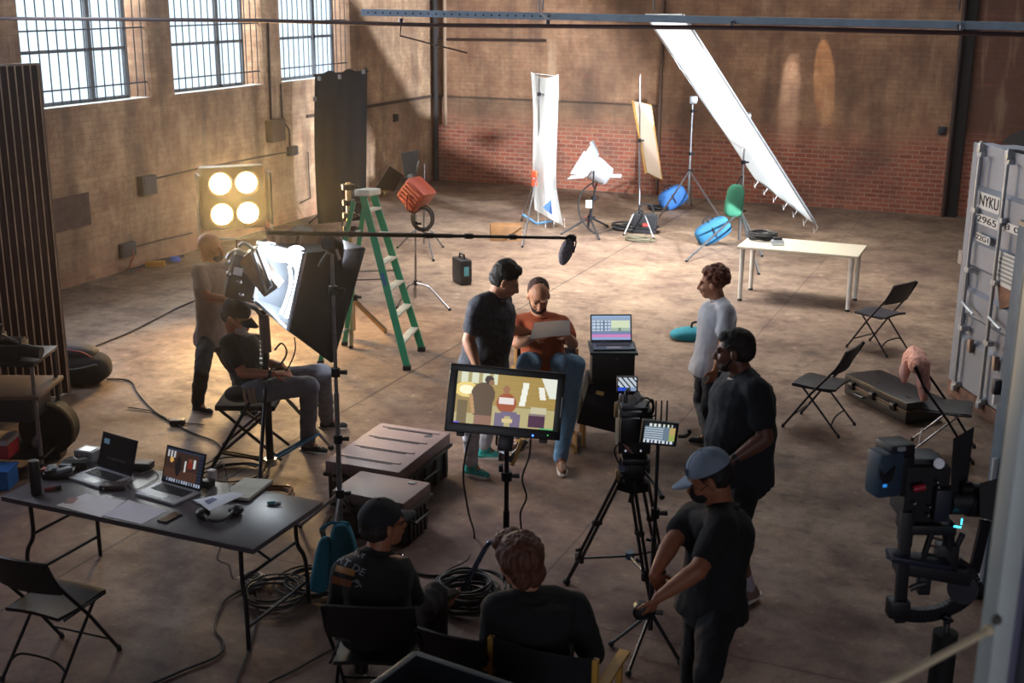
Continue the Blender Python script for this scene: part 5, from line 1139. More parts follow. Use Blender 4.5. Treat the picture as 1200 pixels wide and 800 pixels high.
# ---------------- corrugated sheet at left
A = G(82, 461); B = G(2, 478)
dv = V3((A-B)); dv.z = 0; dv = (onX(0, 0, -12) * 0 + (P(42, 75, FD(A)) - P(0, 77.5, FD(A)-.22))); dv.z = 0; dv = dv.normalized()
Hs = P(42, 75, FD(A)).z; nv = dv.cross(UP)
if nv.dot(FV) > 0: nv = -nv
m = MB(); n = 260; Wd = 1.9
prof = [(A - dv*(Wd*i/n) + nv*(.018*(2*(.5+.5*math.sin(2*PI*i/n*Wd/.072))**1.6-1))) for i in range(n+1)]
m.grid(lambda u, v: prof[round(u*n)] + UP*(.01+(Hs-.01)*v), n, 2, .003, nv)
corr = mat('corrugated_maroon', '51303a', .42, .35, var=.12, scale=2)
th = Thing('corrugated_sheet', 'tall corrugated maroon metal sheet standing upright at the left edge', 'panel', A-dv*.9)
th.part('sheet', m, corr, angle=180)
rm_ = mat('ridge_highlight', 'd0b8a6', .5, .3, var=.3, scale=6)  # pale strips colour the ridge highlights in along the crests
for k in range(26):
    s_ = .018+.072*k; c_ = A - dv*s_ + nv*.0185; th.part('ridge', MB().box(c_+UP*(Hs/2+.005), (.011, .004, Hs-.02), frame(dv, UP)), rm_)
th.part('edge_trim', MB().box(A+UP*(Hs/2), (.012, .04, Hs-.01), frame(dv, UP)), mat('pale_edge', 'a08a80', .5, .3)); th.part('top_trim', MB().box(A-dv*Wd/2+UP*Hs, (Wd, .04, .02), frame(dv, UP)), mat('pale_edge', 'a08a80'))
# backpack
c = G(92, 452); bp = Thing('backpack', 'black backpack slumped on the floor against the corrugated sheet', 'backpack', c)
def sq(v): s = lambda a: math.copysign(abs(a)**.75, a); return V3((s(v.x), s(v.y), s(v.z)+.06*noise.noise(v*3)))
bp.part('body', MB().ell(c+UP*.17+FV*.1, (.32, .22, .17), Rz(YAW), 24, 14, sq), blackf); bp.part('top_pocket', MB().ell(c+UP*.33+FV*.12-RV*.06, (.25, .18, .10), Rz(YAW) @ Rax(.12, 'Y'), 20, 12, sq), mat('charcoal_nylon', '26242c', .8, bump=.3))
bp.part('red_piping', MB().tube(smooth_path([c+FV*-.02+RV*-.1+UP*.40, c+FV*-.05+RV*.08+UP*.38, c+FV*-.04+RV*.18+UP*.32]), .008, 6), mat('red_trim', '8c2f36', .6), label='red trim'); bp.part('strap', MB().tube(smooth_path([c-FV*.13+RV*-.2+UP*.25, c-FV*.14+UP*.22, c-FV*.12+RV*.25+UP*.27]), .012, 6), black)
# cart with gear at the left edge
c = G(20, 556); ct = Thing('equipment_cart', 'dark equipment cart with shelves cut by the left frame edge', 'cart', c)
ca = RV; cf = FV
def cbx(nm, r, f, z, w_, d_, h_, m_, bev=.01, label=None, par=None): return ct.part(nm, MB().box(c+RV*r+FV*f+UP*z, (w_, d_, h_), Rz(YAW), bev), m_, par, label)
for r_ in (-.42, .22):
    for f_ in (.0, .5): ct.part('post', MB().cyl(c+RV*r_+FV*f_+UP*.1, c+RV*r_+FV*f_+UP*.98, .018), steel if (r_ > 0 and f_ == 0) else darkmetal); ct.part('caster', MB().cyl(c+RV*(r_-.02)+FV*f_+UP*.05, c+RV*(r_+.02)+FV*f_+UP*.05, .05, n=16), rubber)
cbx('shelf', -.1, .25, .16, .70, .56, .03, darkmetal); cbx('shelf', -.1, .25, .70, .74, .60, .035, mat('shelf_brown', '6a5040', .6)); cbx('shelf', -.1, .25, .98, .70, .56, .03, darkmetal)
cbx('drawer', -.12, .2, .58, .62, .45, .20, black)
tw_ = Thing('wheel_coil', 'dark round cable drum with tan strap behind the cart', 'drum', G(60, 520)); wc = G(58, 500, .28)
tw_.part('drum', MB().cyl(wc-FV*.08, wc+FV*.08, .24, n=28), rubber); tw_.part('strap', MB().tube([wc-FV*.10+RV*math.cos(a)*.25+UP*math.sin(a)*.25 for a in [2.0-.14*i for i in range(18)]], .02, 6), mat('olive_strap', '77684c', .6)); tw_.part('base', MB().box(wc-UP*.25, (.2, .14, .05), Rz(YAW)), black)
z1 = .998
def onc(name, label, cat, r, f, z, parts):
    o = Thing(name, label, cat, c+RV*r+FV*f+UP*z)
    for nm, dr, df, dz, w_, d_, h_, m_ in parts: o.part(nm, MB().box(c+RV*(r+dr)+FV*(f+df)+UP*(z+dz+h_/2), (w_, d_, h_), Rz(YAW), .01), m_)
    return o
cv = onc('spare_camera', 'dark spare camera on the cart top shelf at left edge', 'camera', -.08, .2, z1, [('body', 0, 0, 0, .34, .24, .12, blackm), ('top_block', -.06, 0, .12, .14, .14, .08, black), ('base_plate', .1, -.02, .12, .16, .12, .04, darkmetal)])
cv.part('silver_arm', MB().cyl(c+RV*-.02+FV*.05+UP*1.22, c+RV*.12+FV*.03+UP*1.16, .012), steel); cv.part('lens', MB().cyl(c+RV*.1+FV*.1+UP*1.08, c+RV*.28+FV*.08+UP*1.06, .055, .05, 18), black); cv.part('grip', MB().cyl(c+RV*-.08+FV*.1+UP*1.2, c+RV*-.05+FV*.1+UP*1.3, .03), black)
onc('red_box', 'red and white box on the lower cart shelf', 'box', -.18, .02, .176, [('body', 0, 0, 0, .34, .25, .12, mat('red_box', 'a3262c', .5)), ('white_lid', 0, 0, .12, .34, .25, .05, mat('white_box', 'b9aaa8', .6))])
onc('blue_box', 'bright blue bin on the floor in front of the cart', 'bin', -.10, -.24, .0, [('body', 0, 0, .0, .34, .22, .16, mat('bin_blue', '1f62a8', .4)), ('rim', 0, 0, .15, .36, .24, .02, mat('bin_blue', '1f62a8')), ('label', -.04, -.112, .03, .12, .006, .05, mat('bin_label', '9ab4cc', .5))])
lb = Thing('hanging_bulb', 'clear glass bulb on a hook beside the cart', 'bulb', P(43, 522, 10.0)); q = P(43, 515, 10.0)
lb.part('glass', MB().lathe(q-UP*.075, UP, [(0, .005), (.01, .035), (.05, .05), (.085, .035), (.11, .016)], 20), mat('bulb_glass', 'c8c6c0', .1, 0, trans=.7)); lb.part('hook', MB().tube(smooth_path([q+UP*.03, q+UP*.10+RV*.02, P(46, 499, 10.0), P(43, 492, 10.05)]), .008, 6), chrome)
# ---------------- shipping container
C0 = V3((-.60, 13.08, 0)); C1 = V3((-.14, 12.24, 0)); ed = (C1-C0).normalized(); en = ed.cross(UP)
if en.dot(V3((0, 0, 0))-C0) < 0: en = -en          # towards the viewer
ct = Thing('shipping_container', 'pale blue grey shipping container with lock rods and white number panels', 'container', C0+ed*1.22)
cpaint = mat('container_paint', '8b919f', .5, .2, var=.2, scale=1.5); crust = mat('container_rust', '7c5a4a', .8, var=.4, scale=8)
Wc, Hc, Lc = 2.44, 2.59, 5.2
def cpt(u, z, o=0.0): return C0 + ed*u + UP*z + en*o
def cbox(m, u, z, o, w_, h_, t_): return m.box(cpt(u, z, o), (w_, h_, t_), Matrix((ed, UP, ed.cross(UP))).transposed())
body = MB(); body.box(cpt(Wc/2, Hc/2, -Lc/2-.12), (Wc-.04, Hc-.06, Lc), Matrix((ed, UP, ed.cross(UP))).transposed()); ct.part('body', body, cpaint)
fr = MB(); cbox(fr, .04, Hc/2, -.06, .10, Hc, .14); cbox(fr, Wc-.04, Hc/2, -.06, .10, Hc, .14); cbox(fr, Wc/2, Hc-.05, -.06, Wc, .10, .14); ct.part('frame', fr, cpaint)
fr = MB(); cbox(fr, Wc/2, .07, -.06, Wc, .14, .16); ct.part('sill', fr, crust, label='rusty bottom sill')
for k in range(2):
    u0, u1 = .09+k*1.13, 1.21+k*1.13
    def dfn(u, v):
        z = .15+v*(Hc-.26); ph = (z*2.4) % 1; o = -.03 if ph < .5 else .0; 
        return cpt(u0+(u1-u0)*u, z, o)
    zz = [.15, .62, .66, .86, .90, 1.12, 1.16, 1.36, 1.40, 1.62, 1.66, 1.86, 1.9, 2.14, 2.18, Hc-.11]; oo = [0, 0, -.04, -.04, 0, 0, -.04, -.04, 0, 0, -.04, -.04, 0, 0, -.04, -.04]
    m = MB(); m.grid(lambda u, v: cpt(u0+(u1-u0)*u, zz[round(v*15)], oo[round(v*15)]), 1, 15, .02, en); ct.part('door', m, cpaint)
rods = mat('rod_paint', 'b0b4ba', .4, .4)
for u in (.22, .78, 1.50, 2.10):
    r_ = ct.part('lock_rod', MB().cyl(cpt(u, .10, .05), cpt(u, Hc+.03, .05), .019, n=12), rods)
    for z in (.16, .75, 1.35, 1.95, 2.5): ct.part('rod_bracket', MB().box(cpt(u, z, .03), (.09, .05, .07), Matrix((ed, UP, ed.cross(UP))).transposed(), .008), rods, r_)
    ct.part('cam', MB().box(cpt(u, .12, .055), (.07, .07, .05), Matrix((ed, UP, ed.cross(UP))).transposed(), .01), rods, r_); ct.part('cam', MB().box(cpt(u, Hc-.03, .055), (.07, .09, .05), Matrix((ed, UP, ed.cross(UP))).transposed(), .01), rods, r_)
    ct.part('rod_handle', MB().tube([cpt(u+.01, 1.02, .07), cpt(u+.12, 1.0, .08), cpt(u+.26, .96, .07)], .013), rods, r_)
for u, z in ((.42, .62), (.95, .60), (1.6, .6)): ct.part('latch', MB().box(cpt(u, z, .03), (.06, .14, .05), Matrix((ed, UP, ed.cross(UP))).transposed(), .01), mat('latch_rust', 'a08c80', .6, .3))
ct.part('hinge_plate', MB().box(cpt(-.04, 1.42, .0), (.09, .14, .03), Matrix((ed, UP, ed.cross(UP))).transposed(), .005), mat('plate_beige', 'a39a94', .6)); 
ct.part('corner_gasket', MB().tube([cpt(.12, .2, .012), cpt(.12, 2.45, .012)], .012, 6), rubber)
numm = mat('number_white', 'd6d8da', .6, var=.04); ink = mat('number_black', '1d1d22', .6)
def plate(u0, z0, u1, z1, o=.012, nm='number_panel'): return ct.part(nm, MB().box(cpt((u0+u1)/2, (z0+z1)/2, o), (abs(u1-u0), abs(z1-z0), .006), Matrix((ed, UP, ed.cross(UP))).transposed()), numm)
def text_obj(body, size, p, xa, ya, m, name='lettering', parent=None, off=None, ext=.002, align='CENTER', sx=1.0):
    cu = bpy.data.curves.new('tmp_text', 'FONT'); cu.body = body; cu.size = size; cu.extrude = ext; cu.align_x = align; cu.align_y = 'CENTER'
    o = bpy.data.objects.new('tmp_text', cu); COL.objects.link(o); dg = bpy.context.evaluated_depsgraph_get(); dg.update()
    me = bpy.data.meshes.new_from_object(o.evaluated_get(dg)); bpy.data.objects.remove(o); bpy.data.curves.remove(cu)
    xa = V3(xa).normalized(); ya = V3(ya); ya = (ya-xa*ya.dot(xa)).normalized(); za = xa.cross(ya); M = Matrix((xa*sx, ya, za)).transposed()
    mb = MB(); mb.add([V3(p)+M @ v.co for v in me.vertices], [tuple(f.vertices) for f in me.polygons]); bpy.data.meshes.remove(me); return mb
def onface(px, py, o=0.0):
    "point of the door face seen at px, py"
    d = ray(px, py); t_ = (C0+en*o-CAM).dot(en)/d.dot(en); return CAM+d*t_
def uz(px, py): q = onface(px, py); return (q-C0).dot(ed), q.z
xr = ed if ed.dot(RV) > 0 else -ed
def panel_px(p0, p1): (u0, z0), (u1, z1) = uz(*p0), uz(*p1); return plate(u0, z0, u1, z1), (u0+u1)/2, (z0+z1)/2, abs(u1-u0), abs(z1-z0)
for (p0, p1, txt, hgt, sx) in (((1150, 224), (1172, 252), 'NYKU', .21, .0), ((1147, 249), (1170, 270), '2965', .21, 0), ((1172, 257), (1197, 277), '98 0', .21, 0), ((1146, 272), (1161, 288), '22G1', .13, 0)):
    pl, u, z, w_, h_ = panel_px(p0, p1); tm = text_obj(txt, h_*.95, cpt(u, z, .018), xr, UP, ink); xs = [(v-cpt(u, z, .018)).dot(xr) for v in tm.v]; k = w_*.9/(max(xs)-min(xs))
    base_ = cpt(u, z, .018); tm.v = [v + xr*((v-base_).dot(xr)*(k-1)) for v in tm.v]; ct.part('lettering', tm, ink, pl)
ip = uz(1170, 292), uz(1196, 345); pl = plate(ip[0][0], ip[0][1], ip[1][0], ip[1][1])
for k in range(7):
    z = ip[0][1]-(ip[0][1]-ip[1][1])*(k+.7)/8; ct.part('data_line', MB().box(cpt((ip[0][0]+ip[1][0])/2, z, .017), (abs(ip[1][0]-ip[0][0])*(.55+.3*((k*7) % 3)/2), .022, .003), Matrix((ed, UP, ed.cross(UP))).transposed()), mat('data_grey', '8f9296', .6), pl)
for p, s, l_ in (((1176, 318), .16, 0), ((1186, 420), .3, 1), ((1180, 345), .3, 2)): u, z = uz(*p); ct.part('rust_patch', MB().box(cpt(u, z, .006), (s, s*.8, .004), Matrix((ed, UP, ed.cross(UP))).transposed() @ Rax(.4, 'Z')), crust, label='patch of rust') if l_ else None
# cream tarp and black bundle on its roof
tq = cpt(1.0, Hc, -.4)
tp = Thing('tarp_bundle', 'cream and yellow tarp bundle on top of the container', 'tarp', tq); 
tp.part('tarp', MB().hexa([onface(1180, 166)+en*-.1, onface(1206, 166)+en*-.1, onface(1206, 166)+en*-.5, onface(1180, 166)+en*-.5], [onface(1196, 120)+en*-.2, onface(1206, 105)+en*-.2, onface(1208, 105)+en*-.5, onface(1198, 120)+en*-.5]), mat('cream_tarp', 'cfc79a', .8)); 
tp.part('black_fold', MB().hexa([onface(1176, 167)+en*.02, onface(1206, 172)+en*.02, onface(1206, 172)+en*-.3, onface(1176, 167)+en*-.3], [onface(1186, 158)+en*.02, onface(1206, 150)+en*.02, onface(1206, 150)+en*-.3, onface(1186, 158)+en*-.3]), blackf); tp.part('base_fold', MB().box(cpt(1.2, Hc+.02, -.4), (.7, .5, .05), Matrix((ed, ed.cross(UP), UP)).transposed()), blackf)
# ---------------- open blue steel door nearer by
DD_ = 7.7; a = P(1167, 500, DD_); a.z = 0; bl = mat('door_blue', '3e5468', .5, .3, var=.2)
dd = Thing('open_steel_door', 'blue steel door edge standing open at the right', 'door', a)
da = (RV*.85-FV*.15).normalized()
dd.part('panel', MB().box(a+RV*.09+UP*1.36+da*.45, (.9, .08, 2.44), frame(da, UP), .01), bl); dd.part('edge_channel', MB().box(a+RV*.09+UP*1.36, (.14, .16, 2.46), Rz(YAW), .01), bl)
dd.part('pale_seal', MB().cyl(a-RV*.005-FV*.06+UP*.16, a-RV*.005-FV*.06+UP*1.05, .016), mat('seal_white', 'b7bcc0', .5)); dd.part('top_cap', MB().box(a+RV*.09+UP*2.6, (.14, .16, .03), Rz(YAW)), steel)
dd.part('handle_block', MB().box(P(1168, 453, DD_-.12), (.05, .05, .10), Rz(YAW), .01), black); dd.part('sticker', MB().box(P(1168, 466, DD_-.11), (.045, .02, .09), Rz(YAW)), paper); dd.part('wheel_foot', MB().box(a+RV*.2+UP*.07, (.5, .1, .14), frame(da, UP), .01), darkmetal)
# ---------------- near steel post and the cream rod tied to it
a = P(1183, 690, 2.6); a.z = 0; pm = mat('post_grey', 'a9b3b2', .5, .2, var=.08)
pp = Thing('steel_post', 'blurred pale grey steel post close to the viewer', 'post', a)
pp.part('flange', MB().box(a+UP*2.1-RV*.018, (.045, .08, 4.2), Rz(YAW), .004), pm); pp.part('web', MB().box(a+UP*2.1+RV*.028+FV*.05, (.05, .05, 4.2), Rz(YAW), .003), mat('post_plum', '5b5970', .5)); pp.part('flange', MB().box(a+UP*2.1+RV*.095, (.08, .08, 4.2), Rz(YAW), .004), pm)
pp.part('bolt', MB().ell(P(1168, 726, 2.54), .012), mat('bolt_dark', '4a4440', .6)); pp.part('base_plate', MB().box(a+UP*.01, (.3, .3, .02), Rz(YAW)), darkmetal)
rd = Thing('cream_rod', 'blurred cream coloured rod slanting at the lower right', 'rod', P(1035, 806, 2.35)); rd.part('rod', MB().cyl(P(1020, 812, 2.3), P(1160, 738, 2.5), .0085, n=12), mat('cream_rope', 'cfc0a0', .7))
rd.part('end_knot', MB().ell(P(1158, 738, 2.5), .014), mat('cream_rope', 'cfc0a0'))
# ---------------- second camera on a gimbal at right
D8 = 5.6; gm = Thing('gimbal_camera', 'second camera in a black gimbal frame with blue battery, at right', 'camera', P(1100, 720, D8))
def gb_(nm, x0, y0, x1, y1, dd_, t_, m_=black, yaw=0.0, bev=.008, label=None): m = MB(); pbox(m, x0, y0, x1, y1, D8+dd_, t_, bev, yaw); return gm.part(nm, m, m_, label=label)
bat = mat('battery_slate', '35495c', .5, .1); gb_('battery', 1024, 532, 1057, 584, -.05, .12, bat, .3, .02); gb_('battery_top', 1037, 522, 1071, 540, .0, .14, black, .3, .015); gb_('battery_side', 1052, 535, 1068, 582, -.0, .12, black, .3, .012); gb_('battery_label', 1051, 524, 1062, 529, -.005, .01, mat('label_grey', '9aa3ad', .5), .3, .001)
gm.part('battery_chevron', MB().slab([P(1030, 548, D8-.08), P(1038, 558, D8-.085), P(1050, 546, D8-.06), P(1046, 562, D8-.07), P(1038, 568, D8-.085), P(1032, 560, D8-.085)], .01), black); gm.part('battery_light', MB().box(P(1037, 569, D8-.09), (.02, .006, .014), Rz(YAW+.3)), emit('dim_blue', '2a7fd0', 1.0), label='dim blue light')
gb_('camera_body', 1060, 548, 1112, 612, .0, .22, blackm); gb_('camera_top', 1066, 538, 1104, 552, .04, .16, black); gb_('side_module', 1096, 575, 1114, 612, -.06, .08, mat('slate_panel', '23283a', .5))
gm.part('tall_flag', MB().hexa([P(1112, 600, D8), P(1128, 598, D8+.02), P(1130, 598, D8+.3), P(1114, 600, D8+.28)], [P(1117, 514, D8), P(1141, 500, D8+.02), P(1142, 500, D8+.3), P(1119, 514, D8+.28)]), blackm, label='tall black flag panel')
gm.part('lens', MB().cyl(P(1112, 585, D8+.05), P(1135, 585, D8+.05), .075, n=24).cyl(P(1134, 585, D8+.05), P(1150, 587, D8+.05), .085, .08, 24), black)
gm.part('matte_box', MB().hexa([P(1148, 606, D8-.08), P(1170, 612, D8-.10), P(1170, 612, D8+.2), P(1148, 606, D8+.18)], [P(1148, 566, D8-.08), P(1170, 560, D8-.10), P(1170, 560, D8+.2), P(1148, 566, D8+.18)]), black)
gm.part('focus_gear', MB().cyl(P(1126, 572, D8-.02), P(1138, 572, D8-.02), .035, n=18), darkmetal); gm.part('red_connector', MB().cyl(P(1070, 573, D8-.05), P(1084, 570, D8-.05), .017), mat('connector_red', 'b0203a', .4))
for x, y in ((1100, 571), (1090, 594), (1088, 604), (1100, 605), (1072, 590), (1099, 565)): gm.part('bolt', MB().ell(P(x, y, D8-.04), .009), steel)
gm.part('rosette', MB().cyl(P(1100, 543, D8-.02), P(1100.5, 543, D8-.05), .026, n=20), chrome)
gm.part('outer_post', MB().box(P(1058, 664, D8), (.055, .05, .60), Rz(YAW) @ Rax(-.03, 'Y'), .008), black); gm.part('post_end', MB().box(P(1052, 711, D8), (.11, .09, .10), Rz(YAW), .02), black)
arc = [P(1052, 716, D8), P(1070, 720, D8+.02), P(1095, 718, D8+.05), (P(1120, 708, D8+.08)), P(1135, 696, D8+.1), P(1140, 682, D8+.12), P(1132, 668, D8+.12), P(1118, 658, D8+.1)]
ap = smooth_path(arc, 5); m = MB()
for i in range(len(ap)-1): a_, b_ = ap[i], ap[i+1]; m.box((a_+b_)/2, ((b_-a_).length*1.15, .045, .07), frame(b_-a_, UP), .005)
gm.part('cradle_arc', m, black)
gm.part('motor', MB().cyl(P(1128, 690, D8+.02), P(1130, 688, D8+.15), .075, n=24), darkmetal); gm.part('lower_bracket', MB().box(P(1092, 668, D8+.05), (.38, .1, .07), Rz(YAW) @ Rax(.18, 'Y'), .01).box(P(1082, 684, D8+.03), (.06, .06, .10), Rz(YAW), .01).box(P(1108, 655, D8+.06), (.11, .08, .18), Rz(YAW), .02), black)
for k in range(3): gm.part('dovetail_rod', MB().cyl(P(1086, 628+k*10, D8+.02), P(1116, 636+k*9, D8+.04), .006, n=8), steel)
gm.part('slide_plate', MB().box(P(1076, 655, D8-.02), (.30, .12, .03), Rz(YAW) @ Rax(.16, 'Y'), .006), mat('plate_navy', '20263a', .4)); gm.part('handle_knob', MB().tube([P(1066, 690, D8), P(1074, 686, D8), P(1084, 684, D8)], .016), black); gm.part('rear_knob', MB().cyl(P(1040, 650, D8), P(1048, 652, D8), .02), black)
gm.part('diagonal_strut', MB().cyl(P(1092, 622, D8), P(1083, 650, D8), .016).cyl(P(1112, 615, D8+.03), P(1111, 645, D8+.05), .03).cyl(P(1128, 625, D8+.05), P(1116, 650, D8+.05), .016), black)
gm.part('inner_frame', MB().box(P(1062, 612, D8+.05), (.05, .1, .22), Rz(YAW), .006).box(P(1085, 615, D8+.06), (.26, .14, .05), Rz(YAW), .006), black)
gm.part('teal_light', MB().box(P(1127, 611, D8-.05), (.005, .005, .03), Rz(YAW)), emit('teal_led', '40d8f0', 4), label='teal status light'); gm.part('teal_light', MB().box(P(1122, 617, D8-.05), (.035, .005, .007), Rz(YAW) @ Rax(.15, 'Y')), emit('teal_led', '40d8f0', 4), label='teal status light')
gm.part('shade_strip', MB().box(P(1148, 640, D8+.12), (.05, .03, .28), Rz(YAW) @ Rax(.1, 'Y')), darkmetal)
b0 = P(1110, 726, D8+.02); g0 = V3((b0.x, b0.y, 0)); gs = Thing('gimbal_stand', 'thick black column under the gimbal camera at lower right', 'stand', g0)
gs.part('column', MB().cyl(g0+UP*.25, V3((b0.x, b0.y, b0.z-.07)), .062, n=20), rubber); gs.part('spigot', MB().cyl(V3((b0.x, b0.y, b0.z-.08)), V3((b0.x, b0.y, b0.z+.02)), .018), steel); gs.part('top_clamp', MB().tube([P(1105, 724, D8), P(1115, 727, D8-.05), P(1106, 730, D8-.05)], .012), darkmetal)
for a_ in (.2, 2.3, 4.4):
    f = g0+V3((math.cos(a_)*.5, math.sin(a_)*.5, 0)); gs.part('leg', MB().cyl(g0+UP*.45, f+UP*.02, .02, n=8), darkmetal)
# ---------------- open road case at the very front
z_ = 1.02; A = G(487, 764, z_); B = G(612, 806, z_); C_ = G(436, 806, z_); e1 = (B-A).normalized(); e2 = UP.cross(e1); e2 = e2 if e2.dot(C_-A) > 0 else -e2
rc_ = Thing('road_case', 'open black case with blue worn rim at the bottom edge', 'case', V3((A.x, A.y, 0))+e1*.35+e2*.25)
L1, L2 = .72, .5; Rr = frame(e1, UP)
edgem = mat('rim_navy', '1b2029', .5, .2); m = MB()
ctr_ = V3((A.x, A.y, 0))+e1*L1/2+e2*L2/2
rc_.part('shell', MB().box(ctr_+UP*.48, (L1, L2, .88), Rr, .015), blackm)
for (p, s) in (((0, L2/2), (L1, .03)), ((0, -L2/2), (L1, .03)), ((L1/2, 0), (.03, L2)), ((-L1/2, 0), (.03, L2))):
    e2_ = Rr @ V3((p[0], p[1], 0)); rc_.part('rim', MB().box(ctr_+e2_+UP*.965, (s[0]+.01, s[1]+.01, .11), Rr, .008), edgem)
for k in range(2): rc_.part('latch', MB().box(ctr_+Rr @ V3((-.2+.4*k, 0, 0))+(-e2)*(L2/2+.02)+UP*.93, (.09, .03, .06), Rr, .005), steel)
for sx in (-1, 1):
    for sy in (-1, 1): rc_.part('caster', MB().ell(ctr_+Rr @ V3((sx*.28, sy*.18, .03)), .03), rubber)
# ================================================================ people
def seg(p0, x, y, L, sign, D0):
    "point seen at x, y lying L from p0; sign +1 takes the farther one"
    d = ray(x, y); d = d/d.dot(FV); oc = CAM-p0; a = d.dot(d); b = 2*d.dot(oc); c = oc.dot(oc)-L*L; q = b*b-4*a*c
    t = (-b+sign*math.sqrt(q))/(2*a) if q > 0 else -b/(2*a)
    p = CAM+d*t
    return p0+(p-p0).normalized()*L if q <= 0 else p
def hand_into(mb, w, d, pn, side, curl=.5, s=1.0):
    "palm, four fingers and thumb; d points to the fingers, pn out of the palm, side +1/-1 puts the thumb"
    d = V3(d).normalized(); pn = V3(pn); pn = (pn-d*pn.dot(d)).normalized(); wv_ = d.cross(pn)*side
    for k in range(4):
        o = wv_*((1.5-k)*.0185*s); mb.cap(w+d*.012*s+o*.7, .0145*s, w+d*.085*s+o, .0125*s, 8)
        L = (.040, .045, .042, .033)[k]*s; p = w+d*.088*s+o; dr = d.copy(); r = .0092*s
        for j in range(3):
            ang = curl*(.55, .75, .6)[j]; dr = (Matrix.Rotation(ang, 3, d.cross(pn)) @ dr); q = p+dr*L*(1, .68, .55)[j]; mb.cap(p, r, q, r*.9, 8); p = q; r *= .9
    p = w+d*.028*s+wv_*.026*s; q = p+(d*.55+wv_*.75+pn*.25).normalized()*.040*s; mb.cap(p, .0135*s, q, .0115*s, 8); t2 = q+(d*.9+wv_*.25+pn*.35).normalized()*.032*s; mb.cap(q, .011*s, t2, .0095*s, 8); mb.cap(t2, .0095*s, t2+(d*.9+pn*(.3+curl*.4)).normalized()*.022*s, .0085*s, 8)
def head_mats(face, up=UP):
    y = V3(face).normalized(); x = y.cross(V3(up)).normalized(); z = x.cross(y); return Matrix((x, y, z)).transposed()
def hx(c, R, p): return c+R @ V3(p)
def head_into(mb, c, R, s=1.0, chin=1.0):  # s scales every measure
    E_ = lambda p, r, rr=None: mb.ell(hx(c, R, [k*s for k in p]), [k*s for k in r], R if rr is None else R @ rr, 18, 12)
    E_((0, -.018, .030), (.076, .096, .088)); E_((0, .022, -.020), (.064, .070, .088)); E_((0, .048, -.078), (.040*chin, .040, .034)); E_((0, .0, -.055), (.058, .06, .05))
    mb.cap(hx(c, R, (0, .088*s, .012*s)), .009*s, hx(c, R, (0, .110*s, -.030*s)), .0145*s, 8)
    for k in (-1, 1):
        E_((k*.030, .080, .024), (.026, .014, .010)); E_((k*.036, .062, -.030), (.024, .026, .024)); E_((k*.078, -.008, -.010), (.010, .020, .033), Rax(.25*k, 'Z')); E_((k*.012, .102, -.032), (.010, .012, .009))
    E_((0, .090, -.054), (.024, .012, .007)); E_((0, .087, -.064), (.020, .012, .008))
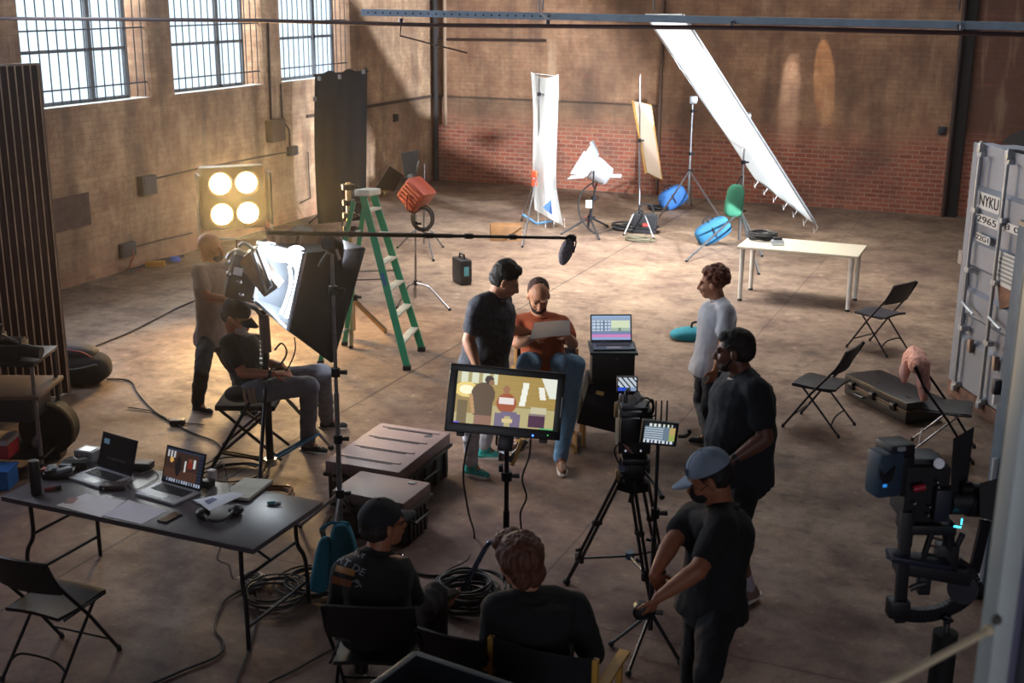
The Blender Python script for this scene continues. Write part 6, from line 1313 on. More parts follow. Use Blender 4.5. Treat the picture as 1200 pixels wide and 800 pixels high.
def person(label, D0, skinm, head, face, neck, arms, legs, shirt, trousers, shoes, cat='person', build=1.0, up=UP, head_s=1.0, chestpt=None, pelvis=None,
           shirt_hem=-.12, sleeve=.62, loc=None, hair=None, extras=None, trouser_end=1.0, leg_r=1.0, shoe_len=.27, wrinkle=.010, belly=0.0, dep=1.12):
    """arms: [(shoulder, elbow, wrist, hand dir, palm normal, side, curl)], legs: [(hip, knee, ankle, toe dir)]"""
    R = head_mats(face, up); head_s = head_s*1.19; head = head + (neck-head)*.20; nb_ = neck; hipc = (legs[0][0]+legs[1][0])/2 if pelvis is None else pelvis
    lat_h = (legs[1][0]-legs[0][0]).normalized(); lat_s = (arms[1][0]-arms[0][0]).normalized(); ax = (nb_-hipc); L = ax.length; an = ax/L
    if lat_h.dot(lat_s) < 0: lat_h = -lat_h
    mid = chestpt if chestpt is not None else (hipc+nb_)/2
    def spine(t): 
        if t <= 0: return hipc+an*(t*L)
        if t >= 1: return nb_+an*((t-1)*L)
        return hipc*(1-t)**2+((mid*4-hipc-nb_)/2)*(2*t*(1-t))+nb_*t*t
    sw = (arms[1][0]-arms[0][0]).length/2
    def rings(inf, t0, t1, flare=0.0):
        ts = [(-.14, .150, .105), (-.05, .165, .115), (.05, .168, .118), (.22, .152, .108+belly*.5), (.42, .152, .112+belly), (.62, .165, .120), (.80, .172, .120), (.91, .150, .100), (.95, .100, .078), (1.02, .060, .060)]
        out = []
        for t, a_, d_ in ts:
            if t < t0-1e-6 or t > t1+1e-6: continue
            u = min(1, max(0, t)); lt = (lat_h*(1-u)+lat_s*u).normalized(); lt = (lt-an*lt.dot(an)).normalized(); dp = lt.cross(an)
            w_ = a_*build*(1 if u < .5 else (1-(u-.5)*2)+(u-.5)*2*(sw/.17)); f_ = flare*max(0, (.3-t))
            out.append((spine(t), lt*(w_+inf+f_), dp*(d_*build*dep+inf+f_)))
        return out
    base = loc if loc is not None else V3((hipc.x, hipc.y, 0)); th = Thing('person', label, cat, base)
    b = MB(); b.loft(rings(-.014, -.14, 1.02)); head_into(b, head, R, head_s)
    b.cap(nb_-an*.04, .066*build, hx(head, R, (0, -.02, -.07)), .060*min(1.1, build))
    for sh, el, wr, hd_, pn, side, curl in arms:
        b.cap(spine(.88), .06*build, sh, .060*build); b.cap(nb_-an*.05, .040*build, sh, .045*build); b.cap(sh, .052*build, el, .043*build); b.cap(el, .044*build, el*.7+wr*.3, .044*build); b.cap(el*.7+wr*.3, .043*build, wr, .029); hand_into(b, wr, hd_, pn, side, curl)
    for hp, kn, ak, td in legs:
        b.cap(hp, .078*build, kn, .055); b.cap(kn, .056, kn*.65+ak*.35, .056); b.cap(kn*.65+ak*.35, .055, ak, .036); b.cap(ak, .036, ak-UP*.035+V3(td).normalized()*.07, .026)
    body = remeshed(b, .0068, 3, .5); o = th.part('body', body, skinm, angle=0)
    nz = lambda k, f: (lambda v: k*noise.noise(v*f)+k*.6*noise.noise(v*f*2.3+V3((5, 1, 2))))
    # shirt
    m = MB(); m.loft(rings(.020, shirt_hem, .91, .10)+[(spine(.965), lat_s*.118*build, lat_s.cross(an)*.095*build)])
    for sh, el, *_r in arms:
        e_ = sh*(1-sleeve)+el*sleeve; m.cap(spine(.84), .065*build, sh-an*.005, .076*build); m.cap(nb_-an*.020, .070*build, sh-an*.003, .076*build)
        if sleeve <= 1: m.cap(sh, .076*build, e_, .070*build)
        else: wr_ = _r[0]; m.cap(sh, .076*build, el, .062*build); e2 = el*(2-sleeve)+wr_*(sleeve-1); m.cap(el, .062*build, e2, .048*build)
    sh_o = th.part('shirt', remeshed(m, .011, 3, .5, nz(wrinkle, 7)), shirt, angle=0)
    ring_c = spine(1.0); a1 = lat_s*.082*build; a2 = lat_s.cross(an)*.074*build
    th.part('collar', MB().tube([ring_c+a1*math.cos(a)+a2*math.sin(a)+an*.002 for a in [2*PI*i/20 for i in range(20)]], .010, 6, closed=True), shirt, sh_o)
    # trousers
    m = MB(); m.loft(rings(.012, -.14, .22))
    for hp, kn, ak, td in legs:
        m.cap(spine(-.03)*.35+hp*.65, .098*build, hp, .098*build*leg_r); m.cap(hp, .098*build*leg_r, kn, .076*leg_r); 
        if trouser_end > 0: e_ = kn*(1-trouser_end)+ak*trouser_end; m.cap(kn, .076*leg_r, e_, .060*leg_r)
    th.part('trousers', remeshed(m, .011, 3, .5, nz(wrinkle*1.2, 8)), trousers, angle=0)
    for i, (hp, kn, ak, td) in enumerate(legs):
        sm, solem, sockm = shoes; t_ = V3(td); pit_ = V3(t_).normalized(); x_ = pit_; rr = frame(x_, UP); z_ = rr @ V3((0, 0, 1)); h0 = ak-z_*.065; Ls = shoe_len
        m = MB().cap(h0-x_*.03+z_*.0, .042, h0+x_*(Ls*.42), .038).cap(h0+x_*Ls*.35, .040, h0+x_*(Ls*.62), .030).cap(h0-x_*.02+z_*.04, .044, h0+x_*.03+z_*.045, .044)
        so = th.part('shoe', remeshed(m, .008, 3), sm, angle=0)
        so2 = MB(); outl = [(-.075, .028), (-.085, 0), (-.075, -.028), (0, -.036), (Ls*.45, -.046), (Ls*.66, -.03), (Ls*.72, 0), (Ls*.66, .03), (Ls*.45, .046), (0, .036)]
        so2.slab([h0+rr @ V3((p[0], p[1], -.012)) for p in outl], .026, z_); th.part('sole', so2, solem, so)
        lc = MB(); [lc.cyl(h0+rr @ V3((.06+.025*k, -.02, .043-.004*k)), h0+rr @ V3((.06+.025*k, .02, .043-.004*k)), .004, n=5) for k in range(4)]; th.part('laces', lc, solem, so)
        if sockm: th.part('sock', MB().cap(ak-z_*.01, .043, ak*.72+kn*.28, .047), sockm)
    eyew = mat('eye_dark', '1a1414', .3)
    for k in (-1, 1): th.part('eye', MB().ell(hx(head, R, (k*.037, .099, .007)), (.013, .009, .007), R, 10, 8), eyew)
    if hair: hair(th, head, R)
    if extras: extras(th, head, R, dict(spine=spine, lat=lat_s, an=an))
    return th
def hair_short(m, top=.010, front=True, bk=0.0, name='hair', rough=.004):
    def f(th, c, R):
        R = R*1.19; b = MB(); b.ell(hx(c, R, (0, -.026-bk, .036+top*.5)), (.081, .098-bk*.6, .088+top), R, 22, 14)
        b.ell(hx(c, R, (0, -.045, .0)), (.079, .078, .07), R, 20, 12)
        if front: b.ell(hx(c, R, (0, .035, .080+top)), (.055, .045, .030+top*.4), R, 16, 10)
        th.part(name, remeshed(b, .007, 2, .5, lambda v: rough*noise.noise(v*45)+rough*noise.noise(v*90)), m, angle=0)
    return f
def hair_curly(m, r=.025):
    def f(th, c, R):
        R = R*1.17; b = MB(); rr = random.Random(3); b.ell(hx(c, R, (0, -.03, .045)), (.088, .100, .095), R)
        for i in range(170):
            a = rr.uniform(0, 2*PI); z = rr.uniform(-.55, 1); q = math.sqrt(1-z*z); p = V3((q*math.cos(a), q*math.sin(a), z))
            if p.y > .55 and p.z < .45: continue
            b.ell(hx(c, R, (p.x*.092, -.03+p.y*.105, .05+p.z*.098)), rr.uniform(.014, .024), nu=8, nv=6)
        th.part('hair', remeshed(b, .006, 1, .4, lambda v: .005*noise.noise(v*60)), m, angle=0)
    return f
def beard(th, c, R, m, full=1.0):
    R = R*1.19; b = MB(); b.ell(hx(c, R, (0, .052, -.082)), (.046, .044, .034), R); b.ell(hx(c, R, (0, .088, -.046)), (.030, .016, .008), R)
    for k in (-1, 1): b.cap(hx(c, R, (k*.060, .012, -.035)), .014, hx(c, R, (k*.034, .058, -.080)), .024, 8)
    th.part('beard', remeshed(b, .006, 2, .5, lambda v: .003*noise.noise(v*80)), m, angle=0)
def mask(th, c, R, m, straps=True):
    R = R*1.19; b = MB(); b.ell(hx(c, R, (0, .062, -.050)), (.056, .056, .052), R, 20, 14); o = th.part('face_mask', b, m)
    if straps:
        for k in (-1, 1): th.part('ear_strap', MB().tube([hx(c, R, (k*.050, .070, -.030)), hx(c, R, (k*.080, .0, .0))], .0025, 5), m, o)
def cap_hat(th, c, R, m, brimm=None, tilt=0.0, flat=True, backwards=False, panel=None):
    R = R*1.19; b = MB(); prof = []
    def dome(v): return V3((v.x, v.y, max(v.z, -.12)))
    b.ell(hx(c, R, (0, -.020, .050)), (.089, .106, .088), R, 26, 16, dome); o = th.part('cap_crown', b, m)
    sg = -1 if backwards else 1
    br = MB().grid(lambda u, v: hx(c, R, ((u-.5)*.165*(1-.25*v*v), sg*(.066+.085*v*(1-.55*(2*u-1)**2)+.025*(1-(2*u-1)**2)), .042-.018*v-(.018 if not flat else .006)*(2*u-1)**2)), 14, 8, .006, R @ V3((0, 0, 1)))
    th.part('cap_brim', br, brimm or m, o); th.part('cap_button', MB().ell(hx(c, R, (0, -.02, .139)), (.009, .009, .005), R), m, o)
    for a in range(6): th.part('cap_seam', MB().tube([hx(c, R, (math.cos(a*PI/3)*.0895*math.sin(t), -.02+math.sin(a*PI/3)*.1065*math.sin(t), .05+.0885*math.cos(t))) for t in [PI/2*i/8 for i in range(9)]], .0016, 5), brimm or m, o)
    if panel: th.part('cap_patch', MB().grid(lambda u, v: hx(c, R, (math.sin((u-.5)*1.0)*.093, -.02+math.cos((u-.5)*1.0)*.110*(1-.10*v), .058+.035*v)), 8, 4, .003), panel, o)
def dr(r, f, u): return RV*r+FV*f+UP*u
gray_sh = mat('tee_grey_brown', '7c6c67', .9, var=.1, bump=.3, bscale=30); black_sh = mat('tee_black', '17181c', .92, var=.1, bump=.3, bscale=30)
navy_sh = mat('tee_dark_navy', '232b36', .92, var=.12, bump=.3, bscale=30); rust_sh = mat('tee_rust', '8c3f1c', .9, var=.1, bump=.3, bscale=30); white_sh = mat('tee_white', 'c3c8d2', .9, var=.05, bump=.3, bscale=30)
blk_tr = mat('trousers_black', '16161b', .9, var=.1); gry_tr = mat('trousers_grey', '5b5d68', .9, var=.12, bump=.3, bscale=25); jean = mat('jeans_blue', '6587a3', .9, var=.18, bump=.3, bscale=40); navy_tr = mat('trousers_navy', '1c2434', .9, var=.1); pale_tr = mat('jeans_pale', 'c0c0c8', .9, var=.2, bump=.3)
dk_hair = mat('hair_dark', '17120f', .7, var=.3, scale=60); br_hair = mat('hair_brown', '5a3424', .65, var=.35, scale=60); red_hair = mat('hair_curly_brown', '6b3a28', .65, var=.35, scale=60); stub = mat('hair_stubble', '5a3c2c', .8, var=.3, scale=90); brd = mat('beard_dark', '2a1a16', .9, var=.3, scale=90)
sole_w = mat('sole_white', 'c9c4bb', .6); shoe_blk = mat('shoe_black', '1b1a1e', .6); shoe_teal = mat('shoe_teal', '35aaa0', .55, var=.4, scale=25)
# ---- bald man behind the softbox
D0 = 11.7; q = lambda x, y, d=0: P(x, y, D0+d)
hd_ = q(246, 285, .03); nk = q(248, 312, .0)
sA, sB = q(233, 318, -.18), q(266, 316, .17)
eA = seg(sA, 243, 348, .29, -1, D0); wA = seg(eA, 271, 352, .255, -1, D0); eB = seg(sB, 268, 342, .27, 1, D0); wB = seg(eB, 284, 338, .25, 1, D0)
hA, hB = q(243, 397, -.10), q(256, 397, .10)
kA = seg(hA, 236, 437, .43, -1, D0); aA = G(232, 471, .085); kB = seg(hB, 275, 432, .43, 1, D0); aB = G(289, 476, .085)
def ex(th, c, R, k): mask(th, c, R, mat('mask_dark', '2a2122', .9))
person('person with shaved head in grey brown t-shirt, standing farthest left', D0, skin_mid, hd_, dr(.9, .1, -.25), nk, [(sA, eA, wA, dr(1, .1, .1), dr(0, .6, -1), -1, .5), (sB, eB, wB, dr(1, .1, .1), dr(0, -.3, -1), 1, .5)],
       [(hA, kA, aA, dr(.75, -.5, 0)), (hB, kB, aB, dr(.85, -.3, 0))], gray_sh, blk_tr, (shoe_blk, sole_w, None), extras=ex, hair=None, build=1.02)
# ---- seated operator with cap and pale mask
D0 = 10.0; hd_ = q(277, 366, -.05); nk = q(276, 394, .05)
sA, sB = q(268, 402, -.12), q(298, 400, .18)
eA = seg(sA, 284, 437, .28, -1, D0); wA = seg(eA, 322, 438, .255, -1, D0); eB = seg(sB, 312, 425, .26, 1, D0); wB = seg(eB, 330, 428, .22, -1, D0)
hA, hB = q(296, 458, -.13), q(306, 448, .13)
kA = seg(hA, 362, 452, .50, -1, D0); kB = seg(hB, 381, 436, .52, 1, D0); aA = G(361, 517, .09); aB = G(383, 490, .09)
def ex(th, c, R, k): cap_hat(th, c, R, mat('cap_black', '15151a', .85), flat=False); mask(th, c, R, mat('mask_pale', 'b3a3a0', .85)); 
def ex2(th, c, R, k):
    ex(th, c, R, k); p = P(330, 418, D0-.2); th.part('wristband', MB().cyl(wA-(wA-eA).normalized()*.02, wA-(wA-eA).normalized()*.045, .033), black)
person('person in black cap and pale face mask, seated behind the rolling stand in grey trousers', D0, skin_red, hd_, dr(.85, -.25, -.45), nk, [(sA, eA, wA, dr(1, .05, .05), dr(0, .3, -1), -1, .6), (sB, eB, wB, dr(.8, -.3, -.5), dr(-.2, -.3, -1), 1, .7)],
       [(hA, kA, aA, dr(.95, -.35, 0)), (hB, kB, aB, dr(1, -.1, 0))], black_sh, gry_tr, (shoe_blk, sole_w, None), extras=ex2, hair=hair_short(dk_hair, .0), leg_r=1.12)
# ---- standing man in dark t-shirt pointing at the page
D0 = 9.95; hd_ = q(595, 324, .0); nk = q(580, 348, .02)
sA, sB = q(562, 358, -.16), q(588, 352, .20)
eA = seg(sA, 549, 399, .30, -1, D0); wA = seg(eA, 560, 432, .26, -1, D0); eB = seg(sB, 590, 386, .30, 1, D0); wB = seg(eB, 617, 388, .24, 1, D0)
hA, hB = q(556, 436, -.09), q(574, 434, .10)
aA = G(552, 543, .10); aB = G(567, 524, .10); kA = seg(hA, 553, 489, .44, -1, D0); kB = seg(hB, 572, 482, .44, 1, D0)
def ex(th, c, R, k):
    for s in (-1, 1): th.part('spectacle_rim', MB().tube([hx(c, R, (s*.032+.022*math.cos(a), .094, .008+.018*math.sin(a))) for a in [2*PI*i/14 for i in range(14)]], .0022, 5, closed=True), chrome)
    th.part('spectacle_arm', MB().cyl(hx(c, R, (.055, .09, .01)), hx(c, R, (.08, 0, .005)), .002), chrome)
person('person in faded dark t-shirt and teal white trainers, standing and pointing at the page', D0, skin, hd_, dr(.85, .02, -.45), nk, [(sA, eA, wA, dr(.1, .1, -1), dr(.5, .8, 0), 1, .4), (sB, eB, wB, dr(1, -.05, .1), dr(0, -.2, -1), 1, .45)],
       [(hA, kA, aA, dr(.75, -.55, 0)), (hB, kB, aB, dr(1, -.05, 0))], mat('tee_faded_black', '3a3d46', .92, var=.55, scale=26, bump=.3), pale_tr, (shoe_teal, sole_w, mat('sock_rust', 'a2573a', .9)), extras=ex, hair=hair_short(dk_hair, .022), build=1.22, belly=.02, dep=1.2, trouser_end=.93)
# ---- seated actor in rust t-shirt
D0 = 10.55; hd_ = q(631, 341, -.05); nk = q(632, 371, .03)
sA, sB = q(607, 379, .03), q(657, 379, .03)
wA = P(624, 396, D0-.38); wB = P(666, 393, D0-.38)
eA = seg(sA, 606, 402, .27, -1, D0); eB = seg(sB, 671, 403, .28, -1, D0)
hA, hB = q(625, 427, .0), q(650, 427, .0); kA = seg(hA, 616, 424, .46, -1, D0); kB = seg(hB, 675, 427, .50, -1, D0); aA = G(606, 512, .10)+FV*.05; aB = P(658, 492, D0-.55); aB.z = .12
page = [P(621, 397.5, D0-.53), P(668, 392.5, D0-.53), P(668, 375, D0-.42), P(626, 378, D0-.42)]
person('person in rust orange t-shirt and blue jeans, seated in wooden chair reading a page', D0, skin, hd_, dr(.08, -.85, -.5), nk, [(sA, eA, wA, dr(.9, -.1, .2), dr(.1, -.6, .5), 1, .8), (sB, eB, wB, dr(-.85, -.1, .25), dr(0, -.6, .5), -1, .8)],
       [(hA, kA, aA, dr(-.2, -1, 0)), (hB, kB, aB, dr(.1, -1, 0))], rust_sh, jean, (mat('shoe_brown', '6b4430', .6), sole_w, None), extras=lambda th, c, R, k: beard(th, c, R, brd), hair=hair_short(mat('hair_short_brown', '3b241b', .85, var=.3, scale=80), .000, front=False, bk=.020), build=1.16, leg_r=1.1)
pgo = single('script_page', MB().grid(lambda u, v: (page[0]*(1-u)+page[1]*u)*(1-v)+(page[3]*(1-u)+page[2]*u)*v+FV*(.015*math.sin(PI*u)), 12, 6, .001), cloth_translucent('page_white', 'f2f3f6', .5), 'white printed page held in the hands of the seated actor', 'paper')
cd_ = q(640, 430, .0); director_chair('wooden director chair under the seated actor in rust t-shirt', V3((cd_.x, cd_.y, 0))+FV*.12, YAW+PI-.05)
# ---- curly haired man in white t-shirt
D0 = 10.85; hd_ = q(833, 327, .0); nk = q(843, 352, .0)
sA, sB = q(851, 364, -.16), q(836, 358, .17)
eA = seg(sA, 849, 402, .29, -1, D0); wA = seg(eA, 838, 434, .25, -1, D0); eB = seg(sB, 836, 395, .28, 1, D0); wB = seg(eB, 828, 425, .24, 1, D0)
hA, hB = q(838, 434, -.09), q(828, 433, .10); aA = G(843, 523, .09); aB = G(832, 509, .09); kA = seg(hA, 832, 480, .43, -1, D0); kB = seg(hB, 822, 472, .43, 1, D0)
person('person with curly reddish hair and white t-shirt, standing and looking left', D0, skin, hd_, dr(-.92, .25, -.12), nk, [(sA, eA, wA, dr(-.3, 0, -1), dr(-.3, .9, 0), -1, .5), (sB, eB, wB, dr(-.3, 0, -1), dr(0, -1, 0), 1, .5)],
       [(hA, kA, aA, dr(-.9, -.2, 0)), (hB, kB, aB, dr(-.95, .1, 0))], white_sh, navy_tr, (shoe_blk, sole_w, None), extras=lambda th, c, R, k: th.part('face_mask', MB().ell(hx(c, R, (0, .05, -.085)), (.05, .052, .035), R), black), hair=hair_curly(red_hair), build=1.10, dep=1.15)
# ---- man in black t-shirt behind the man in the grey cap
D0 = 7.8; hd_ = q(857, 404, .0); nk = q(872, 440, .0)
sA, sB = q(886, 458, -.17), q(858, 448, .18)
eA = seg(sA, 897, 516, .31, -1, D0); wA = seg(eA, 856, 541, .27, -1, D0); eB = seg(sB, 856, 500, .30, 1, D0); wB = seg(eB, 845, 540, .26, -1, D0)
hA, hB = q(872, 558, -.10), q(858, 558, .10); aA = P(877, 694, 7.62); aA.z = max(aA.z, .11); aB = G(852, 700, .1)+FV*.3; kA = seg(hA, 862, 632, .46, -1, D0); kB = seg(hB, 846, 625, .45, 1, D0)
def ex(th, c, R, k):
    beard(th, c, R, brd); d = (wA-eA).normalized(); th.part('wristwatch', MB().cyl(wA-d*.02, wA-d*.055, .036, n=16), black)
person('person in black t-shirt and black shorts with white socks, standing behind grey cap', D0, skin_dark, hd_, dr(-.93, .25, -.12), nk, [(sA, eA, wA, dr(-.95, .1, -.2), dr(-.3, .5, -.9), -1, .6), (sB, eB, wB, dr(-.5, 0, -.9), dr(0, -1, 0), 1, .5)],
       [(hA, kA, aA, dr(-.80, -.35, -.25)), (hB, kB, aB, dr(-.9, -.2, 0))], mat('tee_charcoal', '1b1f26', .92, var=.1, bump=.3, bscale=30), blk_tr, (mat('shoe_taupe', '6e5c55', .7, var=.3), sole_w, mat('sock_white', 'a8a3ad', .9)), extras=ex, hair=hair_short(dk_hair, .006), build=1.30, belly=.03, dep=1.25, trouser_end=.08, shirt_hem=-.05)
# ---- man in the grey cap
D0 = 6.25; hd_ = q(827, 551, .0); nk = q(846, 592, .02)
sA, sB = q(846, 618, -.18), q(815, 604, .16)
eA = seg(sA, 818, 668, .29, -1, D0); wA = seg(eA, 770, 701, .255, -1, D0); eB = seg(sB, 788, 634, .27, -1, D0); wB = seg(eB, 766, 674, .24, -1, D0)
hA, hB = q(842, 712, -.10), q(826, 708, .10); aA = P(822, 872, D0-.08); aA.z = .09; aB = P(806, 868, D0+.12); aB.z = .09; kA = seg(hA, 829, 792, .44, -1, D0); kB = seg(hB, 812, 785, .44, 1, D0)
def ex(th, c, R, k): cap_hat(th, c, R, mat('cap_slate', '8495a8', .85, var=.08), panel=mat('cap_patch', '20283a', .7)); mask(th, c, R, mat('mask_black', '141317', .85))
person('person in slate grey cap, black mask and black t-shirt, hands clasped in front', D0, skin_mid, hd_, dr(-.80, .12, -.42), nk, [(sA, eA, wA, dr(-.45, .1, -.9), dr(-.4, .5, .2), -1, .55), (sB, eB, wB, dr(.55, -.15, -.8), dr(.1, .8, -.4), 1, .9)],
       [(hA, kA, aA, dr(-.95, -.1, 0)), (hB, kB, aB, dr(-.95, .1, 0))], black_sh, blk_tr, (shoe_blk, sole_w, None), extras=ex, hair=hair_short(dk_hair, -.004), build=1.18, dep=1.15)
ho = Thing('dark_disc', 'dark round object held in the clasped hands of grey cap person', 'object', P(752, 722, D0-.35)); hc2 = wA+dr(-.45, .1, -.9).normalized()*.10+dr(-.12, .05, .02)*.3
ho.part('body', MB().lathe(hc2-FV*.03, FV, [(0, .03), (.01, .045), (.05, .047), (.06, .04)], 20), black); ho.part('rim', MB().tube([hc2-FV*.03+RV*math.cos(a)*.044+UP*math.sin(a)*.044 for a in [2*PI*i/20 for i in range(20)]], .004, 6, closed=True), darkmetal)
# ---- seated man in black cap, back to the viewer
D0 = 6.32; hd_ = q(452, 607, .05); nk = q(440, 646, .0)
sA, sB = q(404, 672, -.05), q(473, 676, .08)
eA = seg(sA, 398, 722, .28, 1, D0); wA = seg(eA, 440, 730, .25, 1, D0); eB = seg(sB, 486, 717, .26, 1, D0); wB = seg(eB, 510, 712, .22, 1, D0)
cs_ = CHH.r.location; hc_ = V3((cs_.x, cs_.y, .54))-FV*.02; hA = hc_-RV*.10; hB = hc_+RV*.10
kA = hA+dr(-.06, .45, .02); kB = hB+dr(.20, .42, .02); aA = V3((kA.x, kA.y, .09))+FV*.05; aB = V3((kB.x, kB.y, .09))+FV*.02
def ex(th, c, R, k):
    cap_hat(th, c, R, mat('cap_navy', '11161f', .85)); th.part('glasses_arm', MB().cyl(hx(c, R, (.079, 0, .012)), hx(c, R, (.062, .09, .012)), .0022), black)
    th.part('cap_mark', MB().box(hx(c, R, (.070, .055, .078)), (.012, .004, .006), R), paper, None)
PH = person('person in black cap and printed black t-shirt, seated with back to the viewer', D0, skin_mid, hd_, dr(.80, .55, .02), nk, [(sA, eA, wA, dr(.6, .6, 0), dr(0, 0, -1), -1, .6), (sB, eB, wB, dr(.8, .5, .35), dr(.1, -.2, 1), 1, .25)],
       [(hA, kA, aA, dr(0, 1, 0)), (hB, kB, aB, dr(.3, 1, 0))], black_sh, mat('trousers_charcoal', '2b282c', .9), (shoe_blk, sole_w, None), extras=ex, hair=hair_short(dk_hair, -.002), build=1.12, sleeve=.85, shirt_hem=-.05)
# print on his shirt, laid over sleeve and shoulder
so = [c for c in PH.r.children if c.name.startswith('shirt')][0]
from mathutils.bvhtree import BVHTree
def on_surface(o, off, x, y, lift=.004):
    me = o.data; key = o.name
    if key not in on_surface.c: on_surface.c[key] = BVHTree.FromPolygons([v.co+off for v in me.vertices], [tuple(p.vertices) for p in me.polygons])
    h = on_surface.c[key].ray_cast(CAM, ray(x, y).normalized()); return (h[0]+h[1]*lift, h[1]) if h[0] is not None else (None, None)
on_surface.c = {}
def wrapped(o, off, mb, lift=.004):
    "push a flat print onto the cloth behind it"
    ok = MB(); vs = []
    for v in mb.v:
        d = (v-CAM).normalized(); on_surface(o, off, 0, 0); h = on_surface.c[o.name].ray_cast(CAM, d); vs.append(h[0]+h[1]*lift if h[0] is not None else None)
    idx = {i: k for k, i in enumerate([i for i, v in enumerate(vs) if v is not None])}
    ok.v = [v for v in vs if v is not None]; ok.f = [tuple(idx[i] for i in f) for f in mb.f if all(i in idx for i in f)]
    ok.f = [f for f in ok.f if max((ok.v[a]-ok.v[b]).length for a in f for b in f) < .08]; return ok
def print_text(body, size, x, y, ang, m, nm='lettering', D=6.2):
    p = P(x, y, D); xa = (RV*math.cos(ang)+UP*math.sin(ang)); ya = (UP*math.cos(ang)-RV*math.sin(ang)); mb = text_obj(body, size, p, xa, ya, m, ext=0)
    w_ = wrapped(so, PH.loc, mb)
    if w_.f: PH.part(nm, w_, m, so, label='pale lettering printed on the shirt')
ink_w = mat('print_grey', '8e9298', .8)
print_text('ROCKY', .052, 411, 646, -.40, ink_w); print_text('ART DE', .062, 408, 661, -.55, ink_w); print_text('PT', .05, 418, 684, -1.2, ink_w)
def patch(x0, y0, x1, y1, sk, m, n=10):
    g = MB().grid(lambda u, v: P(x0+(x1-x0)*u+sk*v, y0+(y1-y0)*v+6*u, 6.2), n, n); w_ = wrapped(so, PH.loc, g, .005)
    if w_.f: PH.part('print_patch', w_, m, so, label='orange block printed on the sleeve')
patch(395, 662, 417, 669, -2, mat('print_orange', '9a6a35', .8)); patch(391, 674, 413, 682, -2, mat('print_rust', '7e4a2c', .8))
hp_ = Thing('hand_phone', 'dark phone with green edge in hand of the cap person', 'phone', wB); hq = wB+dr(.8, .5, .35).normalized()*.09+UP*.03; hp_.part('body', MB().box(hq, (.14, .07, .009), frame(dr(.8, .5, .2), UP), .004), mat('phone_dark_green', '1e3a33', .3)); hp_.part('glass', MB().box(hq+UP*.006, (.13, .06, .001), frame(dr(.8, .5, .2), UP)), mat('phone_glass', '101216'))
# ---- seated person in dark jacket, back to the viewer
D0 = 5.75; hd_ = q(606, 651, .08); nk = q(622, 697, .0)
sA, sB = q(583, 714, -.04), q(672, 710, .05)
eA = seg(sA, 575, 770, .28, 1, D0); wA = seg(eA, 600, 790, .24, 1, D0); eB = seg(sB, 694, 765, .28, 1, D0); wB = seg(eB, 693, 748, .24, 1, D0)
hc_ = V3((nk.x, nk.y, .55))-RV*.0-FV*.03; hA = hc_-RV*.10; hB = hc_+RV*.10; kA = hA+dr(-.1, .45, .02); kB = hB+dr(.08, .45, .02); aA = V3((kA.x, kA.y, .09))+FV*.03; aB = V3((kB.x, kB.y, .09))+FV*.05
def hair_I(th, c, R):
    c = c-RV*.012+UP*.005; R = R*1.32; b = MB(); rr = random.Random(9); b.ell(hx(c, R, (0, -.03, .035)), (.092, .105, .100), R); b.ell(hx(c, R, (0, -.06, -.02)), (.080, .06, .075), R); b.ell(hx(c, R, (-.0, .05, .085)), (.07, .05, .04), R)
    for i in range(0):
        a = rr.uniform(0, 2*PI); z = rr.uniform(-.2, 1); q_ = math.sqrt(1-z*z); p = V3((q_*math.cos(a)*.09, -.03+q_*math.sin(a)*.105, .04+z*.10)); b.cap(hx(c, R, p), .020, hx(c, R, p*1.04+V3((rr.uniform(-.035, .035), rr.uniform(-.035, .035), .008))), .010, 6)
    th.part('hair', remeshed(b, .006, 1, .5, lambda v: .016*noise.noise(V3((v.x*16, v.y*16, v.z*11)))+.007*noise.noise(V3((v.x*60, v.y*60, v.z*22)))), br_hair, angle=0)
person('person with tousled brown hair in dark jacket, seated in front with back turned', D0, skin, hd_, dr(-.55, .75, -.15), nk, [(sA, eA, wA, dr(.5, .7, 0), dr(0, 0, -1), -1, .6), (sB, eB, wB, dr(-.3, .8, .2), dr(0, 0, -1), 1, .6)],
       [(hA, kA, aA, dr(0, 1, 0)), (hB, kB, aB, dr(0, 1, 0))], mat('jacket_black', '121318', .9, var=.1, bump=.2), blk_tr, (shoe_blk, sole_w, None), hair=hair_I, build=1.18, sleeve=1.75, shirt_hem=-.05,
       extras=lambda th, c, R, k: th.part('jacket_collar', MB().tube([k['spine'](1.0)+k['lat']*math.cos(a)*.085+k['lat'].cross(k['an'])*math.sin(a)*.075 for a in [2*PI*i/20 for i in range(20)]], .022, 8, closed=True), mat('jacket_black', '121318')))
cI = V3((hc_.x, hc_.y, 0)); director_chair('yellow wooden director chair under the seated person in dark jacket', G(652, 776, .66)-UP*.66, YAW-.40, yellow=True)
HAZE = .0015
# ---------------------------------------------------------------- light
wd = bpy.data.worlds.new('world'); sc.world = wd; wd.use_nodes = True
bg = wd.node_tree.nodes['Background']; bg.inputs[0].default_value = (.78, .90, 1.0, 1); bg.inputs[1].default_value = 1.6
def portal(loc, size, rot):
    l = bpy.data.lights.new('portal', 'AREA'); l.shape = 'RECTANGLE'; l.size, l.size_y = size; l.cycles.is_portal = True
    o = bpy.data.objects.new('portal', l); COL.objects.link(o); o.location = loc; o.rotation_euler = rot
for a, b_ in wins+extra: portal((XL-.38, (a+b_)/2, (SILL+HEAD)/2), (HEAD-SILL, b_-a), (0, -PI/2, 0))
for h in sky: portal(((h[0]+h[1])/2, (h[2]+h[3])/2, ZC+.32), (h[1]-h[0], h[3]-h[2]), (0, 0, 0))
def aim(o, d): o.rotation_euler = V3(d).to_track_quat('-Z', 'Y').to_euler()
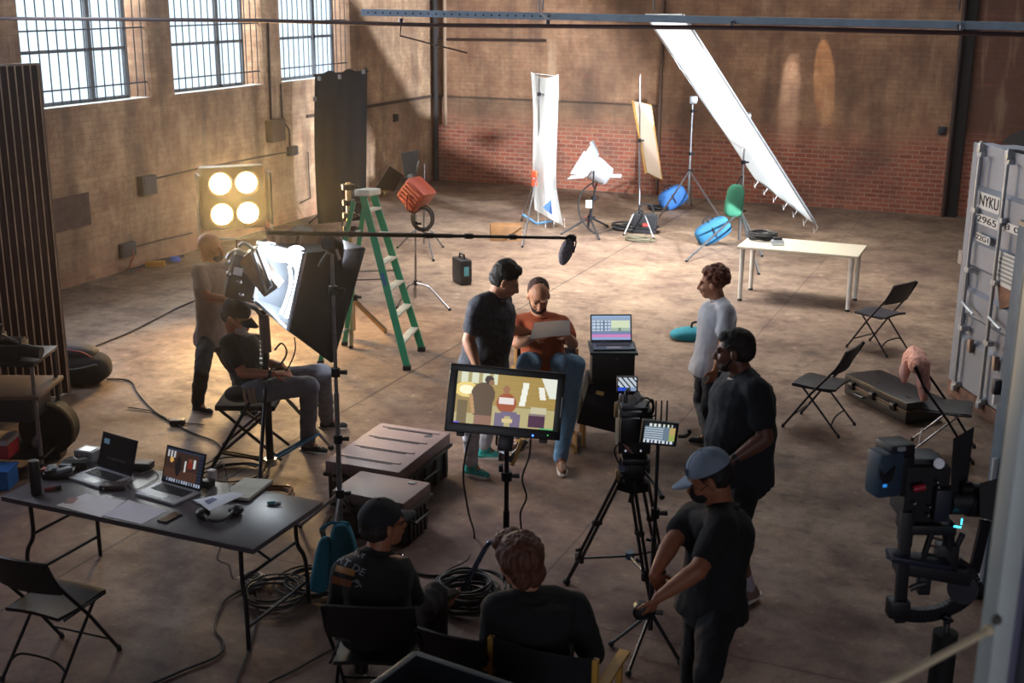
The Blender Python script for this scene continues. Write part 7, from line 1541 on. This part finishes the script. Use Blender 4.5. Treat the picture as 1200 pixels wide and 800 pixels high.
def spot(name, p, to, watt, col, ang, blend=.5, r=.12):
    l = bpy.data.lights.new(name, 'SPOT'); l.energy = watt; l.color = col; l.spot_size = math.radians(ang); l.spot_blend = blend; l.shadow_soft_size = r
    o = bpy.data.objects.new(name, l); COL.objects.link(o); o.location = p; aim(o, V3(to)-V3(p)); return o
def point(name, p, watt, col, r=.06):
    l = bpy.data.lights.new(name, 'POINT'); l.energy = watt; l.color = col; l.shadow_soft_size = r
    o = bpy.data.objects.new(name, l); COL.objects.link(o); o.location = p; return o
WARM = (1, .62, .25); TUNG = (1, .78, .52); DAY = (.86, .94, 1)
vs = sc.view_settings; vs.view_transform = 'Standard'; vs.look = 'None'; vs.gamma = 1; vs.exposure = 0.0
try: vs.use_curve_mapping = False
except Exception: pass
sc.cycles.use_denoising = True
sc.cycles.max_bounces = 8; sc.cycles.diffuse_bounces = 4; sc.cycles.glossy_bounces = 3; sc.cycles.transparent_max_bounces = 12
sc.cycles.sample_clamp_indirect = 6
sc.cycles.caustics_reflective = False; sc.cycles.caustics_refractive = False
def arealight(name, loc, size, watt, col, direction):
    l = bpy.data.lights.new(name, 'AREA'); l.shape = 'RECTANGLE'; l.size, l.size_y = size; l.energy = watt; l.color = col
    o = bpy.data.objects.new(name, l); COL.objects.link(o); o.location = loc; aim(o, direction); return o
# soft light pool and broad fill, set above the two added rooflights
l = arealight('added_roof_fill', (-6.6, 16.8, ZC+.45), (4, 4), 860, (1, .91, .79), (.22, .16, -1)); l.data.spread = math.radians(62)
l = arealight('added_roof_fill', (-2.2, 16.0, ZC+.45), (4, 4), 500, (1, .89, .80), (-.75, .05, -1)); l.data.spread = math.radians(150)
# blue daylight through the two nearer windows of the row, out of the picture
for a, b_ in extra: arealight('window_day', (XL-.5, (a+b_)/2, 4.0), (2.4, 3.0), 310, (.80, .84, 1), (1, -.05, -.45))
for a, b_ in wins: arealight('window_day', (XL-1.6, (a+b_)/2, 5.2), (2.4, 1.6), 420, (1, .93, .86), (1, 0, -.6))
# lamps of the set
lb_p, lb_n = LAMPBANK
for (x, y) in ((-1, 1), (1, 1), (-1, -1), (1, -1)):
    c = lb_p + fx*(.165*x) + fz*(.195*y) + lb_n*.10
    spot('bank_lamp', c, c+lb_n+V3((.25, 0, -.15)), 230, WARM, 160, .8, .12)
spot('daylight_head', hc+fd*.12, hc+fd, 600, DAY, 150, .7, .15)
point('softbox_tubes', SBL, 45, DAY, .10)
mo = (N_['b']+N_['c']+F_['b']+F_['c'])/4; tgt = P(640, 380, 10.2); arealight('softbox_output', mo+(tgt-mo).normalized()*.08, (.8, .9), 70, (.95, .97, 1), tgt-mo)
spot('wall_glint', (onY(925, 20, YB).x+.1, YB-.75, 5.2), onY(926, 110, YB), 1500, (1, .98, .95), 9, .9, .03)  # added spots that throw the two bright streaks on the far wall
spot('wall_glint', (onY(952, 10, YB).x+.0, YB-.75, 5.4), onY(966, 88, YB), 1000, (1, .72, .38), 8, .35, .02)
# spots brightening the white cloths; only the first starts at a visible lamp
spot('frame_key', hc+V3((.15, 0, .1)), BIGF, 3200, DAY, 62, .35, .15)
spot('frame_key', (3.5, 15.0, 3.4), BIGF, 26000, DAY, 30, .4, .2)  # unseen lamp lighting the big frame from the right
spot('cloth_fill', (-5.0, 15.0, 6.9), P(640, 170, 21.4), 3500, (.95, .98, 1), 15, .6, .2)  # added overhead spot brightening the tall white silk
spot('cloth_fill', (-3.0, 15.5, 6.9), P(759, 165, 21.3), 3500, (1, .96, .92), 11, .6, .2)  # added overhead spot brightening the small diffusion frame
# added bluish fill behind the viewer; the front wall has no opening there
arealight('front_fill', (2.5, YF+.3, 3.2), (5, 4), 240, (.86, .88, 1), (-.25, 1, -.15))
# haze hanging in the hall
hz = MB().box(((XL+XR)/2, (YF+YB)/2+.0, ZC/2), (XR-XL-.1, YB-YF-.3, ZC-.1))
hm_ = bpy.data.materials.new('haze'); hm_.use_nodes = True; nt = hm_.node_tree; nt.nodes.remove(nt.nodes['Principled BSDF'])
vsn = nt.nodes.new('ShaderNodeVolumeScatter'); vsn.inputs['Density'].default_value = HAZE; vsn.inputs['Anisotropy'].default_value = .92; vsn.inputs['Color'].default_value = (1, .97, .94, 1)
nt.links.new(vsn.outputs[0], nt.nodes['Material Output'].inputs['Volume'])
if HAZE > 0:
    hz_o = mkobj('haze', hz, hm_); tagset(hz_o, 'thin haze hanging in the air of the whole hall', 'haze', None, 'stuff')
sc.cycles.volume_bounces = 0

GROUPS = dict(folding_chair='folding chairs of the crew', directors_chair="wooden director's chairs", sandbag='sandbags on the stands', cable_coil='cable coils on the floor', person='film crew and actors on set', floor_lead='leads on the foreground floor', paper_sheet='printed sheets on the table', laptop='open laptops', cable='loose cables on set', flight_case='stacked flight cases', wall_pipe='pipes on the far wall', thin_conduit='conduits on the window wall', junction_box='junction boxes on the window wall', frame_stand='stands of the diffusion frames', monitor_stand='stands of the monitors', charging_cable='charging cables on the table', monitor_cable='cables hanging from the monitor', picture_print='pictures printed on the sheets')
import re as _re
for o in list(sc.objects):
    if o.parent is None and o.get('label'):
        k = _re.sub(r'\.\d+$', '', o.name)
        if k in GROUPS: o['group'] = GROUPS[k]
